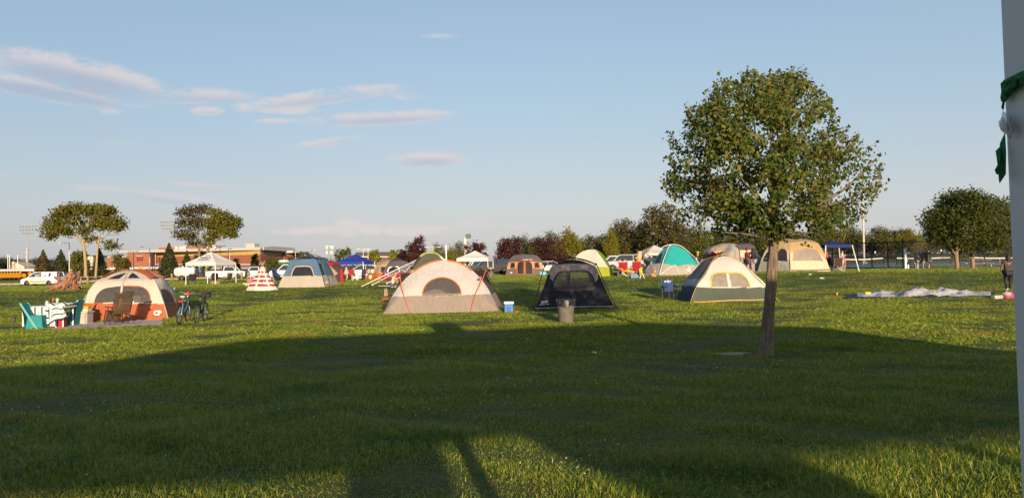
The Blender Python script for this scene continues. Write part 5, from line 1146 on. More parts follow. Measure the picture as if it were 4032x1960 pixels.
def lamp_post(px, d, top, label, mt, arm=None, r=.09, grp='car park lamp posts', head=(.7, .3, .14)):
    t = Tr('lamp_post', label, 'lamp post', px, d, grp); H = t.p(px, top).z
    mb = MB(); mb.lathe([(r * 2, -.2), (r * 2, .5), (r, .55), (r * .7, H)], 8); mb.build('pole', mt, t.o, True)
    mb = MB(); hs = MB()
    for a in (arm or (0,)):
        if a: mb.tube([(0, 0, H), (a, 0, H + .05)], r * .4, 5)
        hs.rbox((a * 1.15, 0, H + .05), head, .04)
    if mb.v: mb.build('arm', mt, t.o)
    hs.build('lamp_head', mt, t.o, True); return t
PWH = mat('pale_lamp_paint', (.62, .58, .52), .5)
lamp_post(273, 125, 957, 'pale street lamp with one arm left of the bare trunk', PWH, (-1.2,))
lamp_post(590, 150, 972, 'pale street lamp before the school wall left of the big spruce', PWH, (-1.4,))
lamp_post(526, 180, 991, 'dark lamp post at the school red window', STEEL, (-.8, .8)); lamp_post(601, 190, 997, 'short dark lamp post left of the big spruce', STEEL, (-.8, .8)); lamp_post(867, 175, 969, 'dark twin lamp post above the printed canopy', STEEL, (-.9, .9)); lamp_post(899, 180, 980, 'dark lamp post right of the printed canopy peak', STEEL, (.5,))
lamp_post(1164, 190, 991, 'white lamp post right of the school end wing', PWH, (-1, 1)); lamp_post(1226, 170, 985, 'grey lamp post above the blue cabin tent', GALV, (.6,)); lamp_post(1431, 170, 981, 'white twin lamp post left above the brown roof', PWH, (-1, 1)); lamp_post(1450, 185, 984, 'white twin lamp post right above the brown roof', PWH, (-1, 1))
lamp_post(1706, 140, 974, 'white twin lamp post behind the grey dome tent', PWH, (-1, 1)); lamp_post(2008, 215, 948, 'thin lamp pole beside the wide plum tree', GALV, r=.05) if False else None
t = Tr('flag_pole', 'plain white pole rising behind the big grey and orange tent', 'pole', 1758, 70); H = t.p(1758, 970).z; mb = MB(); mb.tube([(0, 0, -.2), (0, 0, H)], [.08, .06], 8); mb.lathe([(.02, H), (.09, H + .05), (.02, H + .14)], 8); mb.build('pole', WHITE, t.o, True)
t = Tr('radio_mast', 'pale radio mast with panel antennas above the purple trees', 'mast', 1833, 280); H = t.p(1833, 936).z
mb = MB(); mb.tube([(0, 0, 0), (0, 0, H)], [.8, .55], 8); mb.build('mast', PWH, t.o, True); mb = MB()
for k in range(3): mb.rbox((.9 - k * .4, -.9, H - 3.5 - k * 3), (.6, .3, 2.4), .1)
mb.build('antenna_panel', PWH, t.o); mb = MB(); mb.rbox((1.2, -.3, H + .6), (1.9, 1.2, 1.5), .2); mb.build('top_unit', STEEL, t.o); mb = MB(); mb.tube([(4, 0, 0), (4, 0, H - 9)], .3, 6); mb.build('side_post', PWH, t.o)
t = Tr('radio_mast', 'distant lattice mast with antennas above the blue cabin tent', 'mast', 1299, 420); H = t.p(1299, 970).z
mb = MB()
for sx, sy in ((-1, -.6), (1, -.6), (0, 1)): mb.tube([(sx * 1.2, sy * 1.2, 0), (sx * .5, sy * .5, H)], .12, 4)
for k in range(14):
    z = H * k / 14; a = 1.2 - .7 * k / 14; mb.tube([(-a, -.6 * a, z), (a, -.6 * a, z + H / 14)], .06, 3); mb.tube([(a, -.6 * a, z), (-a, -.6 * a, z + H / 14)], .06, 3)
mb.build('lattice', GALV, t.o); mb = MB()
for z in (H - .5, H - 3.5):
    for k in range(6): mb.rbox((math.cos(k * 1.05) * 1.9, math.sin(k * 1.05) * 1.9, z), (.5, .5, 2), .1)
mb.build('antenna_panel', PWH, t.o)
# tall white pole at the courts
t = Tr('court_light_pole', 'tall pale lighting pole standing behind the tennis court fence', 'pole', 3403, 112); H = t.p(3397, 700).z
mb = MB(); mb.lathe([(.18, -.3), (.16, .3), (.09, H)], 10); mb.build('pole', mat('cream_pole', (.50, .44, .37), .6), t.o, True); mb = MB(); mb.rbox((0, -.3, H), (1.0, .5, .35), .1); mb.build('lamp_head', STEEL, t.o); mb = MB(); mb.lathe([(.45, -.2), (.45, .35), (.3, .4)], 10); mb.build('footing', CONC, t.o)
# goal posts and pylons far left
for px, top, lb in ((31, 1003, 'left thin white goal post behind the buses'), (38, 1002, 'right thin white goal post behind the buses'), (70, 1003, 'single white goal upright before the pale house')):
    t = Tr('goal_post', lb, 'post', px, 255, 'goal posts behind the buses'); H = t.p(px, top).z; mb = MB(); mb.tube([(0, 0, -.3), (0, 0, H)], .11, 6); mb.build('upright', WHITE, t.o, True); mb = MB(); mb.lathe([(.22, -.2), (.22, 1.6), (.12, 1.65)], 8); mb.build('post_pad', WHITE, t.o)
t = Tr('utility_pole', 'wooden utility pole with crossarms by the left floodlight mast', 'pole', 104, 300); H = t.p(104, 977).z; mb = MB(); mb.tube([(0, 0, -.3), (0, 0, H)], [.25, .15], 6); mb.build('pole', PWH, t.o); mb = MB()
for k in range(3): mb = MB(); mb.box((0, -.2, H - .8 - k * 1.7), (2.6, .15, .2)); mb.build('crossarm', WOOD, t.o)

# ================================================================== COURT FENCE, NETS, PARK FURNITURE
NET = mat('chain_link', (.02, .02, .02), .7, alpha=.30); NETD = mat('tennis_net', (.02, .02, .02), .8, alpha=.55); FENCE = mat('black_fence_pipe', (.015, .015, .016), .4)
def fence(label, pts, tops, posts, grp=None):
    """pts: (px, d) base points; tops: photo row of the top rail at each"""
    o = thing('chain_link_fence', label, 'fence', ground(*pts[0])); b = o.location.copy()
    B = [ground(*p) - b for p in pts]; Tt = [pt(p[0], ty, p[1]) - b for p, ty in zip(pts, tops)]
    for a, c in zip(B, Tt): c.x = a.x
    mb = MB(); mb.tube(Tt, .05, 5); M_ = [a.lerp(c, .42) for a, c in zip(B, Tt)]; mb.tube(M_, .035, 5); mb.tube([a + Vector((0, 0, .08)) for a in B], .03, 5); mb.build('rail', FENCE, o)
    mb = MB(); mb.grid([B, Tt]); mb.build('mesh', NET, o)
    for px, d, ty in posts:
        g = ground(px, d) - b; q = pt(px, ty, d) - b; mb = MB(); mb.tube([g - Vector((0, 0, .2)), Vector((g.x, g.y, q.z + .05))], .06, 6); mb.ell((g.x, g.y, q.z + .06), (.075, .075, .06), 8, 4); mb.build('post', FENCE, o)
    return o
fence('black chain link fence along the near side of the tennis courts', [(3270, 78), (3378, 76.5), (3434, 76), (3497, 75), (3558, 74), (3640, 74.5)], [959, 957, 956, 954, 950, 951],
      [(3278, 78, 959), (3326, 77, 958), (3378, 76.5, 957), (3434, 76, 956), (3497, 75, 954), (3556, 74, 948)])
fence('black chain link fence of the right hand court behind the lawn trees', [(3558, 74.5), (3660, 75.5), (3780, 75.5), (3880, 76), (4060, 76)], [951, 953, 955, 955, 955], [(3662, 75.5, 953), (3778, 75.5, 955), (3877, 76, 955), (3990, 76, 955)])
fence('low dark far fence on the other side of the tennis courts', [(3230, 124), (3500, 124), (3800, 124), (4100, 124)], [1000, 1000, 998, 997], [(3300, 124, 1000), (3362, 124, 1000), (3414, 124, 1000), (3550, 124, 1000), (3675, 124, 998), (3705, 124, 998), (3880, 124, 998), (3928, 124, 997), (3960, 124, 997)])
def tnet(label, x0, x1, d, y0, y1):
    o = thing('tennis_net', label, 'tennis net', ground(x0, d), 0, 'nets of the tennis courts'); b = o.location.copy()
    P = [ground(x0 + (x1 - x0) * k / 12, d) - b for k in range(13)]; Tt = [pt(x0 + (x1 - x0) * k / 12, y0 + (y1 - y0) * k / 12 + 3.0 * math.sin(math.pi * k / 12), d) - b for k in range(13)]
    for a, c in zip(P, Tt): c.x = a.x
    mb = MB(); mb.grid([[p + Vector((0, 0, .06)) for p in P], Tt]); mb.build('net', NETD, o)
    mb = MB(); mb.grid([[p + Vector((0, -.02, -.13)) for p in Tt], [p + Vector((0, -.02, .02)) for p in Tt]]); mb.build('net_band', mat('net_tape', (.6, .6, .58), .7), o)
    for k in (0, 12): mb = MB(); mb.tube([P[k] - Vector((0, 0, .2)), Tt[k] + Vector((0, 0, .08))], .06, 6); mb.build('net_post', FENCE, o)
    mb = MB(); mb.tube([P[6], Tt[6]], .02, 4); mb.build('centre_strap', WHITE, o)
tnet('tennis net hung at the left court near the navy canopy', 3322, 3480, 98, 1019, 1014)
tnet('tennis net behind the grey utility boxes', 3530, 3745, 97, 1014, 1011); tnet('tennis net behind the picnic table and lawn tree', 3815, 4060, 97, 1012, 1011)
# utility cabinets
t = Tr('utility_cabinets', 'grey electric boxes on a weathered board held by posts', 'electric box', 3632, 66)
for x in (3606, 3658): mb = MB(); mb.box(t.g(x, .12) + Vector((0, 0, .6)), (.12, .1, 1.3)); mb.build('post', WOOD, t.o)
mb = MB(); P = [t.p(*a) for a in ((3600, 993, .05), (3664, 990, .05), (3664, 1036, .05), (3600, 1038, .05))]; mb.prism(P, (0, .05, 0)); mb.build('back_board', WOOD, t.o)
BOX = mat('grey_enamel', (.20, .22, .23), .5)
for (x0, y0, x1, y1) in ((3605, 996, 3620, 1032), (3648, 992, 3663, 1031), (3620, 991, 3647, 1004)):
    c = (t.p(x0, y0) + t.p(x1, y1)) / 2; s_ = t.p(x1, y0) - t.p(x0, y1); mb = MB(); mb.rbox(c - Vector((0, .12, 0)), (abs(s_.x), .26, abs(s_.z)), .03); mb.build('cabinet', BOX, t.o, False)
mb = MB(); mb.lathe([(.09, 0), (.09, .08)], 10); mb.v = [tuple(Euler((R(90), 0, 0)).to_matrix() @ Vector(v) + t.p(3643, 997, -.26)) for v in mb.v]; mb.build('meter', BLACK, t.o)
mb = MB()
for x in (3612, 3616, 3635): mb.tube([t.g(x, 0), t.p(x, 1030 if x < 3630 else 1004, 0)], .045, 6)
mb.build('conduit', GALV, t.o)
t = Tr('marker_post', 'tall white square post before the fence left of the electric boxes', 'post', 3566, 66); H = t.p(3566, 981).z; mb = MB(); mb.rbox((0, 0, H / 2), (.17, .17, H + .1), .02); mb.build('post', WHITE, t.o); mb = MB(); mb.rbox((0, 0, H + .03), (.2, .2, .06), .02); mb.build('post_cap', WHITE, t.o); mb = MB(); mb.rbox((.16, .06, H * .52), (.16, .12, .5), .03); mb.build('side_box', BOX, t.o)
t = Tr('pipe_stub', 'short green and white pipe stub beside the tall white post', 'pipe', 3576, 66); H = t.p(3576, 1042).z; mb = MB(); mb.lathe([(.07, -.1), (.07, H - .04), (.05, H)], 12); mb.build('pipe', WHITE, t.o, True); mb = MB(); mb.rbox((.09, .06, H * .45), (.06, .08, H * .8), .02); mb.build('guard', mat('dark_green', (.03, .12, .05), .6), t.o)
for px, py, lb in ((3446, 993, 'small white notice on the far court fence'), (3657, 988, 'white notice above the electric boxes on the far fence'), (3706, 986, 'white notice left of the lawn trees on the far fence')):
    P = pt(px, py, 123); o = thing('notice_sign', lb, 'sign', P, 0, 'notices on the far court fence'); mb = MB(); mb.rbox((0, 0, 0), (.22, .04, .32), .02); mb.build('panel', WHITE, o); mb = MB(); mb.box((0, -.025, .04), (.14, .01, .05)); mb.build('printed_mark', mat('sign_red', (.4, .03, .03), .6), o); mb = MB(); mb.tube([(0, .04, -.3), (0, .04, .3)], .02, 4); mb.build('bracket', FENCE, o)
def picnic_table(px, d, w, label, rz=0, name='picnic_table', mt=WOOD, lm=GALV):
    o = thing(name, label, 'picnic table', ground(px, d), rz)
    mb = MB()
    for k in range(5): mb.rbox((0, -.32 + k * .16, .75), (w, .14, .04), .01)
    mb.build('table_top', mt, o)
    for s in (-1, 1):
        mb = MB(); mb.rbox((0, s * .72, .45), (w, .26, .04), .01); mb.build('bench_seat', mt, o)
    for s in (-1, 1):
        mb = MB(); x = s * w * .36
        mb.tube([(x, -.72, .43), (x, -.72, .06), (x, -.5, .02), (x, -.2, .06), (x, -.16, .73)], .03, 6); mb.tube([(x, .72, .43), (x, .72, .06), (x, .5, .02), (x, .2, .06), (x, .16, .73)], .03, 6); mb.tube([(x, -.75, .42), (x, .75, .42)], .025, 6); mb.build('leg_frame', lm, o, True)
    return o
picnic_table(3846, 65.5, 2.25, 'picnic table with pale tube legs under the two round lawn trees', R(4))
# wooden bollards and rail
bol = None
for px, d, top in ((677, 98, 1086), (732, 96, 1084), (898, 97, 1074), (952, 97, 1080), (346, 99, 1094), (303, 101, 1078), (1078, 70, 1068), (1125, 96, 1085)):
    lb = {677: 'wooden bollard at the road left of the tank trailer', 732: 'wooden bollard in front of the white tank', 898: 'wooden bollard before the pickup bed', 952: 'wooden bollard at the pickup front wheel', 346: 'wooden bollard at the road rail behind the log pile', 303: 'thin stake behind the top of the log pile', 1078: 'pale post behind the striped teepee', 1125: 'bollard behind the blue tent left edge'}[px]
    P = ground(px, d)
    if bol is None:
        bol = thing('wooden_bollard', lb, 'bollard', P, 0, 'wooden bollards by the road'); mb = MB(); mb.rbox((0, 0, .4), (.24, .24, 1.0), .03); mb.build('post', WOOD, bol); mb = MB(); mb.rbox((0, 0, .9), (.2, .2, .06), .04); mb.build('cap', WOOD, bol)
    else: clone(bol, P, 0, lb)
t = Tr('rail_fence', 'low wooden rail fence along the road behind the log pile', 'fence', 325, 100); P = [t.g(x, 0) for x in (290, 318, 346, 400)]
for h_ in (.45, .85): mb = MB(); mb.tube([p + Vector((0, 0, h_)) for p in P], .06, 5); mb.build('rail', WOOD, t.o)
for p in P: mb = MB(); mb.box(p + Vector((0, 0, .5)), (.14, .14, 1.0)); mb.build('post', WOOD, t.o)

# ================================================================== VEHICLES
def wheel(parent, x, y, r, wd=.2, rim=CHROME):
    mb = MB(); mb.lathe([(r * .62, -wd / 2), (r * .9, -wd / 2), (r, -wd * .3), (r, wd * .3), (r * .9, wd / 2), (r * .62, wd / 2)], 20, cap=False)
    rot = Euler((R(90), 0, 0)).to_matrix(); mb.v = [tuple(rot @ Vector(v)) for v in mb.v]
    o = mb.build('tyre', RUBBER, None, True); 
    wobj = bpy.data.objects.new('wheel', None); COL.objects.link(wobj); wobj.parent = parent; wobj.location = (x, y, r); wobj.empty_display_size = .1; o.parent = wobj
    mb = MB(); mb.lathe([(r * .64, -wd * .42), (r * .5, -wd * .3), (r * .15, -wd * .36), (r * .15, wd * .36), (r * .5, wd * .3), (r * .64, wd * .42)], 14); mb.v = [tuple(rot @ Vector(v)) for v in mb.v]; mb.build('rim', rim, wobj, True)
def paint(name, col): return mat(name, col, .25, var=.02, spec=.6, coat=.5)
SHAPES = {  # side outline (length fraction, height), belt, roof line, wheel radius
    'sedan': dict(L=4.7, W=1.8, body=[(0, .45), (0, .78), (.05, .86), (.20, .92), (.78, .95), (.97, .92), (1, .75), (1, .40)], glass=[(.16, .90), (.33, 1.38), (.62, 1.42), (.84, .95)], wb=(.18, .80), r=.32),
    'suv': dict(L=4.8, W=1.88, body=[(0, .5), (0, .85), (.04, .98), (.22, 1.04), (.97, 1.08), (1, .95), (1, .45)], glass=[(.20, 1.02), (.34, 1.64), (.90, 1.66), (.985, 1.08)], wb=(.19, .80), r=.36),
    'van': dict(L=4.75, W=1.85, body=[(0, .45), (.01, .80), (.05, .92), (.21, 1.12), (.99, 1.15), (1, .95), (1, .40)], glass=[(.20, 1.10), (.36, 1.72), (.97, 1.80), (.995, 1.15)], wb=(.17, .79), r=.33, panel=True),
    'pickup': dict(L=5.7, W=1.95, body=[(0, .55), (0, .95), (.03, 1.08), (.24, 1.14), (.54, 1.16), (.545, 1.12), (.995, 1.12), (1, .60)], glass=[(.22, 1.12), (.31, 1.76), (.52, 1.78), (.545, 1.14)], wb=(.165, .76), r=.40)}
def car(kind, px, d, rz, pm, label, grp='cars parked beyond the tents', pos=None):
    S = SHAPES[kind]; L, Wd = S['L'], S['W']; P = ground(px, d) if pos is None else pos
    t = thing({'sedan': 'parked_car', 'suv': 'parked_suv', 'van': 'delivery_van', 'pickup': 'pickup_truck'}[kind], label, {'sedan': 'car', 'suv': 'car', 'van': 'van', 'pickup': 'truck'}[kind], P, rz, grp)
    X = lambda f: L / 2 - f * L     # front is +x
    r = S['r']; low = .26; pts = []
    for f, z in S['body']: pts.append((X(f), z))
    # underside with wheel openings
    bot = [(X(1) + .02, .32)]
    for f in S['wb'][::-1]:
        for k in range(9):
            a = math.pi * k / 8; bot.append((X(f) - math.cos(a) * (r + .07), low + math.sin(a) * (r + .13)))
    bot.append((X(0) - .02, .30)); poly = pts + bot
    cx = sum(p[0] for p in poly) / len(poly); cz = .65; mb = MB(); rings = []
    for y, k in ((-Wd / 2, .975), (-Wd / 2 + .07, 1), (0, 1.0), (Wd / 2 - .07, 1), (Wd / 2, .975)): rings.append([(cx + (x - cx) * k, y, cz + (z - cz) * k) for x, z in poly])
    n = len(poly); vs = [p for rg in rings for p in rg]; fs = [tuple(range(n)), tuple(range(5 * n - 1, 4 * n - 1, -1))]
    for i in range(4):
        for j in range(n): fs.append((i * n + j, (i + 1) * n + j, (i + 1) * n + (j + 1) % n, i * n + (j + 1) % n))
    mb.add(vs, fs); mb.build('body', pm, t)
    g = [(X(f), z) for f, z in S['glass']]
    wb_, wt = Wd / 2 - .06, Wd / 2 - .24
    def gh(a, b, y0, y1):  # greenhouse prism ring
        return None
    mb = MB(); vs = []
    for s in (-1, 1): vs += [(g[0][0], s * wb_, g[0][1]), (g[1][0], s * wt, g[1][1] - .03), (g[2][0], s * wt, g[2][1] - .03), (g[3][0], s * wb_, g[3][1])]
    mb.add(vs, [(0, 1, 2, 3), (7, 6, 5, 4), (0, 4, 5, 1), (2, 6, 7, 3), (1, 5, 6, 2)]); mb.build('windows', pm if False else GLASS, t)
    mb = MB(); mb.rbox(((g[1][0] + g[2][0]) / 2, 0, (g[1][1] + g[2][1]) / 2), (abs(g[2][0] - g[1][0]) + .12, wt * 2 + .06, .07), .03, Euler((0, math.atan2(g[1][1] - g[2][1], g[2][0] - g[1][0]) * -1 if False else 0, 0)))
    mb.build('roof', pm, t)
    for s in (-1, 1):
        PL = [(g[0][0], wb_, g[0][1], g[1][0], wt + .01, g[1][1], .045), (g[3][0], wb_, g[3][1], g[2][0], wt + .01, g[2][1], .06)]
        if kind != 'pickup': x = (g[1][0] + g[2][0]) / 2; PL.append((x - .05, wb_ + .012, g[0][1] + .02, x, wt + .012, g[1][1], .04))
        for x0, y0, z0, x1, y1, z1, r_ in PL: mb = MB(); mb.tube([(x0, s * y0, z0), (x1, s * y1, z1)], r_, 5); mb.build('pillar', pm, t)
    if S.get('panel'):
        mb = MB(); xa = g[1][0] - (g[1][0] - g[2][0]) * .34
        for s in (-1, 1): mb.prism([(xa, s * (wb_ + .012), g[0][1]), (xa, s * (wt + .02), g[1][1]), (g[2][0], s * (wt + .02), g[2][1]), (g[3][0], s * (wb_ + .012), g[3][1])], (0, s * .015, 0))
        mb.build('cargo_panel', pm, t)
    for f in S['wb']:
        for s in (-1, 1): wheel(t, X(f), s * (Wd / 2 - .12), r)
    zl = .72 if kind != 'pickup' else .85
    for s in (-1, 1):
        mb = MB(); mb.rbox((X(0) - .04, s * (Wd / 2 - .26), zl), (.16, .36, .16), .04); mb.build('headlight', HEADL, t)
        mb = MB(); mb.rbox((X(1) + .04, s * (Wd / 2 - .17), zl + .12), (.12, .22, .26), .04); mb.build('taillight', REDL, t)
    mb = MB(); mb.rbox((X(0) - .03, 0, .44), (.2, Wd - .1, .2), .06); mb.build('front_bumper', BLACK if kind != 'sedan' else pm, t); mb = MB(); mb.rbox((X(1) + .03, 0, .48), (.2, Wd - .1, .2), .06); mb.build('rear_bumper', BLACK if kind == 'pickup' else pm, t)
    for s in (-1, 1): mb = MB(); mb.rbox((g[0][0] - .22, s * (Wd / 2 + .06), g[0][1] + .08), (.12, .2, .15), .04); mb.build('side_mirror', pm, t)
    return t
PW = paint('white_car_paint', (.74, .73, .70)); PS = paint('silver_car_paint', (.42, .43, .44)); PK = paint('black_car_paint', (.012, .012, .014)); PB = paint('navy_car_paint', (.02, .035, .075)); PR = paint('red_car_paint', (.30, .015, .015)); PBR = paint('bronze_car_paint', (.10, .07, .05))
van = car('van', 168, 98, R(180), PW, 'white delivery van wrapped in colourful pictures driving on the left road', None)
def decal(parent, pts, mt, name='wrap_picture'):
    mb = MB(); mb.prism(pts, (0, .006, 0)); return mb.build(name, mt, parent)
# the van faces left, so its right side (local +y) looks at the camera: pictures on its flank
for nm, col, pts in (('wrap_blue', (.02, .16, .30), [(.95, 1.50), (.55, 1.72), (.25, 1.72), (.35, 1.45)]), ('wrap_grey', (.25, .25, .27), [(.5, .72), (.5, 1.42), (-.35, 1.62), (-.35, .85)]), ('wrap_red', (.4, .03, .05), [(.1, .95), (.1, 1.25), (-.05, 1.25), (-.05, .95)]), ('wrap_dark', (.05, .05, .09), [(-.15, .9), (-.1, 1.5), (-.3, 1.5), (-.32, .9)]),
                     ('wrap_purple', (.15, .03, .15), [(-1.25, 1.25), (-1.3, 1.6), (-2.0, 1.25), (-2.15, .8), (-1.7, .95)]), ('wrap_ink', (.03, .03, .05), [(-1.3, 1.55), (-1.3, 1.7), (-1.6, 1.6), (-1.7, 1.35)]), ('wrap_orange', (.55, .25, .02), [(-1.0, .42), (-1.0, .62), (1.3, .62), (1.3, .42)]), ('wrap_yellow', (.55, .5, .08), [(1.5, .72), (1.5, .85), (.7, .85), (.7, .74)]), ('wrap_lens', (.2, .18, .18), [(-.7, 1.15), (-.7, 1.38), (-1.0, 1.38), (-1.0, 1.15)]), ('wrap_gold', (.5, .3, .03), [(2.1, .75), (2.0, .9), (1.6, 1.0), (1.6, .9)])):
    def yw(z): return -.93 - .004 if z < 1.12 else -(.93 - .075 - (z - 1.12) / .62 * .155) - .04
    m_ = mat(nm, col, .5)
    decal(van, [(x, -yw(z), z) for x, z in pts], m_)
pk = car('pickup', 895, 109, R(2), PW, 'white pickup truck parked on the grass with black front guard', None)
mb = MB()
for z in (.6, .85, 1.1): mb.tube([(2.95, -.7, z), (2.98, .7, z)], .05, 6)
for y in (-.7, -.25, .25, .7): mb.tube([(2.96, y, .45), (2.96, y, 1.15)], .05, 6)
mb.rbox((3.0, 0, .6), (.3, 1.5, .3), .05); mb.build('grille_guard', BLACK, pk)
mb = MB(); mb.prism([(-.35, -.985, 1.16), (-2.75, -.985, 1.16), (-2.75, -.985, 1.12), (-.35, -.985, 1.12)], (0, 1.97, 0)); mb.build('bed_rail', PW, pk)
for sx in (-1.48, 1.9): mb = MB(); mb.tube([(sx + math.cos(R(a)) * .53, -.985, .36 + math.sin(R(a)) * .55) for a in range(0, 181, 15)], .05, 5); mb.build('fender_flare', BLACK, pk)
car('suv', 1150, 86, R(176), PW, 'white suv with roof box carrying load behind the blue cabin tent', None)
car('suv', 1922, 92, R(15), PW, 'white suv seen from behind left under the plain white canopy')
car('suv', 1930, 82, R(194), PK, 'black suv parked between white canopy and orange trimmed tent')
car('sedan', 1447, 84, R(183), PS, 'silver sedan behind the blue canopy legs'); car('suv', 1368, 88, R(176), PK, 'dark suv under the left half of the blue canopy'); car('suv', 1470, 96, R(4), PB, 'navy suv just above the silver sedan roof')
car('suv', 2425, 84, R(182), PW, 'white suv behind the lime green tent flank'); car('suv', 2470, 75, R(172), PS, 'silver suv with dark windows behind the seated campers')
car('suv', 2500, 92, R(178), PW, 'pale suv roof showing above the silver suv'); car('sedan', 2545, 88, R(175), PBR, 'dark car under the small white vented canopy'); car('sedan', 1100, 104, R(178), PK, 'dark low car between pickup and striped teepee'); car('pickup', 1020, 124, R(182), PW, 'distant white truck right of the pickup front guard')
car('suv', 237, 112, R(180), PK, 'dark car half hidden behind the log pile'); car('sedan', 2160, 92, R(178), PS, 'silver car behind the black tent frame'); car('sedan', 1985, 96, R(178), PK, 'dark sedan left of the orange trimmed tent'); car('suv', 2010, 112, R(182), PR, 'red suv roof in the back row left of the orange trimmed tent'); car('sedan', 1985, 118, R(180), PW, 'white sedan in the back row below the wide plum tree')
car('sedan', 1800, 98, R(178), PS, 'silver sedan left of the white canopy legs')

YEL = mat('school_bus_yellow', (.62, .27, .008), .45, var=.05); BUSW = mat('white_bus_roof', (.70, .68, .66), .4)
def bus(px, d, rz, label):
    t = thing('school_bus', label, 'bus', ground(px, d), rz, 'school buses in a row'); L, Wd, H = 10.6, 2.45, 2.95
    mb = MB(); mb.rbox((-.6, 0, 1.45), (L - 1.2, Wd, 1.9), .12); mb.rbox((L / 2 - .6, 0, 1.05), (1.4, Wd - .35, 1.1), .2); mb.build('body', YEL, t)
    mb = MB(); prof = [(Wd / 2 + .01, 2.35)] + [(math.cos(R(a)) * (Wd / 2), 2.38 + math.sin(R(a)) * .55) for a in range(0, 181, 20)] + [(-Wd / 2 - .01, 2.35)]
    mb.prism([(-L / 2 + .02, y, z) for y, z in prof], (L - 1.3, 0, 0)); mb.build('roof', BUSW, t)
    for s in (-1, 1):
        for k in range(11): mb = MB(); x = -L / 2 + .75 + k * .77; mb.rbox((x, s * (Wd / 2 + .005), 2.05), (.56, .04, .5), .01); mb.build('window', GLASS, t)
        mb = MB()
        for z in (1.62, 1.2, .85): mb.box((-.6, s * (Wd / 2 + .01), z), (L - 1.3, .03, .06))
        mb.build('rub_rail', BLACK, t)
    mb = MB(); mb.rbox((L / 2 - 1.2 + .02, 0, 2.0), (.06, Wd - .3, .75), .02); mb.build('windscreen', GLASS, t)
    for y in (-.75, 0, .75): mb = MB(); mb.rbox((-L / 2 - .01, y, 1.95), (.05, .5 if y else .7, .55), .02); mb.build('rear_window', GLASS, t)
    mb = MB(); mb.rbox((-L / 2 - .02, 0, 1.15), (.05, .7, .45), .02); mb.build('rear_window', GLASS, t)
    mb = MB(); mb.rbox((-L / 2 + .05, 0, 2.62), (.25, 1.7, .34), .05); mb.rbox((L / 2 - 1.25, 0, 2.68), (.25, 1.8, .34), .05); mb.build('sign_cap', YEL, t)
    text_mesh('SCHOOL BUS', .2, BLACK, t, (-L / 2 - .085, 0, 2.62), (R(90), 0, R(-90)), 'lettering', bold=.004)
    mb = MB(); mb.rbox((-L / 2 - .05, 0, .55), (.16, Wd - .1, .3), .04); mb.rbox((L / 2 + .1, 0, .6), (.16, Wd - .2, .28), .04); mb.build('bumper', BLACK, t)
    for x in (-3.1, 3.9):
        for s in (-1, 1): wheel(t, x, s * (Wd / 2 - .18), .48, .28, BLACK)
    for s in (-1, 1): mb = MB(); mb.lathe([(.11, 0), (.11, .04)], 10); mb.v = [tuple(Euler((0, R(90), 0)).to_matrix() @ Vector(v) + Vector((L / 2 + .08, s * .85, 1.15))) for v in mb.v]; mb.build('headlight', HEADL, t); mb = MB(); mb.rbox((-L / 2 - .03, s * 1.0, 1.2), (.05, .25, .2), .03); mb.build('taillight', REDL, t)
    return t
b0 = bus(85, 208, R(8), 'school bus in side view left of the browning spruce')
clone(b0, ground(12, 200), R(62), 'school bus showing its rear end at the far left')
clone(b0, ground(325, 212), R(172), 'school bus mostly hidden behind the twin bare trunks'); clone(b0, ground(465, 214), R(10), 'school bus seen above the left part of the orange tent roof')
clone(b0, ground(530, 204), R(25), 'school bus with yellow rear cap above the orange tent peak'); clone(b0, ground(590, 210), R(12), 'school bus at the left foot of the large pointed spruce'); clone(b0, ground(618, 200), R(70), 'school bus end beside the pointed spruce'); clone(b0, ground(-50, 212), R(8), 'school bus cut off by the left picture edge')
def tank_trailer():
    t = Tr('tank_trailer', 'white water tank strapped on a small two wheel trailer', 'trailer', 735, 95); o = t.o
    mb = MB(); r = .62; prof = [(.02, -1.32), (.3, -1.30), (.5, -1.22), (r, -1.0)] + [(r, z) for z in (-.6, 0, .6)] + [(r, 1.0), (.5, 1.22), (.3, 1.30), (.02, 1.32)]
    mb.lathe(prof, 24); rot = Euler((0, R(90), 0)).to_matrix(); mb.v = [tuple(rot @ Vector(v) + Vector((-.2, 0, 1.15))) for v in mb.v]; mb.build('tank', mat('white_tank', (.72, .68, .62), .4), o, True)
    mb = MB()
    for x in (-1.0, -.45, .1, .65): mb.tube([(x, math.cos(R(a)) * (r + .01), 1.15 + math.sin(R(a)) * (r + .01)) for a in range(-30, 211, 15)], .022, 4)
    mb.build('strap', BLACK, o)
    mb = MB(); mb.lathe([(.1, 1.74), (.1, 1.9), (.06, 1.93)], 10, (-.5, 0, 0)); mb.build('fill_cap', WHITE, o, True)
    mb = MB(); mb.box((0, -.5, .5), (2.9, .08, .1)); mb.box((0, .5, .5), (2.9, .08, .1)); mb.box((1.9, 0, .5), (1.2, .08, .1)); mb.box((-1.3, 0, .5), (.1, 1.1, .1)); mb.build('frame', mat('red_frame', (.2, .03, .03), .6), o)
    for s in (-1, 1): wheel(o, -.35, s * .72, .36, .2); wheel(o, .55, s * .72, .36, .2) if s else None
    mb = MB(); mb.rbox((1.35, 0, 1.0), (.4, .5, .7), .05); mb.build('pump', BLACK, o); mb = MB(); mb.ell((1.75, 0, 1.2), (.22, .22, .25)); mb.build('blue_drum', mat('blue_drum', (.03, .12, .4), .5), o, True)
tank_trailer()

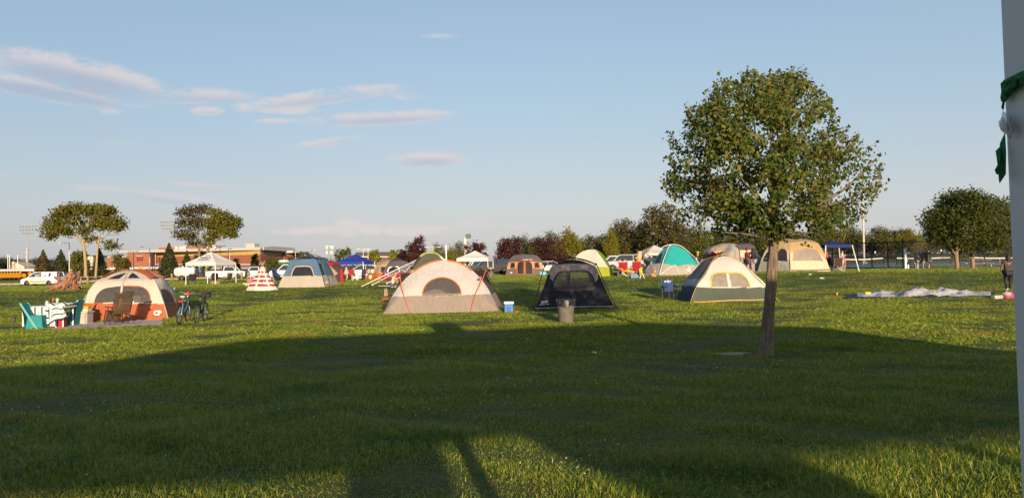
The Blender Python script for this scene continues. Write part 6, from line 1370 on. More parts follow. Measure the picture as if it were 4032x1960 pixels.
# ================================================================== CANOPIES
def canopy(name_label, px, d, w, he, hp, cm, rz=0, leg=WHITE, truss=True, splay=0.0, depth=None, val=.24, cat='canopy'):
    t = thing('pop_up_canopy', name_label, cat, ground(px, d), rz); a = w / 2; b = (depth or w) / 2
    ap = Vector((0, 0, hp)); C4 = [Vector((-a, -b, he)), Vector((a, -b, he)), Vector((a, b, he)), Vector((-a, b, he))]; mb = MB()
    for i in range(4):
        p, q = C4[i], C4[(i + 1) % 4]; rows = []
        for k in range(9):
            f = k / 8; sag = -.10 * math.sin(math.pi * f) * (w / 3); rows.append([p.lerp(q, j / 8).lerp(ap, f) + Vector((0, 0, sag * (.3 + .7 * math.sin(math.pi * j / 8)))) for j in range(9)])
        mb.grid(rows)
    mb.build('roof', cm, t, True); mb = MB()
    for i in range(4):
        p, q = C4[i], C4[(i + 1) % 4]; mb.grid([[p.lerp(q, j / 12) + Vector((0, 0, 0)) for j in range(13)], [p.lerp(q, j / 12) * 1.003 + Vector((0, 0, -val - .03 * math.sin(math.pi * j / 12))) for j in range(13)]])
    mb.build('valance', cm, t, True)
    for c in C4:
        mb = MB(); dirn = Vector((c.x, c.y, 0)).normalized() * splay; x, y = t.matrix_basis @ Vector((c.x + dirn.x, c.y + dirn.y, 0)), 0
        zz = T(t.location.x + math.cos(rz) * (c.x + dirn.x) - math.sin(rz) * (c.y + dirn.y), t.location.y + math.sin(rz) * (c.x + dirn.x) + math.cos(rz) * (c.y + dirn.y)) - t.location.z
        mb.tube([Vector((c.x + dirn.x, c.y + dirn.y, zz - .03)), c * .985], .035, 4); mb.box((c.x + dirn.x, c.y + dirn.y, zz + .01), (.14, .14, .03)); mb.build('leg', leg, t)
    if truss:
        mb = MB()
        for i in range(4):
            p, q = C4[i] * .98, C4[(i + 1) % 4] * .98; n = 4
            for k in range(n):
                u, v = p.lerp(q, k / n), p.lerp(q, (k + 1) / n); h1, h2 = (-.06, -.34) if k % 2 else (-.34, -.06)
                mb.tube([u + Vector((0, 0, h1)), v + Vector((0, 0, h2))], .02, 4); mb.tube([u + Vector((0, 0, h2)), v + Vector((0, 0, h1))], .02, 4)
        mb.build('truss', leg, t)
    return t
CW = fabric('white_canopy_cloth', (.74, .71, .66), wr=.2); CBL = fabric('royal_blue_canopy_cloth', (.025, .05, .32), wr=.2); CNV = fabric('navy_canopy_cloth', (.015, .03, .14), wr=.2)
cp = canopy('white pop up canopy printed with dark lettering on its front roof slope', 832, 67.5, 3.05, 1.95, 2.95, CW, R(-14))
PRN = mat('navy_print', (.05, .05, .14), .6)
sl = math.atan2(1.0, 1.525)
for txt, s_, zf, nm in (('PARKS &', .30, .50, 'lettering'), ('RECREATION', .20, .30, 'lettering'), ('GREATER', .13, .68, 'lettering')):
    text_mesh(txt, s_, PRN, cp, (.0, -1.525 * (1 - zf) - .035, 1.95 + 1.0 * zf + .06 - .10 * math.sin(math.pi * zf)), (sl, 0, 0), nm, shear=.2, bold=.006)
cb = canopy('blue pop up canopy with white scissor legs', 1400, 71, 2.75, 1.72, 2.45, CBL, R(-12), splay=.35)
cw2 = canopy('plain white pop up canopy with deep front valance by the parked cars', 1872, 71, 3.0, 1.72, 2.45, CW, R(-8), truss=False, val=.30)
canopy('small white canopy with dark vents behind the turquoise tent', 2578, 74, 2.9, 1.75, 2.55, fabric('dull_white_canopy_cloth', (.62, .56, .50)), R(10), truss=False)
canopy('navy slant leg canopy right of the tan cabin tent', 3280, 54.5, 2.0, 1.92, 2.25, CNV, R(3), splay=.42, truss=False, depth=2.0, val=.2)
# ================================================================== CAMP FURNITURE AND SMALL THINGS
def camp_chair(px, d, rz, cm, label, fm=STEEL, s=1.0, back=.98, group='folding camp chairs'):
    t = thing('camp_chair', label, 'chair', ground(px, d), rz, group); w = .29 * s
    S_ = lambda x, y, z: Vector((x * s, y * s, z * s))
    mb = MB(); mb.grid([[S_(-.29, -.24, .44), S_(0, -.24, .40), S_(.29, -.24, .44)], [S_(-.27, 0, .41), S_(0, 0, .35), S_(.27, 0, .41)], [S_(-.26, .22, .40), S_(0, .22, .36), S_(.26, .22, .40)]]); mb.build('seat', cm, t, True)
    mb = MB(); rows = []
    for k in range(6):
        f = k / 5; z = .38 + (back - .38) * f; y = .22 + .16 * f; rows.append([S_(-.26 - .03 * f, y, z), S_(-.13, y + .05, z - .01), S_(0, y + .06, z - .015), S_(.13, y + .05, z - .01), S_(.26 + .03 * f, y, z)])
    mb.grid(rows); mb.grid([[p + Vector((0, .012, 0)) for p in r] for r in rows]); mb.build('backrest', cm, t, True)
    for sx in (-1, 1):
        mb = MB(); mb.tube([S_(sx * .32, -.24, .63), S_(sx * .33, .05, .63), S_(sx * .31, .3, .66)], .03 * s, 6); mb.build('armrest', cm, t, True)
        mb = MB(); mb.tube([S_(sx * .30, .24, 0.0), S_(sx * .29, .38, back)], .013, 6); mb.tube([S_(sx * .31, -.28, 0), S_(sx * .32, -.25, .63)], .013, 6); mb.build('upright', fm, t)
    for a, b in (((-.31, -.29, .02), (.29, -.25, .44)), ((.31, -.29, .02), (-.29, -.25, .44)), ((-.30, .25, .02), (.28, .26, .52)), ((.30, .25, .02), (-.28, .26, .52)), ((-.31, -.28, .02), (-.28, .26, .50)), ((.31, -.28, .02), (.28, .26, .50)), ((-.3, .24, .02), (-.3, -.24, .44)), ((.3, .24, .02), (.3, -.24, .44))):
        mb = MB(); mb.tube([S_(*a), S_(*b)], .011, 5); mb.build('leg', fm, t)
    return t
CHB = fabric('blue_chair_cloth', (.03, .07, .20)); CHK = fabric('black_chair_cloth', (.018, .016, .016)); CHR = fabric('red_chair_cloth', (.36, .02, .035)); CHBR = fabric('brown_chair_cloth', (.075, .04, .03)); CHN = fabric('navy_chair_cloth', (.03, .035, .12))
c1 = camp_chair(2645, 30.4, R(22), CHB, 'blue folding camp chair with printed backrest left of the cream and green tent', s=.92)
text_mesh('meijer', .13, mat('print_white', (.75, .73, .72), .6), c1, (0, .285, .80), (R(100), 0, 0), 'lettering', bold=.004)
mb = MB(); mb.ell((-.03, .275, .875), (.018, .004, .018), 6, 4); mb.ell((.02, .275, .875), (.018, .004, .018), 6, 4); mb.build('logo_dot', mat('red_print', (.55, .05, .07), .6), c1)
camp_chair(755, 65.5, R(10), CHK, 'black folding chair under the left leg of the printed canopy', s=1.0); camp_chair(840, 67, R(0), CHK, 'dark folding chair between the printed canopy legs with a wood stack'); camp_chair(895, 67.5, R(-30), CHBR, 'brown folding chair under the right side of the printed canopy')
camp_chair(1383, 67, R(15), CHR, 'red folding chair under the blue canopy'); camp_chair(1428, 66, R(-20), CHN, 'navy folding chair at the right under the blue canopy')
camp_chair(2452, 50, R(178), CHR, 'red camp chair with seated person holding arms up', GALV); camp_chair(2503, 50, R(183), CHR, 'red camp chair with seated person right of the first red one', GALV)
camp_chair(3294, 52.4, R(180), CHBR, 'brown camp chair seen from behind under the navy canopy', GALV); camp_chair(3272, 53.5, R(160), CHK, 'dark camp chair left of the brown one under the navy canopy')
camp_chair(1103, 47.5, R(80), CHB, 'dark blue folded camp chair between teepee and blue tent', s=1.05)

# ---- wooden saddle shaped chair left of the big grey tent
t = Tr('wooden_chair', 'small brown wooden chair with leather seat at the left flank of the big grey tent', 'chair', 1520, 27.5)
LEA = mat('brown_leather', (.20, .085, .04), .6)
mb = MB(); mb.ell(t.p(1518, 1176), (.19, .17, .075)); mb.ell(t.p(1509, 1180), (.08, .14, .10)); mb.build('seat', LEA, t.o, True)
mb = MB(); P = [t.p(*a) for a in ((1512, 1138, .2), (1524, 1136, .2), (1527, 1165, .15), (1513, 1166, .15))]; mb.prism(P, (0, .03, 0)); mb.build('backrest', WOOD, t.o)
for x0, x1 in ((1513, 1515), (1521, 1518), (1527, 1524)): mb = MB(); mb.tube([t.g(x1, .1), t.p(x0, 1175, .1)], .018, 6); mb.build('leg', STEEL, t.o)
# ---- zero gravity lounge chair
def lounger():
    t = Tr('reclining_chair', 'brown mesh reclining garden chair on the mat before the orange tent', 'chair', 472, 25.0)
    MS = mat('brown_sling', (.085, .055, .03), .7, var=.2, vscale=30, alpha=.93); FR = STEEL; o = t.o
    def sl(name, pts, w0, w1):
        P = catmull([Vector(p) for p in pts], 14); mb = MB(); mb.grid([[Vector((p.x - w0 / 2, p.y, p.z)), Vector((p.x, p.y + .015, p.z - .02)), Vector((p.x + w1 / 2, p.y, p.z))] for p in P]); mb.build(name, MS, o, True)
    o.rotation_euler = (0, 0, R(229))
    # local: -y is the front of the chair
    sl('backrest', [(0, .10, .42), (0, .26, .75), (0, .40, 1.12)], .54, .54); sl('seat', [(0, -.42, .52), (0, -.15, .45), (0, .10, .42)], .54, .54); sl('leg_rest', [(0, -.42, .52), (0, -.52, .30), (0, -.58, .14)], .52, .52)
    mb = MB(); mb.rbox((0, .375, 1.03), (.46, .06, .16), .03, Euler((R(-20), 0, 0))); mb.build('head_pillow', MS, o)
    for s in (-1, 1):
        x = s * .29; mb = MB(); mb.tube([(x, .41, 1.13), (x, .10, .42), (x, -.42, .53), (x, -.6, .12)], .014, 6); mb.tube([(x, -.62, 0), (x, .12, .62)], .014, 6); mb.tube([(x, .55, 0), (x, -.28, .60)], .014, 6); mb.tube([(x, -.1, .0), (x, .05, .36)], .012, 6); mb.build('side_frame', FR, o, True)
        mb = MB(); mb.rbox((x + s * .02, -.1, .64), (.06, .5, .03), .012); mb.build('armrest', BLACK, o)
    mb = MB()
    for y, z in ((.55, .015), (-.62, .015), (.41, 1.13), (-.6, .12)): mb.tube([(-.29, y, z), (.29, y, z)], .013, 6)
    mb.build('cross_bar', FR, o, True); mb = MB(); mb.rbox((-.33, .25, .78), (.02, .12, .09), .01); mb.build('care_tag', WHITE, o)
lounger()
# ---- ground mat
t = Tr('ground_mat', 'long greyish mat spread on the grass before the orange and cream tent', 'mat', 380, 25.2); rows = []
for k in range(6):
    rows.append([t.g(x, -1.15 + 1.9 * k / 5 + dv, .025 + .012 * math.sin(x * .13 + k)) for x, dv in [(100 + j * 18, (.0 if j < 14 else (j - 14) * .055)) for j in range(31)]])
mb = MB(); mb.grid(rows); mb.build('mat', mat('woven_mat', (.42, .33, .30), .85, var=.12, vscale=12), t.o, True); mb = MB(); mb.tube([r[0] for r in rows] + rows[-1][1:] + [r[-1] for r in rows[::-1]] + rows[0][::-1], .012, 4); mb.build('mat_edge', mat('mat_binding', (.25, .22, .2), .8), t.o)
# ---- slip covered teal chairs
TEAL = fabric('teal_slipcover', (.03, .26, .27), wr=.3); TEALL = fabric('light_teal_band', (.16, .42, .38), wr=.2)
def teal_chair(px, d, rz, label):
    t = thing('covered_chair', label, 'chair', ground(px, d), rz, 'teal covered folding chairs')
    mb = MB()   # local: seat front towards +x
    mb.grid([[(-.18, -.22, .46), (.24, -.22, .45)], [(-.18, .22, .46), (.24, .22, .45)]]); 
    for y in (-.22, .22): mb.add([(-.18, y, .46), (.24, y, .45), (.28, y * 1.05, 0), (.02, y, .06), (-.26, y * 1.05, 0)], [(0, 1, 2, 3, 4)] if y < 0 else [(4, 3, 2, 1, 0)])
    mb.grid([[(.24, -.22, .45), (.255, 0, .44), (.24, .22, .45)], [(.23, -.22, .22), (.25, 0, .2), (.23, .22, .22)], [(.28, -.23, 0), (.27, 0, .03), (.28, .23, 0)]])
    mb.build('seat_cover', TEAL, t, False)
    mb = MB(); mb.grid([[(-.16, -.22, .45), (-.15, 0, .45), (-.16, .22, .45)], [(-.28, -.215, .66), (-.26, 0, .66), (-.28, .215, .66)], [(-.38, -.2, .86), (-.37, 0, .88), (-.38, .2, .86)]]); mb.grid([[(-.42, -.2, .85), (-.42, 0, .87), (-.42, .2, .85)], [(-.32, -.22, .45), (-.34, 0, .45), (-.32, .22, .45)], [(-.27, -.23, 0), (-.27, 0, 0), (-.27, .23, 0)]]); mb.build('back_cover', TEAL, t, True)
    for s in (-1, 1): mb = MB(); mb.prism([(-.44, s * .225, .87), (-.38, s * .225, .88), (.16, s * .235, .0), (.06, s * .235, 0)], (0, s * .02, 0)); mb.build('folding_rail', TEALL, t)
    return t
teal_chair(146, 24.55, R(8), 'teal covered folding chair standing at the left of the striped table'); teal_chair(272, 25.6, R(185), 'teal covered folding chair half hidden behind the striped table and storage box')
# ---- table with striped cloth
def stripe_mat():
    m = bpy.data.materials.new('striped_cloth'); m.use_nodes = True; k = NT(m.node_tree); b = k.n['Principled BSDF']; tcn = k.new('ShaderNodeTexCoord').outputs['UV']; sp_ = k.new('ShaderNodeSeparateXYZ'); k.l.new(tcn, sp_.inputs[0])
    f = k.math('FRACT', k.math('MULTIPLY', sp_.outputs[0], 5.0)); f2 = f
    c = k.mix(k.math('GREATER_THAN', f, .74), (.66, .64, .60), (.03, .05, .08)); c = k.mix(k.math('MULTIPLY', k.math('GREATER_THAN', f2, .25), k.math('LESS_THAN', f2, .5)), c, (.26, .46, .50))
    k.put(b.inputs['Base Color'], c); b.inputs['Roughness'].default_value = .9; return m
STR = stripe_mat()
def cloth_grid(name, rows, parent, mt=STR):
    mb = MB(); mb.grid(rows); o = mb.build(name, mt, parent, True); uv = o.data.uv_layers.new(); n = len(rows[0]); m_ = len(rows)
    for lp in o.data.loops: i = lp.vertex_index; uv.data[lp.index].uv = ((i % n) / (n - 1), (i // n) / (m_ - 1))
    return o
t = Tr('folding_table', 'small white folding table hidden under striped towels', 'table', 208, 25.1)
mb = MB(); mb.rbox((0, 0, .72), (1.25, .7, .05), .02); mb.build('table_top', WHITE, t.o)
for x in (-.5, .28, .52):
    for y in (-.28, .28): mb = MB(); mb.tube([(x, y, 0), (x, y, .7)], .02, 6); mb.build('leg', WHITE, t.o)
o = thing('striped_towel', 'striped tablecloth hanging over the small table beside the teal chair', 'towel', t.base)
rows = []
for k in range(16):
    f = k / 15; ln = f * 1.25
    row = []
    for j in range(25):
        x = -.78 + 1.15 * j / 24; wv = .03 * math.sin(j * 1.3) * max(0, f - .45) * 2
        if f < .5: y, z = .36 - 1.44 * f * .51 / .5 * .98, .752
        else: y, z = -.37 - wv - .03, .752 - (f - .5) * 1.34
        if x < -.64 and f < .5: z -= (-.64 - x) * 3
        row.append((x, y, z))
    rows.append(row)
cloth_grid('cloth', rows, o)
o2 = thing('striped_towel', 'crumpled striped towel thrown over the right end of the table', 'towel', t.base); rows = []
for k in range(18):
    f = k / 17; row = []
    for j in range(16):
        g_ = j / 15; x = .12 + .55 * f + .05 * math.sin(g_ * 9); hang = max(0, g_ - .42)
        y = .3 - g_ * 1.6 if g_ < .42 else -.39 - .05 * math.sin(f * 12 + g_ * 4) - .1 * hang; z = .80 + .05 * math.sin(f * 8 + g_ * 5) if g_ < .42 else .79 - hang * (1.2 - .5 * f) - .03 * math.sin(f * 9)
        row.append((x - hang * .3 * (1 - f), y, z))
    rows.append(row)
rows = [list(r) for r in zip(*rows)]; rows = [list(r) for r in zip(*rows)]
tw = cloth_grid('cloth', [list(c) for c in zip(*rows)][::1], o2)
for lp in tw.data.loops: u_ = tw.data.uv_layers[0].data[lp.index].uv; tw.data.uv_layers[0].data[lp.index].uv = (u_[1], u_[0])
tb = t.base
o = thing('tumbler', 'pale green tumbler on the striped table', 'cup', tb + Vector((.22, -.1, .79))); mb = MB(); mb.lathe([(.035, 0), (.05, .19), (.052, .2), (.047, .2), (.034, .02)], 16); mb.build('cup', mat('mint_plastic', (.40, .55, .42), .4), o, True); mb = MB(); mb.lathe([(.054, .185), (.054, .205)], 16); mb.build('rim', WHITE, o)
o = thing('sauce_bottle', 'dark bottle with orange cap on the striped table', 'bottle', tb + Vector((.04, -.05, .755))); mb = MB(); mb.lathe([(.035, 0), (.038, .09), (.03, .14), (.02, .17)], 14); mb.build('bottle', mat('dark_bottle', (.05, .02, .015), .2), o, True); mb = MB(); mb.lathe([(.028, .15), (.03, .24), (.015, .26)], 12); mb.build('cap', ORANGE, o, True)
o = thing('glass_jar', 'clear jar with silver lid on the striped table', 'jar', tb + Vector((-.12, -.12, .755))); mb = MB(); mb.lathe([(.05, 0), (.055, .03), (.055, .12), (.045, .14)], 16); mb.build('jar', mat('cloudy_glass', (.55, .5, .5), .15), o, True); mb = MB(); mb.lathe([(.05, .14), (.05, .17), (.02, .18)], 14); mb.build('lid', CHROME, o, True)
t = Tr('cooler', 'red cooler box tucked under the striped table', 'cooler', 206, 25.0); mb = MB(); mb.rbox((.22, 0, .19), (.42, .3, .36), .03); mb.build('box', mat('red_cooler', (.36, .02, .025), .5), t.o); mb = MB(); mb.rbox((.22, 0, .39), (.44, .32, .05), .02); mb.build('lid', WHITE, t.o)
for x in (.1, .34): mb = MB(); mb.rbox((x, -.155, .33), (.04, .02, .05), .008); mb.build('latch', WHITE, t.o)
t = Tr('storage_box', 'grey lidded storage box beside the orange tent', 'storage box', 322, 26.0)
mb = MB(); mb.rbox((0, 0, .21), (.60, .42, .42), .04); mb.build('box', mat('grey_tote', (.42, .37, .32), .5), t.o); mb = MB(); mb.rbox((0, 0, .44), (.66, .47, .05), .03); mb.build('lid', mat('light_tote_lid', (.5, .46, .42), .5), t.o)
for s in (-1, 1): mb = MB(); mb.rbox((s * .25, -.22, .24), (.05, .03, .38), .01); mb.build('clip', mat('grey_tote_clip', (.3, .28, .26), .5), t.o)
bx = t.base
o = thing('sleeping_roll', 'dark rolled bundle lying on the grey storage box lid', 'bundle', bx + Vector((-.2, 0, .53))); mb = MB(); mb.lathe([(.02, -.18), (.06, -.17), (.075, -.1), (.078, 0), (.075, .1), (.06, .17), (.02, .18)], 14); rot = Euler((0, R(90), 0)).to_matrix(); mb.v = [tuple(rot @ Vector(v)) for v in mb.v]; mb.build('roll', mat('black_bundle', (.015, .018, .03), .7), o, True); mb = MB(); mb.lathe([(.08, -.01), (.08, .01)], 14); mb.v = [tuple(rot @ Vector(v) + Vector((.06, 0, 0))) for v in mb.v]; mb.build('strap', BLACK, o)
o = thing('folded_towel', 'yellow towel folded on the grey storage box lid', 'towel', bx + Vector((.12, 0, .465))); mb = MB(); mb.rbox((0, 0, .035), (.32, .26, .05), .03); mb.build('white_layer', WHITE, o); mb = MB()
for k in range(3): mb.rbox((.03 + .02 * k, 0, .08 + .035 * k), (.26 - .05 * k, .22, .05), .03, Euler((0, R(6 * (k - 1)), R(5 * k))))
mb.build('yellow_layer', mat('yellow_towel', (.68, .36, .02), .9), o)
# ---- solar path light
t = Tr('path_light', 'short black solar path light stuck in the grass at the far left', 'garden light', 56, 24.6); mb = MB(); mb.tube([(0, 0, -.05), (0, 0, .3)], .014, 6); mb.build('stake', BLACK, t.o); mb = MB(); mb.lathe([(.03, .28), (.06, .40), (.05, .40)], 10); mb.build('lens', mat('smoked_lens', (.06, .06, .06), .2), t.o, True); mb = MB(); mb.lathe([(.07, .395), (.07, .42), (.02, .44)], 10); mb.build('cap', BLACK, t.o, True)
# ---- bicycles
def bicycle(px, d, rz, fm, label, basket=False, saddle_m=None, extras=None, lean=.06):
    t = thing('bicycle', label, 'bicycle', ground(px, d), 0, 'bicycles beside the orange tent'); t.rotation_euler = (lean, 0, rz); r = .33
    def whl(x):
        wo = bpy.data.objects.new('wheel', None); COL.objects.link(wo); wo.parent = t; wo.location = (x, 0, r); wo.empty_display_size = .1
        mb = MB(); mb.tube([(math.cos(a) * (r - .02), 0, math.sin(a) * (r - .02)) for a in np.linspace(0, 2 * math.pi, 33)], .023, 8, False); mb.build('tyre', RUBBER, wo, True)
        mb = MB(); mb.tube([(math.cos(a) * (r - .05), 0, math.sin(a) * (r - .05)) for a in np.linspace(0, 2 * math.pi, 33)], .01, 5, False); mb.tube([(0, -.05, 0), (0, .05, 0)], .018, 6)
        mb.build('rim', CHROME, wo, True); mb = MB()
        for k in range(20): a = k * math.pi / 10; mb.tube([(0, .02 * (-1) ** k, 0), (math.cos(a) * (r - .05), 0, math.sin(a) * (r - .05))], .0022, 3, False)
        mb.build('spokes', CHROME, wo)
    whl(-.52); whl(.52)
    bb, st, hd, hb = (-.05, 0, .30), (-.20, 0, .74), (.36, 0, .80), (.40, 0, .64)
    mb = MB()
    for a, b, w_ in ((bb, st, .019), (st, hd, .018), (bb, hb, .021), (hd, hb, .021)): mb.tube([a, b], w_, 7)
    for s in (-1, 1): mb.tube([bb, (-.52, s * .06, r)], .011, 6); mb.tube([st, (-.52, s * .06, r)], .010, 6)
    mb.build('frame', fm, t, True); mb = MB()
    for s in (-1, 1): mb.tube([hb, (.45, s * .055, .52), (.52, s * .055, r)], .013, 6)
    mb.build('fork', fm, t, True); mb = MB(); mb.tube([st, (-.235, 0, .88)], .014, 6); mb.build('seat_post', CHROME, t)
    mb = MB(); mb.ell((-.28, 0, .91), (.09, .09, .045)); mb.ell((-.17, 0, .92), (.14, .045, .035)); mb.build('saddle', saddle_m or BLACK, t, True)
    mb = MB(); mb.tube([hd, (.33, 0, .95)], .015, 6); mb.tube([(.20, -.33, 1.06), (.28, -.22, 1.05), (.34, -.06, .97), (.34, .06, .97), (.28, .22, 1.05), (.20, .33, 1.06)], .011, 6); mb.build('handlebar', CHROME if saddle_m else BLACK, t, True)
    for s in (-1, 1): mb = MB(); mb.tube([(.25, s * .26, 1.055), (.18, s * .35, 1.065)], .017, 6); mb.build('grip', BLACK, t)
    mb = MB(); mb.tube([(-.05, -.07, .30), (-.05, .07, .30)], .02, 6); mb.lathe([(.09, -.004), (.09, .004)], 16, (0, 0, 0)); rot = Euler((R(90), 0, 0)).to_matrix(); n0 = 16 * 2; mb.v = mb.v[:-n0] + [tuple(rot @ Vector(v) + Vector((-.05, -.05, .30))) for v in mb.v[-n0:]]; mb.tube([(-.05, -.07, .3), (.07, -.08, .2)], .01, 5); mb.tube([(-.05, .07, .3), (-.17, .08, .4)], .01, 5); mb.build('crank', STEEL, t)
    for s, x, z in ((-1, .07, .2), (1, -.17, .4)): mb = MB(); mb.rbox((x, s * .12, z), (.08, .09, .02), .005); mb.build('pedal', BLACK if s > 0 else ORANGE, t)
    if basket:
        mb = MB(); mb.rbox((.50, 0, .92), (.2, .28, .2), .03); mb.build('basket', mat('dark_basket', (.03, .025, .025), .8), t)
    if extras: extras(t)
    return t
def ex1(t):
    mb = MB(); mb.rbox((-.45, 0, .76), (.12, .16, .07), .02); mb.build('rear_reflector', REDL, t); mb = MB(); mb.rbox((.36, 0, 1.0), (.1, .1, .12), .03); mb.build('red_pouch', mat('red_pouch', (.5, .03, .04), .7), t)
    mb = MB(); mb.tube([(.2, .33, 1.06), (.24, .42, 1.12)], .008, 5); mb.ell((.24, .44, 1.13), (.02, .06, .05)); mb.build('mirror', mat('mirror_blue', (.3, .45, .6), .05, .9), t, True)
    mb = MB(); mb.tube([(math.cos(a) * .36 - .52, 0, .33 + math.sin(a) * .36) for a in np.linspace(.3, 2.6, 14)], .02, 5); mb.build('mudguard', STEEL, t)
bicycle(722, 25.2, R(99), mat('pale_blue_frame', (.35, .48, .58), .35), 'pale blue bicycle with light saddle parked by the orange tent', False, mat('light_saddle', (.55, .5, .42), .6), ex1)
bicycle(790, 25.4, R(98), mat('dark_green_frame', (.015, .03, .03), .35), 'dark bicycle with front basket right of the pale blue one', True)
# ---- rubbish bins
def bin_(px, d, label, r0=.215, r1=.275, h=.70, extra=None):
    t = thing('rubbish_bin', label, 'rubbish bin', ground(px, d) - Vector((0, 0, .02)), 0, 'grey barrel bins with black liners')
    mb = MB(); mb.lathe([(r0 * .96, 0), (r0, .02), (r0 + (r1 - r0) * .8, h * .84), (r1, h * .86), (r1, h), (r1 - .02, h), (r1 - .03, h * .8)], 36, cap=False); mb.lathe([(.01, .01), (r0 * .95, .01)], 36, cap=False); mb.build('barrel', mat('grey_barrel', (.15, .135, .12), .45, var=.12, vscale=5), t, True)
    mb = MB(); n = 48; prof = []
    rng = np.random.default_rng(3); rows = []
    for k in range(7):
        f = k / 6; row = []
        for a in range(n + 1):
            q = 2 * math.pi * a / n; dr = .006 + .012 * math.sin(q * 9 + f * 2) * f + .01 * math.sin(q * 17) * f
            ln = .15 + .09 * math.cos(q + 1.35) + .03 * math.sin(q * 3 + 1) + .02 * math.sin(q * 7)
            rr = (r1 + dr) if k else r1 - .06; z = h + .012 if k else h - .06
            if k == 1: z = h + .02
            if k > 1: z = h + .02 - (f - .16) * max(.05, ln) * 1.1
            row.append((math.cos(q) * rr, math.sin(q) * rr, z))
        rows.append(row)
    mb.grid(rows); mb.build('bin_liner', mat('black_liner', (.012, .012, .014), .22, spec=.8, bump=.6, bscale=25), t, True)
    if extra: extra(t)
    return t
bin_(2229, 22, 'grey barrel bin with black liner in front of the black tent')
def cardboard(t): mb = MB(); mb.rbox((0, 0, .78), (.42, .3, .16), .02, Euler((R(10), 0, R(12)))); mb.build('cardboard', mat('cardboard', (.42, .28, .15), .85), t)
bin_(1932, 60, 'grey barrel bin overfilled with cardboard behind the big grey tent', .22, .28, .72, cardboard)
# ---- blue white cooler
t = Tr('cooler', 'blue cooler box with white lid between the big grey and the black tent', 'cooler', 2004, 26.4); mb = MB(); mb.rbox((0, 0, .17), (.32, .3, .31), .03); mb.build('box', mat('blue_cooler', (.03, .15, .42), .45), t.o); mb = MB(); mb.rbox((0, 0, .365), (.35, .33, .08), .03); mb.build('lid', WHITE, t.o); mb = MB(); mb.rbox((0, -.155, .14), (.14, .02, .17), .01); mb.build('front_panel', mat('blue_cooler_panel', (.02, .10, .33), .5), t.o)
for s in (-1, 1): mb = MB(); mb.rbox((s * .17, 0, .06), (.03, .2, .1), .01); mb.build('foot', BLACK, t.o)
# ---- small litter on the lawn
def scrap(name, label, cat, px, d, size, mt, rz=0, up=.02):
    o = thing(name, label, cat, ground(px, d) + Vector((0, 0, up)), rz); mb = MB(); nx_ = 5
    rows = [[(size[0] * (i / nx_ - .5), size[1] * (j / 3 - .5), size[2] * (.3 + .7 * math.sin(i * 1.9 + j * 1.3))) for i in range(nx_ + 1)] for j in range(4)]; mb.grid(rows); mb.grid([[(p[0], p[1], p[2] + .012) for p in r] for r in rows]); mb.build('sheet', mt, o); mb = MB(); mb.tube([rows[0][0], rows[0][3], rows[3][5]], .008, 4); mb.build('fold', mt, o); return o
scrap('frisbee_scrap', 'flat orange scrap on the grass right of the blue cooler', 'litter', 2036, 26.2, (.2, .12, .04), ORANGE); scrap('flag_scrap', 'flat orange scrap on the grass before the cream and green tent', 'litter', 2812, 28.0, (.26, .14, .03), ORANGE)
scrap('paper_scrap', 'crumpled pale paper on the shaded lawn left of the tree', 'litter', 2340, 14.6, (.12, .08, .03), WHITE, .4); scrap('paper_scrap', 'white paper scrap on the grass bank right of the tree trunk', 'litter', 3235, 42.5, (.3, .15, .06), WHITE, .3); scrap('paper_scrap', 'small pale scrap high on the grass bank right of the trunk', 'litter', 3190, 45.5, (.2, .12, .05), WHITE)
o = thing('marker_flag', 'small yellow marker peg left of the collapsed tent', 'peg', ground(3296, 32)); mb = MB(); mb.tube([(0, 0, -.05), (0, 0, .12)], .01, 5); mb.build('stake', YELT, o); mb = MB(); mb.rbox((0, 0, .08), (.04, .03, .11), .01); mb.build('tag', YELT, o)
t = Tr('carton', 'white printed carton lying beside the pink bag at the right', 'carton', 3928, 29.0); mb = MB(); mb.rbox((0, 0, .07), (.42, .2, .13), .01, Euler((0, 0, R(8)))); mb.build('box', mat('printed_carton', (.62, .58, .52), .7), t.o)
mb = MB()
for k in range(4): mb.box((-.15 + k * .1, -.12, .08), (.05, .012, .07))
mb.build('printed_panel', mat('carton_print', (.35, .25, .2), .7), t.o)
t = Tr('shopping_bag', 'pink and clear plastic shopping bag by the white post', 'bag', 3972, 28.9); mb = MB(); mb.ell((.02, 0, .11), (.22, .16, .13)); mb.ell((-.1, -.03, .08), (.12, .12, .1)); mb.build('bag', mat('pink_bag', (.55, .04, .14), .4, bump=.6, bscale=14), t.o, True); mb = MB(); mb.ell((-.07, -.02, .19), (.17, .14, .10)); mb.build('clear_bag', mat('clear_plastic', (.6, .58, .6), .15, alpha=.6, bump=.6, bscale=12), t.o, True)
mb = MB(); mb.tube([(-.1, -.05, .34), (-.06, -.05, .42), (0, -.04, .36)], .012, 5); mb.build('handle', WHITE, t.o)

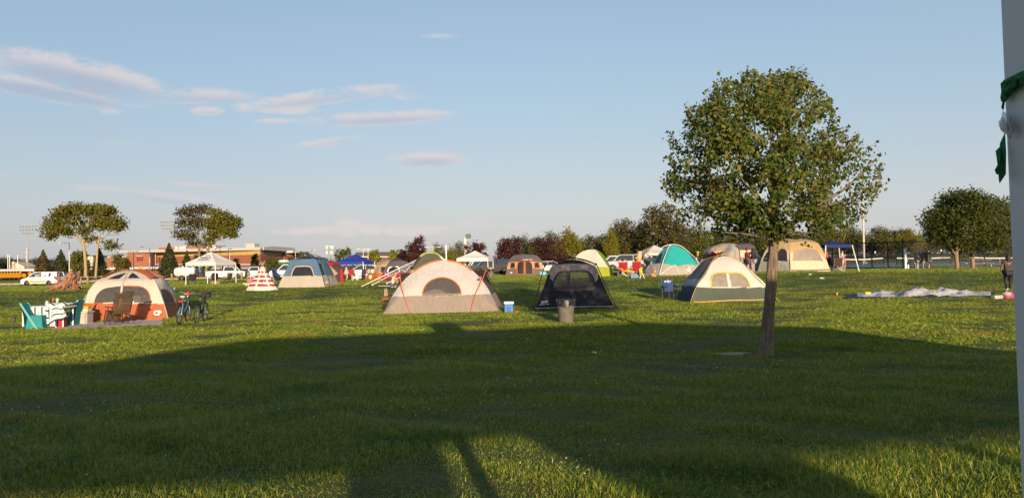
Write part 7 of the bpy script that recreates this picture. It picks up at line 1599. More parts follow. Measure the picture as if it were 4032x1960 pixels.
# ---- log pile
def log_pile():
    t = Tr('log_pile', 'pile of brown logs and branches stacked like a bonfire', 'log pile', 268, 48); rng = np.random.default_rng(4); m1 = bark('log_bark', (.22, .105, .06)); m2 = bark('log_bark_pale', (.30, .16, .09))
    for k in range(70):
        a = rng.uniform(0, 6.283); L_ = rng.uniform(.6, 1.35); rr = rng.uniform(.45, 1.1) if k > 12 else rng.uniform(.3, .7); h_ = rng.uniform(.45, 1.15) if k > 12 else rng.uniform(1.0, 1.35)
        p = Vector((math.cos(a) * rr - .12, math.sin(a) * rr * .8, rng.uniform(.0, .3))); q = Vector((math.cos(a + .5) * .2 + rng.normal() * .22 + .1, math.sin(a + .5) * .15 + rng.normal() * .15, h_ * rng.uniform(.75, 1.05))); q = p + (q - p).normalized() * max(L_, (q - p).length * .9)
        r = rng.uniform(.03, .085); mid = (p + q) / 2 + Vector(rng.normal(size=3)) * .04; mb = MB(); mb.tube([p, mid, q], [r * 1.1, r, r * .85], 7); mb.build('log', m1 if k % 3 else m2, t.o)
    for k in range(18):
        a = rng.uniform(0, 6.283); c = Vector((rng.uniform(-1, 1), rng.uniform(-.8, .6), rng.uniform(.05, .2))); v = Vector((math.cos(a), math.sin(a) * .5, rng.uniform(-.05, .35))).normalized() * rng.uniform(.3, .6); mb = MB(); mb.tube([c - v, c, c + v], rng.uniform(.03, .07), 6); mb.build('log', m1, t.o)
log_pile()
# ---- white tilted goal frame with cords
t = Tr('rope_ladder_frame', 'white slanting frame with slack cords rising to the grey dome tent', 'frame', 1540, 45)
WP = mat('white_pipe', (.75, .70, .66), .4)
E = [((1425, 1118, .0), (1655, 1016, 1.2)), ((1466, 1116, 1.0), (1655, 1020, 2.0)), ((1523, 1112, 2.4), (1640, 1062, 3.0))]
for a, b in E:
    A_ = t.g(a[0], a[2]) + Vector((0, 0, .05)); mb = MB(); mb.tube([A_, t.p(*b)], .026, 7); mb.ell(A_, (.05, .05, .05), 8, 5); mb.build('pole', WP, t.o, True)
mb = MB()
for k in range(9):
    f = .28 + k * .08; p = (t.g(1425, 0) + Vector((0, 0, .05))).lerp(t.p(1655, 1016, 1.2), f); q = (t.g(1466, 1.0) + Vector((0, 0, .05))).lerp(t.p(1655, 1020, 2.0), f + .04); mb.tube(catmull([p, (p + q) / 2 - Vector((0, 0, .12)), q], 8), .014, 4)
mb.build('net_cord', WP, t.o); mb = MB(); pp = [t.p(x, y, 1.6) for x, y in ((1515, 1075), (1530, 1084), (1545, 1090), (1558, 1082), (1566, 1074), (1575, 1066), (1585, 1062), (1595, 1070), (1604, 1060), (1616, 1048), (1628, 1044), (1640, 1034))]; mb.tube(catmull(pp, 60), .018, 4); mb.build('slack_rope', WP, t.o)
mb = MB(); mb.tube(catmull([t.g(1490, .5) + Vector((0, 0, .02)), t.g(1530, .4) + Vector((0, 0, .02)), t.g(1570, .8) + Vector((0, 0, .02)), t.g(1600, 1.6) + Vector((0, 0, .05))], 20), .018, 4); mb.build('ground_rope', WP, t.o)
# ---- things under the blue canopy
o = thing('side_table', 'small white cross legged table under the blue canopy', 'table', ground(1398, 65.5)); mb = MB(); mb.rbox((0, 0, .5), (.5, .4, .03), .01); mb.build('table_top', BLACK, o)
for s in (-1, 1): mb = MB(); mb.tube([(-.23, s * .17, 0), (.23, s * .17, .48)], .016, 5); mb.tube([(.23, s * .17, 0), (-.23, s * .17, .48)], .016, 5); mb.tube([(-.24, s * .17, 0), (-.24, s * .17, .5)], .016, 5); mb.tube([(.24, s * .17, 0), (.24, s * .17, .5)], .016, 5); mb.build('leg', WHITE, o)
o2 = thing('water_bottle', 'small blue bottle on the white cross legged table', 'bottle', ground(1398, 65.5) + Vector((0, 0, .515))); mb = MB(); mb.lathe([(.04, 0), (.04, .14), (.02, .18)], 10); mb.build('bottle', mat('blue_bottle', (.1, .3, .4), .3), o2, True); mb = MB(); mb.lathe([(.022, .18), (.022, .21)], 8); mb.build('cap', WHITE, o2)
t = Tr('lantern_post', 'tan cloth hung on a wooden pole under the blue canopy', 'banner', 1364, 66); mb = MB(); mb.tube([t.g(1364), t.p(1364, 1060)], .03, 6); mb.build('pole', WOOD, t.o); mb = MB(); mb.lathe([(.02, 1.25), (.2, .75), (.26, .55), (.18, .5)], 10, (0, -.02, .05)); mb.build('hung_cloth', fabric('linen_cloth', (.5, .42, .34)), t.o, True)
def cone(px, d, h, label):
    t = thing('traffic_cone', label, 'cone', ground(px, d)); mb = MB(); mb.box((0, 0, .02), (.36, .36, .05)); mb.build('base', BLACK, t); mb = MB(); mb.lathe([(.15, .04), (.10, h * .42)], 16); mb.lathe([(.075, h * .62), (.03, h)], 16); mb.build('cone_body', mat('safety_orange', (.62, .11, .02), .5), t, True); mb = MB(); mb.lathe([(.102, h * .42), (.076, h * .62)], 16); mb.build('reflective_band', WHITE, t, True)
cone(1444, 64.5, .95, 'orange traffic cone with white bands beside the blue canopy leg')
t = Tr('camp_kitchen', 'cluttered cardboard boxes and gear under the blue canopy right side', 'boxes', 1425, 68); mb = MB(); mb.rbox(t.p(1410, 1082), (.9, .5, .7), .05); mb.build('white_crate', WHITE, t.o); mb = MB(); mb.rbox(t.p(1453, 1070), (.3, .3, .5), .04); mb.rbox(t.p(1430, 1073), (.5, .4, .3), .04); mb.build('cardboard', mat('cardboard', (.42, .28, .15), .85), t.o)
mb = MB(); mb.rbox(t.p(1440, 1091), (.8, .4, .35), .05); mb.build('dark_bag', mat('dark_bag', (.05, .03, .03), .8), t.o); mb = MB(); mb.rbox(t.p(1455, 1092, -.5), (.35, .3, .55), .05); mb.build('red_bin', mat('red_bin', (.5, .05, .03), .6), t.o)
t = Tr('wheel_stand', 'yellow and grey wheel leaning beside the orange base tent', 'wheel', 1459, 63); mb = MB(); c = Vector((0, 0, .32)); mb.tube([c + Vector((math.cos(a) * .27, 0, math.sin(a) * .3)) for a in np.linspace(0, 6.283, 22)], .07, 8, False); mb.build('tyre', mat('olive_tyre', (.12, .10, .05), .7), t.o, True); mb = MB(); mb.ell(c, (.16, .05, .18)); mb.build('hub', mat('pale_hub', (.6, .55, .35), .5), t.o, True)
t = Tr('camp_sign', 'yellow tray on a white stand before the purple tent', 'stand', 1481, 60); mb = MB(); mb.tube([t.g(1481), t.p(1481, 1074)], .045, 6); mb.build('stand', WHITE, t.o); P = [t.p(*a) for a in ((1474, 1056), (1488, 1058), (1487, 1075), (1474, 1074))]; mb = MB(); mb.prism(P, (0, .12, 0)); mb.build('tray', mat('lemon_plastic', (.6, .52, .04), .5), t.o); mb = MB(); mb.tube([t.p(1476, 1056), t.p(1478, 1050), t.p(1483, 1056)], .03, 5); mb.build('handle', mat('lemon_plastic', (.6, .52, .04), .5), t.o)
t = Tr('picnic_table', 'small white table with a pink cloth left of the striped teepee', 'picnic table', 988, 49)
mb = MB(); P = [t.p(*a) for a in ((972, 1098, 0), (1008, 1096, 0), (1005, 1111, 0), (985, 1113, 0), (972, 1109, 0))]; mb.prism(P, (0, .6, 0)); mb.build('pink_cloth', mat('pink_cloth', (.5, .12, .22), .8), t.o); mb = MB(); mb.rbox(t.p(975, 1117, .2), (.55, .25, .05), .01); mb.build('bench_seat', WHITE, t.o)
for x in (968, 976): mb = MB(); mb.tube([t.g(x, .2), t.p(x + 4, 1116, .2)], .03, 5); mb.build('leg', WHITE, t.o)
o = thing('candelabra', 'pale branched candle stand on the pink covered table', 'candle holder', t.base + t.p(986, 1097, .3)); mb = MB(); mb.tube([(0, 0, 0), (0, 0, .42)], .035, 6); mb.tube([(-.16, 0, .26), (-.14, 0, .12), (0, 0, .1), (.14, 0, .12), (.16, 0, .26)], .02, 5); mb.build('stem', mat('ivory_wax', (.6, .5, .36), .6), o, True)
for x in (-.16, 0, .16): mb = MB(); mb.lathe([(.03, .0), (.03, .12), (.01, .14)], 8, (x, 0, .26 if x else .42)); mb.build('candle', mat('candle_ivory', (.7, .6, .42), .6), o, True)
# load on the suv behind the blue tent: white and green canoe
t = Tr('canoe', 'white and green canoe carried high above the suv behind the blue tent', 'canoe', 1108, 86); mb = MB(); rows = []
for k in range(9):
    f = k / 8; w_ = math.sin(math.pi * f) ** .6; c = t.p(1094 + 46 * f, 1033, 0); rows.append([c + Vector((0, math.cos(a) * .4 * w_, .05 + math.sin(a) * .26 * w_ + .1 * abs(f - .5))) for a in np.linspace(0, math.pi, 9)])
mb.grid(rows); mb.build('hull', WHITE, t.o, True); mb = MB(); mb.tube([t.p(1096, 1037, -.4), t.p(1115, 1039, -.42), t.p(1138, 1037, -.4)], .10, 5); mb.build('green_stripe', mat('canoe_green', (.03, .2, .08), .5), t.o); mb = MB(); mb.tube([t.p(1100, 1036), t.p(1100, 1052)], .04, 5); mb.tube([t.p(1132, 1036), t.p(1132, 1052)], .04, 5); mb.build('roof_rack', STEEL, t.o)
# ---- yard ornaments before the turquoise tent
def flamingo(px, d, label, col, s=1.0):
    t = thing('garden_flamingo', label, 'garden ornament', ground(px, d), R(8)); m_ = mat('flamingo_plastic', col, .4)
    mb = MB(); mb.ell((.08 * s, 0, .48 * s), (.26 * s, .12 * s, .13 * s), rot=Euler((0, R(12), 0))); mb.build('body', m_, t, True); mb = MB(); mb.tube(catmull([(-.12 * s, 0, .52 * s), (-.24 * s, 0, .46 * s), (-.34 * s, 0, .58 * s), (-.44 * s, 0, .64 * s)], 14), .045 * s, 7); mb.ell((-.46 * s, 0, .63 * s), (.08 * s, .05 * s, .05 * s)); mb.build('neck', m_, t, True)
    mb = MB(); mb.tube([(-.53 * s, 0, .62 * s), (-.6 * s, 0, .56 * s)], [.03 * s, .008], 6); mb.build('beak', BLACK, t)
    for x in (-.02, .2): mb = MB(); mb.tube([(.08 * s, 0, .4 * s), (.08 * s + x * s * 1.3 - .05, 0, -.05)], .016, 5); mb.build('leg', GALV, t)
flamingo(2472, 46.5, 'orange yellow garden flamingo left of the blue cooler tub', (.62, .25, .015))
t = Tr('garden_duck', 'yellow plastic bird ornament with dark wing right of the blue cooler tub', 'garden ornament', 2526, 46.5); Y_ = mat('duck_yellow', (.68, .38, .012), .4)
mb = MB(); mb.ell(t.p(2523, 1070), (.12, .1, .2)); mb.tube(catmull([t.p(2523, 1068), t.p(2519, 1062), t.p(2524, 1057)], 8), .07, 7); mb.ell(t.p(2525, 1056), (.09, .08, .07)); mb.build('body', Y_, t.o, True); mb = MB(); mb.ell(t.p(2536, 1069), (.16, .06, .07), rot=Euler((0, R(20), 0))); mb.build('wing', BLACK, t.o, True)
for x in (2519, 2538): mb = MB(); mb.tube([t.g(x), t.p(2528, 1074)], .014, 5); mb.build('leg', GALV, t.o)
t = Tr('cooler', 'blue tub cooler with white lid between the two yellow birds', 'cooler', 2499, 47); mb = MB(); mb.rbox((0, 0, .2), (.58, .4, .4), .04); mb.build('box', mat('teal_blue_cooler', (.05, .16, .24), .5), t.o); mb = MB(); mb.rbox((0, 0, .43), (.62, .44, .06), .03); mb.build('lid', WHITE, t.o); cb_ = t.base
o = thing('red_gloves', 'limp dark red cloth lying over the blue tub lid', 'cloth', cb_ + Vector((.06, -.18, .47))); mb = MB()
for x in (-.08, .0, .1): mb.tube([(x, .1, .02), (x, -.06, .02), (x + .02, -.07, -.16)], [.035, .04, .025], 6)
mb.build('cloth', mat('dark_red_cloth', (.22, .02, .03), .8), o, True); mb = MB(); mb.ell((.02, .03, .03), (.13, .08, .03)); mb.build('fold', mat('dark_red_cloth', (.22, .02, .03), .8), o, True)
t = Tr('toy_giraffe', 'small spotted giraffe toy standing before the turquoise tent', 'toy', 2576, 47.5); G_ = mat('giraffe_hide', (.55, .28, .10), .6, var=.7, vscale=14)
mb = MB(); mb.ell(t.p(2572, 1082), (.12, .07, .08)); mb.tube([t.p(2576, 1080), t.p(2579, 1066), t.p(2580, 1058)], [.06, .045, .035], 7); mb.ell(t.p(2578, 1056), (.07, .04, .05)); mb.build('body', G_, t.o, True)
for x in (2568, 2571, 2578, 2580): mb = MB(); mb.tube([t.g(x), t.p(x, 1082)], .022, 5); mb.build('leg', G_, t.o)
t = Tr('grill', 'small black kettle grill left of the lime tent flank', 'grill', 2420, 52); mb = MB(); mb.ell((.1, 0, .18), (.28, .22, .13)); mb.build('bowl', mat('brown_tarp', (.10, .07, .06), .7), t.o, True); mb = MB(); mb.tube([(-.1, 0, 0), (-.1, 0, .15)], .02, 5); mb.tube([(.3, 0, 0), (.3, 0, .15)], .02, 5); mb.build('leg', STEEL, t.o)
o = thing('storage_tub', 'flat blue tub on the grass right of the orange trimmed tent', 'tub', ground(2138, 69)); mb = MB(); mb.rbox((0, 0, .14), (.6, .4, .28), .04); mb.build('tub', mat('sky_blue_tub', (.12, .35, .55), .5), o); mb = MB(); mb.rbox((0, 0, .29), (.64, .44, .05), .02); mb.build('lid', mat('sky_blue_tub', (.12, .35, .55), .5), o)
o = thing('firewood_stack', 'low stack of split firewood under the printed canopy', 'firewood', ground(848, 66)); rng = np.random.default_rng(12)
for k in range(10): mb = MB(); x = (k % 5) * .16 - .3; z = .08 + (k // 5) * .14; mb.tube([(x, -.2, z), (x + .02, .2, z)], .07, 6); mb.build('log', bark('split_wood', (.36, .22, .12)), o)
o = thing('towel_rack', 'pale towels hung on a line beside the small vented canopy', 'towel', ground(2521, 58)); 
for k, (x, h_) in enumerate(((-.04, .75), (.1, .6))): mb = MB(); mb.grid([[(x - .06, 0, 1.75), (x + .07, 0, 1.76)], [(x - .08, .03, 1.75 - h_ * .6), (x + .06, .02, 1.75 - h_ * .6)], [(x - .05, 0, 1.75 - h_ * 1.1), (x + .0, 0, 1.75 - h_ * 1.2)]]); mb.build('cloth', fabric('oat_towel', (.5, .42, .26)), o, True)
mb = MB(); mb.tube([(-.2, 0, 1.76), (.25, 0, 1.76)], .015, 5); mb.tube([(-.2, 0, -.05), (-.2, 0, 1.76)], .02, 5); mb.tube([(.25, 0, -.05), (.25, 0, 1.76)], .02, 5); mb.build('rail', WOOD, o)
o = thing('furled_flag', 'red and white furled flag hung at the left leg of the navy canopy', 'flag', ground(3255, 53.5)); mb = MB(); mb.tube(catmull([(0, 0, .75), (.02, 0, 1.0), (-.02, 0, 1.3), (0, 0, 1.55)], 12), [.05, .08, .1, .11, .11, .1, .1, .1, .09, .08, .06, .03], 8); mb.build('cloth', mat('red_white_cloth', (.45, .06, .05), .8, var=.7, vscale=9), o, True); mb = MB(); mb.tube([(0, .04, -.05), (0, .04, 1.75)], .018, 5); mb.build('staff', GALV, o)

# ================================================================== PEOPLE
def skin_body(joints, edges, root, sub=2):
    """one continuous surface grown from a skeleton; joints: name -> (position, radius)"""
    names = list(joints); ix = {n: i for i, n in enumerate(names)}; me = bpy.data.meshes.new('b')
    me.from_pydata([joints[n][0] for n in names], [(ix[a], ix[b]) for a, b in edges], [])
    o = bpy.data.objects.new('b', me); COL.objects.link(o); o.modifiers.new('s', 'SKIN')
    if not me.skin_vertices: raise RuntimeError('no skin layer')
    for n in names:
        sv = me.skin_vertices[0].data[ix[n]]; r = joints[n][1]; sv.radius = r if isinstance(r, tuple) else (r, r); sv.use_root = n == root
    s = o.modifiers.new('u', 'SUBSURF'); s.levels = sub; s.render_levels = sub
    dg = bpy.context.evaluated_depsgraph_get(); m2 = bpy.data.meshes.new_from_object(o.evaluated_get(dg)); bpy.data.objects.remove(o); bpy.data.meshes.remove(me)
    m2.polygons.foreach_set('use_smooth', [True] * len(m2.polygons)); return m2
def person(label, loc, rz, H, pose, shirt, legs, hair, skin=SKIN, hairlen=.0, sleeves=1, longlegs=True, shoes=None, fat=1.0, skirt=None, extra=None):
    """pose: overrides for joint places in units of body height; faces -y"""
    J = dict(pel=((0, 0, .52), (.085, .065)), sp=((0, .005, .61), (.075, .055)), ch=((0, 0, .72), (.088, .062)), nk=((0, .005, .825), .034), hd=((0, -.01, .875), (.042, .05)), tp=((0, -.005, .935), (.045, .055)), top=((0, .0, .975), .03),
             lh=((.055, 0, .50), .056), rh=((-.055, 0, .50), .056), lk=((.06, -.01, .28), .036), rk=((-.06, -.01, .28), .036), la=((.06, .01, .045), .024), ra=((-.06, .01, .045), .024), lt=((.065, -.07, .018), .02), rt=((-.065, -.07, .018), .02),
             ls=((.105, .005, .795), .036), rs=((-.105, .005, .795), .036), le=((.135, .01, .63), .027), re=((-.135, .01, .63), .027), lw=((.14, -.02, .485), .018), rw=((-.14, -.02, .485), .018))
    for k, v in pose.items(): J[k] = (v, J[k][1])
    if fat != 1.0:
        for k in ('pel', 'sp', 'ch'): J[k] = (J[k][0], (J[k][1][0] * fat, J[k][1][1] * fat * 1.1))
    E = [('pel', 'sp'), ('sp', 'ch'), ('ch', 'nk'), ('nk', 'hd'), ('hd', 'tp'), ('tp', 'top'), ('pel', 'lh'), ('pel', 'rh'), ('lh', 'lk'), ('rh', 'rk'), ('lk', 'la'), ('rk', 'ra'), ('la', 'lt'), ('ra', 'rt'), ('ch', 'ls'), ('ch', 'rs'), ('ls', 'le'), ('rs', 're'), ('le', 'lw'), ('re', 'rw')]
    for s in 'lr':   # palm, four curled fingers and a thumb
        w_ = Vector(J[s + 'w'][0]); e_ = Vector(J[s + 'e'][0]); dn = (w_ - e_).normalized(); sd_ = dn.cross(Vector((1, .1, 0))); sd_ = sd_.normalized() if sd_.length > .05 else Vector((0, -1, 0)); nm = dn.cross(sd_).normalized()
        J[s + 'p'] = (tuple(w_ + dn * .03), (.019, .013)); E.append((s + 'w', s + 'p'))
        for i, (o_, ln) in enumerate(((-.016, .036), (-.005, .044), (.006, .041), (.016, .031))):
            a = w_ + dn * .05 + sd_ * o_; b = a + dn * ln * .5; c = b + dn * ln * .45 + nm * .012
            J[f'{s}f{i}'] = (tuple(a), .0058); J[f'{s}g{i}'] = (tuple(b), .0053); J[f'{s}h{i}'] = (tuple(c), .0045); E += [(s + 'p', f'{s}f{i}'), (f'{s}f{i}', f'{s}g{i}'), (f'{s}g{i}', f'{s}h{i}')]
        a = w_ + dn * .028 - sd_ * .022; J[s + 'th'] = (tuple(a), .006); J[s + 'ti'] = (tuple(a + dn * .026 - sd_ * .008), .005); E += [(s + 'p', s + 'th'), (s + 'th', s + 'ti')]
    sc_ = lambda D_: {k: (tuple(Vector(p) * H), tuple(q * H for q in r) if isinstance(r, tuple) else r * H) for k, (p, r) in D_.items()}
    JJ = sc_(J); me = skin_body(JJ, E, 'pel')
    body = bpy.data.objects.new('person', me); COL.objects.link(body); me.materials.append(skin); body.location = loc; body.rotation_euler = (0, 0, rz); meta(body, label, 'person')
    def wear(name, names, grow, mt, edges):
        D_ = {}
        for n in names:
            if isinstance(n, tuple): nn, a, b, f, gr = n; p = Vector(JJ[a][0]).lerp(Vector(JJ[b][0]), f); D_[nn] = (tuple(p), gr * H)
            else: p, r = JJ[n]; D_[n] = (p, tuple(q + grow * H for q in r) if isinstance(r, tuple) else r + grow * H)
        m_ = skin_body(D_, edges, names[0] if not isinstance(names[0], tuple) else names[0][0]); o = bpy.data.objects.new(name, m_); COL.objects.link(o); m_.materials.append(mt); o.parent = body; return o
    fs = .55 if sleeves == 1 else 1.0
    wear('shirt', ['sp', 'pel', 'ch', 'ls', 'rs', ('cl', 'ch', 'nk', .6, .05), ('lse', 'ls', 'le', fs, .036), ('rse', 'rs', 're', fs, .036)], .010, shirt, [('pel', 'sp'), ('sp', 'ch'), ('ch', 'cl'), ('ch', 'ls'), ('ch', 'rs'), ('ls', 'lse'), ('rs', 'rse')])
    if longlegs: wear('trousers', ['pel', 'lh', 'rh', 'lk', 'rk', ('lq', 'lk', 'la', .93, .033), ('rq', 'rk', 'ra', .93, .033)], .010, legs, [('pel', 'lh'), ('pel', 'rh'), ('lh', 'lk'), ('rh', 'rk'), ('lk', 'lq'), ('rk', 'rq')])
    else: wear('shorts', ['pel', 'lh', 'rh', ('lq', 'lh', 'lk', .75, .055), ('rq', 'rh', 'rk', .75, .055)], .011, legs, [('pel', 'lh'), ('pel', 'rh'), ('lh', 'lq'), ('rh', 'rq')])
    hd, tp = Vector(JJ['hd'][0]), Vector(JJ['tp'][0]); c = hd.lerp(tp, .72); fw_ = Vector((0, -1, 0)) if 'face' not in pose else Vector(pose['face'])
    mb = MB(); mb.ell(c + Vector((0, .012 * H, .012 * H)), (.058 * H, .066 * H, .062 * H), 14, 10)
    if hairlen: mb.grid([[Vector((math.cos(R(a)) * .06 * H, .012 * H + math.sin(R(a)) * .068 * H, c.z + .01 * H - hairlen * H * k / 5)) + Vector((c.x, c.y, 0)) for a in range(-10, 191, 20)] for k in range(6)])
    hr = mb.build('hair', hair, body, True); hm = hr.data
    # keep the face clear of hair
    import bmesh as _bm
    b_ = _bm.new(); b_.from_mesh(hm); dl = [v for v in b_.verts if v.co.y - c.y < -.028 * H and v.co.z - c.z < .035 * H]; _bm.ops.delete(b_, geom=dl, context='VERTS'); b_.to_mesh(hm); b_.free()
    mb = MB(); fc_ = hd.lerp(tp, .45)
    for s in (-1, 1): mb.ell(fc_ + Vector((s * .019 * H, -.050 * H, .012 * H)), (.006 * H, .003 * H, .004 * H), 6, 4)
    mb.build('eyes', mat('eye', (.04, .03, .03), .3), body, True); mb = MB(); mb.ell(fc_ + Vector((0, -.056 * H, -.002 * H)), (.007 * H, .012 * H, .012 * H), 6, 4); mb.build('nose', skin, body, True); mb = MB(); mb.ell(fc_ + Vector((0, -.050 * H, -.022 * H)), (.014 * H, .004 * H, .003 * H), 6, 4); mb.build('mouth', mat('lips', (.35, .12, .1), .5), body, True)
    mb = MB()
    for s in (-1, 1): mb.ell(fc_ + Vector((s * .05 * H, .004 * H, .004 * H)), (.007 * H, .014 * H, .018 * H), 6, 5)
    mb.build('ears', skin, body, True)
    for s in 'lr':
        mb = MB(); a, b = Vector(JJ[s + 'a'][0]), Vector(JJ[s + 't'][0]); dd = (b - a); m_ = a + dd * .45; yaw = math.atan2(dd.x, -dd.y); mb.rbox(Vector((m_.x, m_.y, min(a.z, b.z) + .006 * H)), (.052 * H, .14 * H, .046 * H), .02 * H, Euler((0, 0, yaw))); mb.build('shoe', shoes or BLACK, body, True)
    if extra: extra(body, JJ, H)
    return body
sh = lambda n, c: fabric('shirt_' + n, c, trans=.05, wr=.5)
def plaid():
    m = bpy.data.materials.new('plaid_cloth'); m.use_nodes = True; k = NT(m.node_tree); b = k.n['Principled BSDF']; tcn = k.new('ShaderNodeTexCoord').outputs['Object']; sp_ = k.new('ShaderNodeSeparateXYZ'); k.l.new(tcn, sp_.inputs[0])
    fx = k.math('LESS_THAN', k.math('FRACT', k.math('MULTIPLY', sp_.outputs[0], 8.0)), .42); fz = k.math('LESS_THAN', k.math('FRACT', k.math('MULTIPLY', sp_.outputs[2], 8.0)), .42)
    c = k.mix(k.math('MULTIPLY', k.math('ADD', fx, fz), .5), (.45, .40, .42), (.10, .02, .05)); k.put(b.inputs['Base Color'], c); b.inputs['Roughness'].default_value = .9; return m
G_ = lambda px, d: ground(px, d)
ARMFWD = dict(le=(.12, -.03, .64), lw=(.05, -.14, .66), re=(-.12, -.03, .64), rw=(-.05, -.14, .66))
person('person in red shirt and dark shorts facing the woman in black', G_(2943, 48.5), R(95), 1.72, ARMFWD, sh('red', (.32, .02, .02)), mat('black_shorts', (.02, .02, .025), .8), HAIRB, longlegs=False, fat=1.12)
def phone(b, JJ, H): mb = MB(); mb.rbox(Vector(JJ['rw'][0]) + Vector((.0, -.06 * H, .03 * H)), (.04, .02, .1), .008); mb.build('phone_case', WHITE, b)
person('person with long dark hair in black shirt and plaid trousers holding up a phone', G_(2965, 48.2), R(215), 1.68, dict(le=(.13, -.03, .66), lw=(.06, -.13, .73), re=(-.14, -.04, .66), rw=(-.10, -.15, .75)), sh('black', (.015, .014, .016)), plaid(), HAIRK, hairlen=.20, fat=1.2, extra=phone)
person('girl in white shirt and short trousers standing under the navy canopy', G_(3317, 53.5), R(75), 1.55, dict(re=(-.12, -.02, .64), rw=(-.06, -.12, .56)), sh('white', (.72, .68, .64)), mat('pale_shorts', (.4, .42, .45), .8), HAIRB, longlegs=False, shoes=mat('mint_shoe', (.4, .6, .6), .6))
person('child behind the girl in white under the navy canopy', G_(3326, 54.2), R(70), 1.32, {}, sh('rust', (.22, .07, .04)), mat('red_shorts', (.35, .08, .07), .8), HAIRB, longlegs=False)
person('person in dark grey shirt and black trousers walking away beside the white post', G_(3972, 32.3), R(170), 1.66, dict(re=(-.16, .0, .63), rw=(-.17, -.03, .49), le=(.16, 0, .63), lw=(.17, -.03, .49), lk=(.06, -.03, .28), la=(.06, .06, .05), lt=(.06, -.01, .018), rk=(-.06, -.04, .28), ra=(-.06, -.05, .045), rt=(-.06, -.13, .018)), sh('charcoal', (.06, .045, .05)), mat('black_leggings', (.012, .012, .014), .7), HAIRK, SKIND, hairlen=.16, fat=1.15)
person('man in white patterned tee shirt with hands on hips by the turquoise tent', G_(2550, 55), R(35), 1.80, dict(le=(.19, .01, .66), lw=(.105, -.03, .55), re=(-.19, .01, .66), rw=(-.105, -.03, .55)), mat('white_teal_print', (.62, .63, .62), .8, var=.35, vscale=7), mat('grey_trousers', (.2, .2, .2), .8), HAIRB, fat=1.15)
person('person in orange floral shirt standing behind the red camp chairs', G_(2513, 60), R(20), 1.62, {}, mat('floral_cloth', (.5, .22, .03), .8, var=.7, vscale=12), mat('khaki_shorts', (.3, .22, .14), .8), HAIRB, longlegs=False)
SIT = dict(pel=(0, 0, .26), sp=(0, .03, .35), ch=(0, .06, .46), nk=(0, .06, .565), hd=(0, .05, .615), tp=(0, .05, .675), top=(0, .055, .715), lh=(.055, 0, .255), rh=(-.055, 0, .255), lk=(.07, -.24, .27), rk=(-.07, -.24, .27), la=(.07, -.28, .045), ra=(-.07, -.28, .045), lt=(.07, -.36, .018), rt=(-.07, -.36, .018), ls=(.105, .06, .535), rs=(-.105, .06, .535), le=(.14, -.02, .40), re=(-.14, -.02, .40), lw=(.10, -.14, .40), rw=(-.10, -.14, .40))
s1 = dict(SIT); s1.update(le=(.20, .02, .60), lw=(.05, .03, .68), re=(-.20, .02, .60), rw=(-.05, .03, .68))
person('person sitting in the left red camp chair with arms raised to the head', G_(2452, 50) + Vector((0, 0, 0)), R(178), 1.7, s1, sh('navy', (.04, .04, .12)), mat('dark_trousers', (.03, .03, .04), .8), HAIRB)
person('person with blond hair sitting in the right red camp chair', G_(2503, 50), R(183), 1.62, SIT, sh('white', (.72, .68, .64)), mat('dark_trousers', (.03, .03, .04), .8), HAIRB)
person('person with dark hair seated in the brown camp chair under the navy canopy', G_(3294, 52.4), R(180), 1.6, SIT, sh('brown', (.08, .04, .03)), mat('dark_trousers', (.03, .03, .04), .8), HAIRK, SKIND)
def cap(b, JJ, H): mb = MB(); c = Vector(JJ['tp'][0]); mb.ell(c + Vector((0, .005, .03 * H)), (.062 * H, .07 * H, .045 * H), 12, 7); mb.rbox(c + Vector((0, -.085 * H, .025 * H)), (.09 * H, .08 * H, .01 * H), .01); mb.build('cap', mat('lime_cap', (.25, .55, .03), .7), b, True)
person('person in dark clothes with lime green cap behind the turquoise tent right edge', G_(2748, 56), R(60), 1.62, {}, sh('slate', (.05, .05, .06)), mat('dark_trousers', (.03, .03, .04), .8), HAIRB, extra=cap)
KN = dict(pel=(0, .05, .14), sp=(0, .02, .26), ch=(0, -.03, .40), nk=(0, -.06, .51), hd=(0, -.09, .56), tp=(0, -.09, .63), top=(0, -.085, .67), lh=(.055, .05, .13), rh=(-.055, .05, .13), lk=(.07, -.20, .05), rk=(-.07, -.20, .05), la=(.07, .10, .035), ra=(-.07, .10, .035), lt=(.07, .19, .02), rt=(-.07, .19, .02), ls=(.10, -.03, .48), rs=(-.10, -.03, .48), le=(.12, -.10, .33), re=(-.12, -.10, .33), lw=(.10, -.22, .20), rw=(-.10, -.22, .20))
person('child in pale green shirt kneeling on the grass before the white frame', G_(1550, 44), R(78), 1.38, KN, sh('pale_lime', (.50, .55, .34)), mat('blue_shorts', (.06, .10, .18), .8), mat('fair_hair', (.32, .18, .08), .6), longlegs=False)
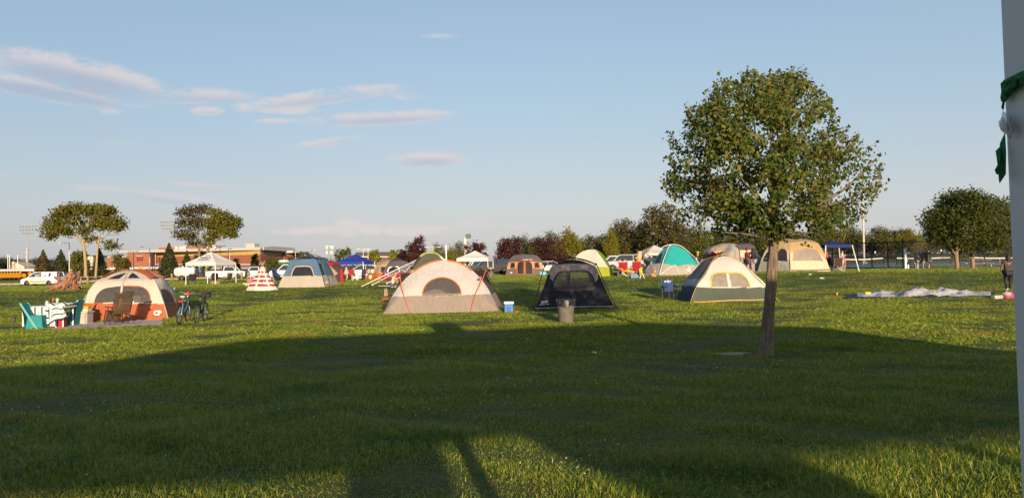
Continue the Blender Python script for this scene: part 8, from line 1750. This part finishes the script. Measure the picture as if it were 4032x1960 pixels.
# ================================================================== SHELTER BEHIND AND BESIDE THE CAMERA (its post shows at the right edge, its roof shades the lawn)
def shelter():
    A_ = Vector((-2.26, -4.3, 0)); e = Vector((.952, .305, 0)).normalized(); n = Vector((-.305, .952, 0)).normalized(); up = Vector((0, 0, 1))
    t = thing('picnic_shelter', 'white post of the open picnic shelter at the right edge', 'shelter', (0, 0, 0))
    def P(a, p, h): return A_ + e * a + n * p + up * h
    he, hr = 2.79, 4.2; C4 = [P(-1.6, 4.25, he), P(15, 4.25, he), P(15, -4.25, he), P(-1.6, -4.25, he)]; r0, r1 = P(0, 0, hr), P(11, 0, hr); th = up * .09
    mb = MB(); mb.add([*C4, r0, r1] + [c + th for c in C4] + [r0 + th, r1 + th], [(0, 1, 5, 4), (1, 2, 5), (2, 3, 4, 5), (3, 0, 4), (6, 10, 11, 7), (7, 11, 8), (8, 11, 10, 9), (9, 10, 6), (0, 6, 7, 1), (1, 7, 8, 2), (2, 8, 9, 3), (3, 9, 6, 0)]); mb.build('roof', mat('shelter_roof', (.2, .2, .2), .6), t)
    mb = MB(); mb.prism([P(-6.5, -4.2, he - .02), P(-1.55, -4.2, he - .02), P(-1.55, 4.2, he - .02), P(-6.5, 4.2, he - .02)], up * .1); mb.build('side_roof', mat('shelter_roof', (.2, .2, .2), .6), t)  # unseen slab, added to carry the roof's shade farther left
    mb = MB(); c = P(5.2, 0, hr); mb.rbox(c + up * .2, (.8, .8, .75), .08); mb.build('roof_vent', mat('shelter_roof', (.2, .2, .2), .6), t)
    wm = mat('shelter_white', (.72, .74, .78), .45, var=.05, vscale=3, bump=.06, bscale=60)
    mb = MB()
    for p_ in (-3.95, 3.75): mb.prism([P(-1.2, p_ - .06, he), P(14.6, p_ - .06, he), P(14.6, p_ - .06, he + .12), P(-1.2, p_ - .06, he + .12)], n * .12)
    mb.build('eave_beam', wm, t)
    for a, p_ in ((-6.2, -3.95), (-.9, -3.95), (4.75, -3.95), (9.5, -3.95), (14.3, -3.95), (14.3, 3.75)):
        mb = MB(); c = P(a, p_, he / 2 - .1); mb.rbox(c, (.14, .14, he + .1), .01); mb.build('post', wm, t)
    mb = MB(); mb.prism([P(4.1, -4.0, he - .03), P(4.75, -4.0, he - .5), P(4.9, -4.0, 0), P(6.35, -4.0, 0), P(6.35, -4.0, 2.44), P(14, -4.0, 2.43), P(14, -4.0, he - .03)], n * .05); mb.prism([P(-6.3, -4.0, 2.75), P(2.39, -4.0, 2.60), P(2.39, -4.0, he - .03), P(-6.3, -4.0, he - .03)], n * .05); mb.build('shade_panel', wm, t)  # panels added out of view, shaped to leave sun patches on the grass
    for a0, a1, h_ in ((2.4, 3.27, he - .03), (7.9, 8.1, he - .3), (8.9, 9.05, he - .03)):
        mb = MB(); mb.prism([P(a0, -4.0, 0), P(a1, -4.0, 0), P(a1, -4.0, h_), P(a0, -4.0, h_)], n * .05); mb.build('shade_panel', wm, t)  # more unseen panels, added to cast dark bands between the sun patches
    # the post in view
    d = .97; a = pt(3941, 0, d); b = pt(4026, 1960, d); k = (b - a) / (b.z - a.z); lo = a + k * (-.05 - a.z); hi = a + k * (2.7 - a.z); w_ = .125; ex = Vector((w_, 0, 0)); ey = Vector((0, -w_, 0)); mb = MB()
    vs = []; 
    for c in (lo, hi):
        for q in ((.004, 0), (1, 0), (1, 1), (0, 1), (0, .004)): vs.append(c + ex * q[0] + ey * q[1])
    mb.add(vs, [(5, 6, 1, 0), (6, 7, 2, 1), (7, 8, 3, 2), (8, 9, 4, 3), (9, 5, 0, 4), (0, 1, 2, 3, 4), (9, 8, 7, 6, 5)]); mb.build('post', wm, t)
    def tape(name, label, pts, mt, cr):
        def onp(x, y, off):   # a point on the post's left face, or beside its far edge
            r_ = ray(x, y); xe = lo.x + (hi.x - lo.x) * ((CAM + r_ * d).z - lo.z) / (hi.z - lo.z) - off; return CAM + r_ * min(xe / r_.x, d + .002)
        o = thing(name, label, 'tape', onp(*pts[0], .004)); poly = [onp(x, y, .004 + cr * (i % 2)) - o.location for i, (x, y) in enumerate(pts)]; mb = MB(); mb.prism(poly, (-.002, -.001, 0)); mb.build('strip', mt, o); c = sum(poly, Vector()) / len(poly); mb = MB(); mb.prism([c.lerp(p, .6) + Vector((-.003 - .002 * (i % 3), -.001, 0)) for i, p in enumerate(poly)], (-.0015, 0, 0)); mb.build('crease', mt, o)
    gt = mat('green_tape', (.04, .32, .10), .6, var=.3, vscale=60, bump=.8, bscale=150, trans=.2)
    tape('torn_tape', 'torn green tape wrapped across the white post', [(3943, 331), (3957, 316), (3990, 300), (4040, 276), (4040, 332), (4010, 350), (3991, 367), (3972, 388), (3957, 404), (3952, 434), (3946, 425), (3951, 400)], gt, .001)
    tape('torn_tape', 'torn green tape end hanging down from the white post edge', [(3958, 528), (3962, 600), (3961, 686), (3950, 702), (3938, 720), (3935, 690), (3934, 656), (3938, 610), (3941, 565)], gt, .004)
    tape('clear_tape', 'crumpled clear tape on the white post between the green pieces', [(3952, 438), (3975, 462), (4008, 498), (3990, 520), (3978, 549), (3962, 525), (3957, 522), (3941, 501), (3945, 470)], mat('clear_tape', (.50, .50, .52), .15, alpha=.45, spec=.8, bump=.8, bscale=90), .006)
shelter()

# ================================================================== GRASS
def grass():
    rng = np.random.default_rng(42)
    def noise2(x, y, s, sd):
        r = np.random.default_rng(sd); o = np.zeros_like(x)
        for k in range(7):
            a = r.uniform(0, 6.283); f = s * r.uniform(.5, 1.8); o += np.sin((x * np.cos(a) + y * np.sin(a)) * f + r.uniform(0, 6.28))
        return o / 3.2
    V = []
    for d0, d1, dens, h, wd in ((4.6, 9, 5200, .052, .0066), (9, 14, 3400, .046, .0078), (14, 22, 2000, .040, .0095), (22, 34, 900, .040, .0145), (34, 52, 380, .044, .022), (52, 76, 130, .048, .036), (76, 150, 26, .06, .07)):
        area = .5 * (d1 ** 2 - d0 ** 2) * 1.52; n = int(area * dens)
        d = np.sqrt(rng.uniform(d0 ** 2, d1 ** 2, n)); u = rng.uniform(-.76, .76, n); x = u * d; y = d
        lush = noise2(x, y * 1.6, 1.1, 1) * .6 + noise2(x, y * 1.5, 3.2, 2) * .5
        pxx = 2016 + F * x / y; keep = (rng.random(n) < np.clip(.72 + .4 * lush, .3, 1)) & ~((pxx > 95) & (pxx < 640) & (y > 23.9 + np.clip(pxx - 352, 0, 999) * .0031) & (y < 26.0 + np.clip(pxx - 352, 0, 999) * .004)) & ~(((x - sp.x) / .4) ** 2 + ((y - sp.y) / .26) ** 2 < 1) & ~((np.hypot(x - 4.84, y - 14) < .5 + .2 * np.sin(3 * np.arctan2(y - 14, x - 4.84))) & (rng.random(n) < .72)) & ~((np.abs(x - 17.1) < 3.0) & (np.abs(y - 30.9) < .95)); x, y, lush = x[keep], y[keep], lush[keep]; n = len(x)
        hh = h * np.exp(rng.normal(size=n) * .36) * np.clip(1 + .8 * lush, .4, 2.6); ww = wd * rng.uniform(.7, 1.3, n)
        az = rng.uniform(0, 6.283, n); lean = np.minimum(np.abs(rng.normal(size=n)) * .75 + .15 + .25 * (lush < -.2), 1.9); la = rng.uniform(0, 6.283, n) 
        z = Tn(x, y) - .008
        bx, by = np.cos(az) * ww * .5, np.sin(az) * ww * .5; dx, dy = np.cos(la) * lean * hh, np.sin(la) * lean * hh
        B1 = np.stack([x - bx, y - by, z], 1); B2 = np.stack([x + bx, y + by, z], 1)
        M1 = np.stack([x - bx * .7 + dx * .35, y - by * .7 + dy * .35, z + hh * .62], 1); M2 = np.stack([x + bx * .7 + dx * .35, y + by * .7 + dy * .35, z + hh * .62], 1)
        Tt = np.stack([x + dx, y + dy, z + hh * (1.0 - .30 * lean)], 1)
        if d1 <= 14: V.append(np.stack([B1, B2, M2, M1, M1, M2, Tt, Tt], 1).reshape(-1, 3))
        else: V.append(np.stack([B1, B2, M2 * .4 + Tt * .6, Tt], 1).reshape(-1, 3))
    V = np.concatenate(V)
    m = bpy.data.materials.new('grass_blades'); m.use_nodes = True; k = NT(m.node_tree); k.n.clear(); o = k.new('ShaderNodeOutputMaterial'); b = k.new('ShaderNodeBsdfPrincipled')
    g = k.new('ShaderNodeNewGeometry'); tcn = k.new('ShaderNodeTexCoord').outputs['Object']; mp = k.new('ShaderNodeMapping'); k.put(mp.inputs[0], tcn); mp.inputs['Scale'].default_value = (.6, 1, 1)
    wn = k.new('ShaderNodeTexWhiteNoise', noise_dimensions='3D'); vm = k.new('ShaderNodeVectorMath', operation='SNAP'); k.put(vm.inputs[0], tcn); vm.inputs[1].default_value = (.02, .02, 5); k.l.new(vm.outputs[0], wn.inputs[0])
    c = k.ramp(wn.outputs[0], [(0, (.066, .160, .016)), (.35, (.160, .245, .022)), (.82, (.30, .31, .028)), (.94, (.40, .33, .05)), (1.0, (.46, .37, .10))])
    dry = k.math('MULTIPLY', k.step(k.noise(mp.outputs[0], .42, 4, .6),   .53, .68), .55); c = k.mix(k.math('MULTIPLY', bank_mask(k, tcn), .8), c, (.06, .095, .018)); c = k.mix(dry, c, (.29, .20, .055)); lg = k.math('MULTIPLY', k.step(k.noise(mp.outputs[0], .9, 3, .6), .52, .66), .5); c = k.mix(lg, c, (.045, .125, .018))
    k.put(b.inputs['Base Color'], c); b.inputs['Roughness'].default_value = .42; b.inputs['Specular IOR Level'].default_value = .35
    tr = k.new('ShaderNodeBsdfTranslucent'); k.put(tr.inputs[0], c); mx = k.new('ShaderNodeMixShader'); mx.inputs[0].default_value = .25; k.l.new(b.outputs[0], mx.inputs[1]); k.l.new(tr.outputs[0], mx.inputs[2]); k.l.new(mx.outputs[0], o.inputs[0])
    ob = np_mesh('grass', V, 4, m); meta(ob, 'mown green grass blades covering the whole field', 'grass', None, 'stuff')
    # clover blossoms
    n = 1500; d = np.sqrt(rng.uniform(5 ** 2, 13 ** 2, n)); u = rng.uniform(-.74, .74, n); x = u * d; y = d; pz = noise2(x, y, .9, 5); kp = pz + rng.normal(size=n) * .25 > .55; x, y = x[kp], y[kp]
    mb = MB(); 
    for a, b_ in zip(x, y):
        r_ = rng.uniform(.005, .0095); mb.ell((a, b_, T(a, b_) + rng.uniform(.045, .075)), (r_, r_, r_ * .9), 6, 4)
    meta(mb.build('clover_blossoms', mat('clover_white', (.62, .50, .42), .8), None, True), 'small pale clover blossoms scattered in the near grass', 'flowers', None, 'stuff')
grass()
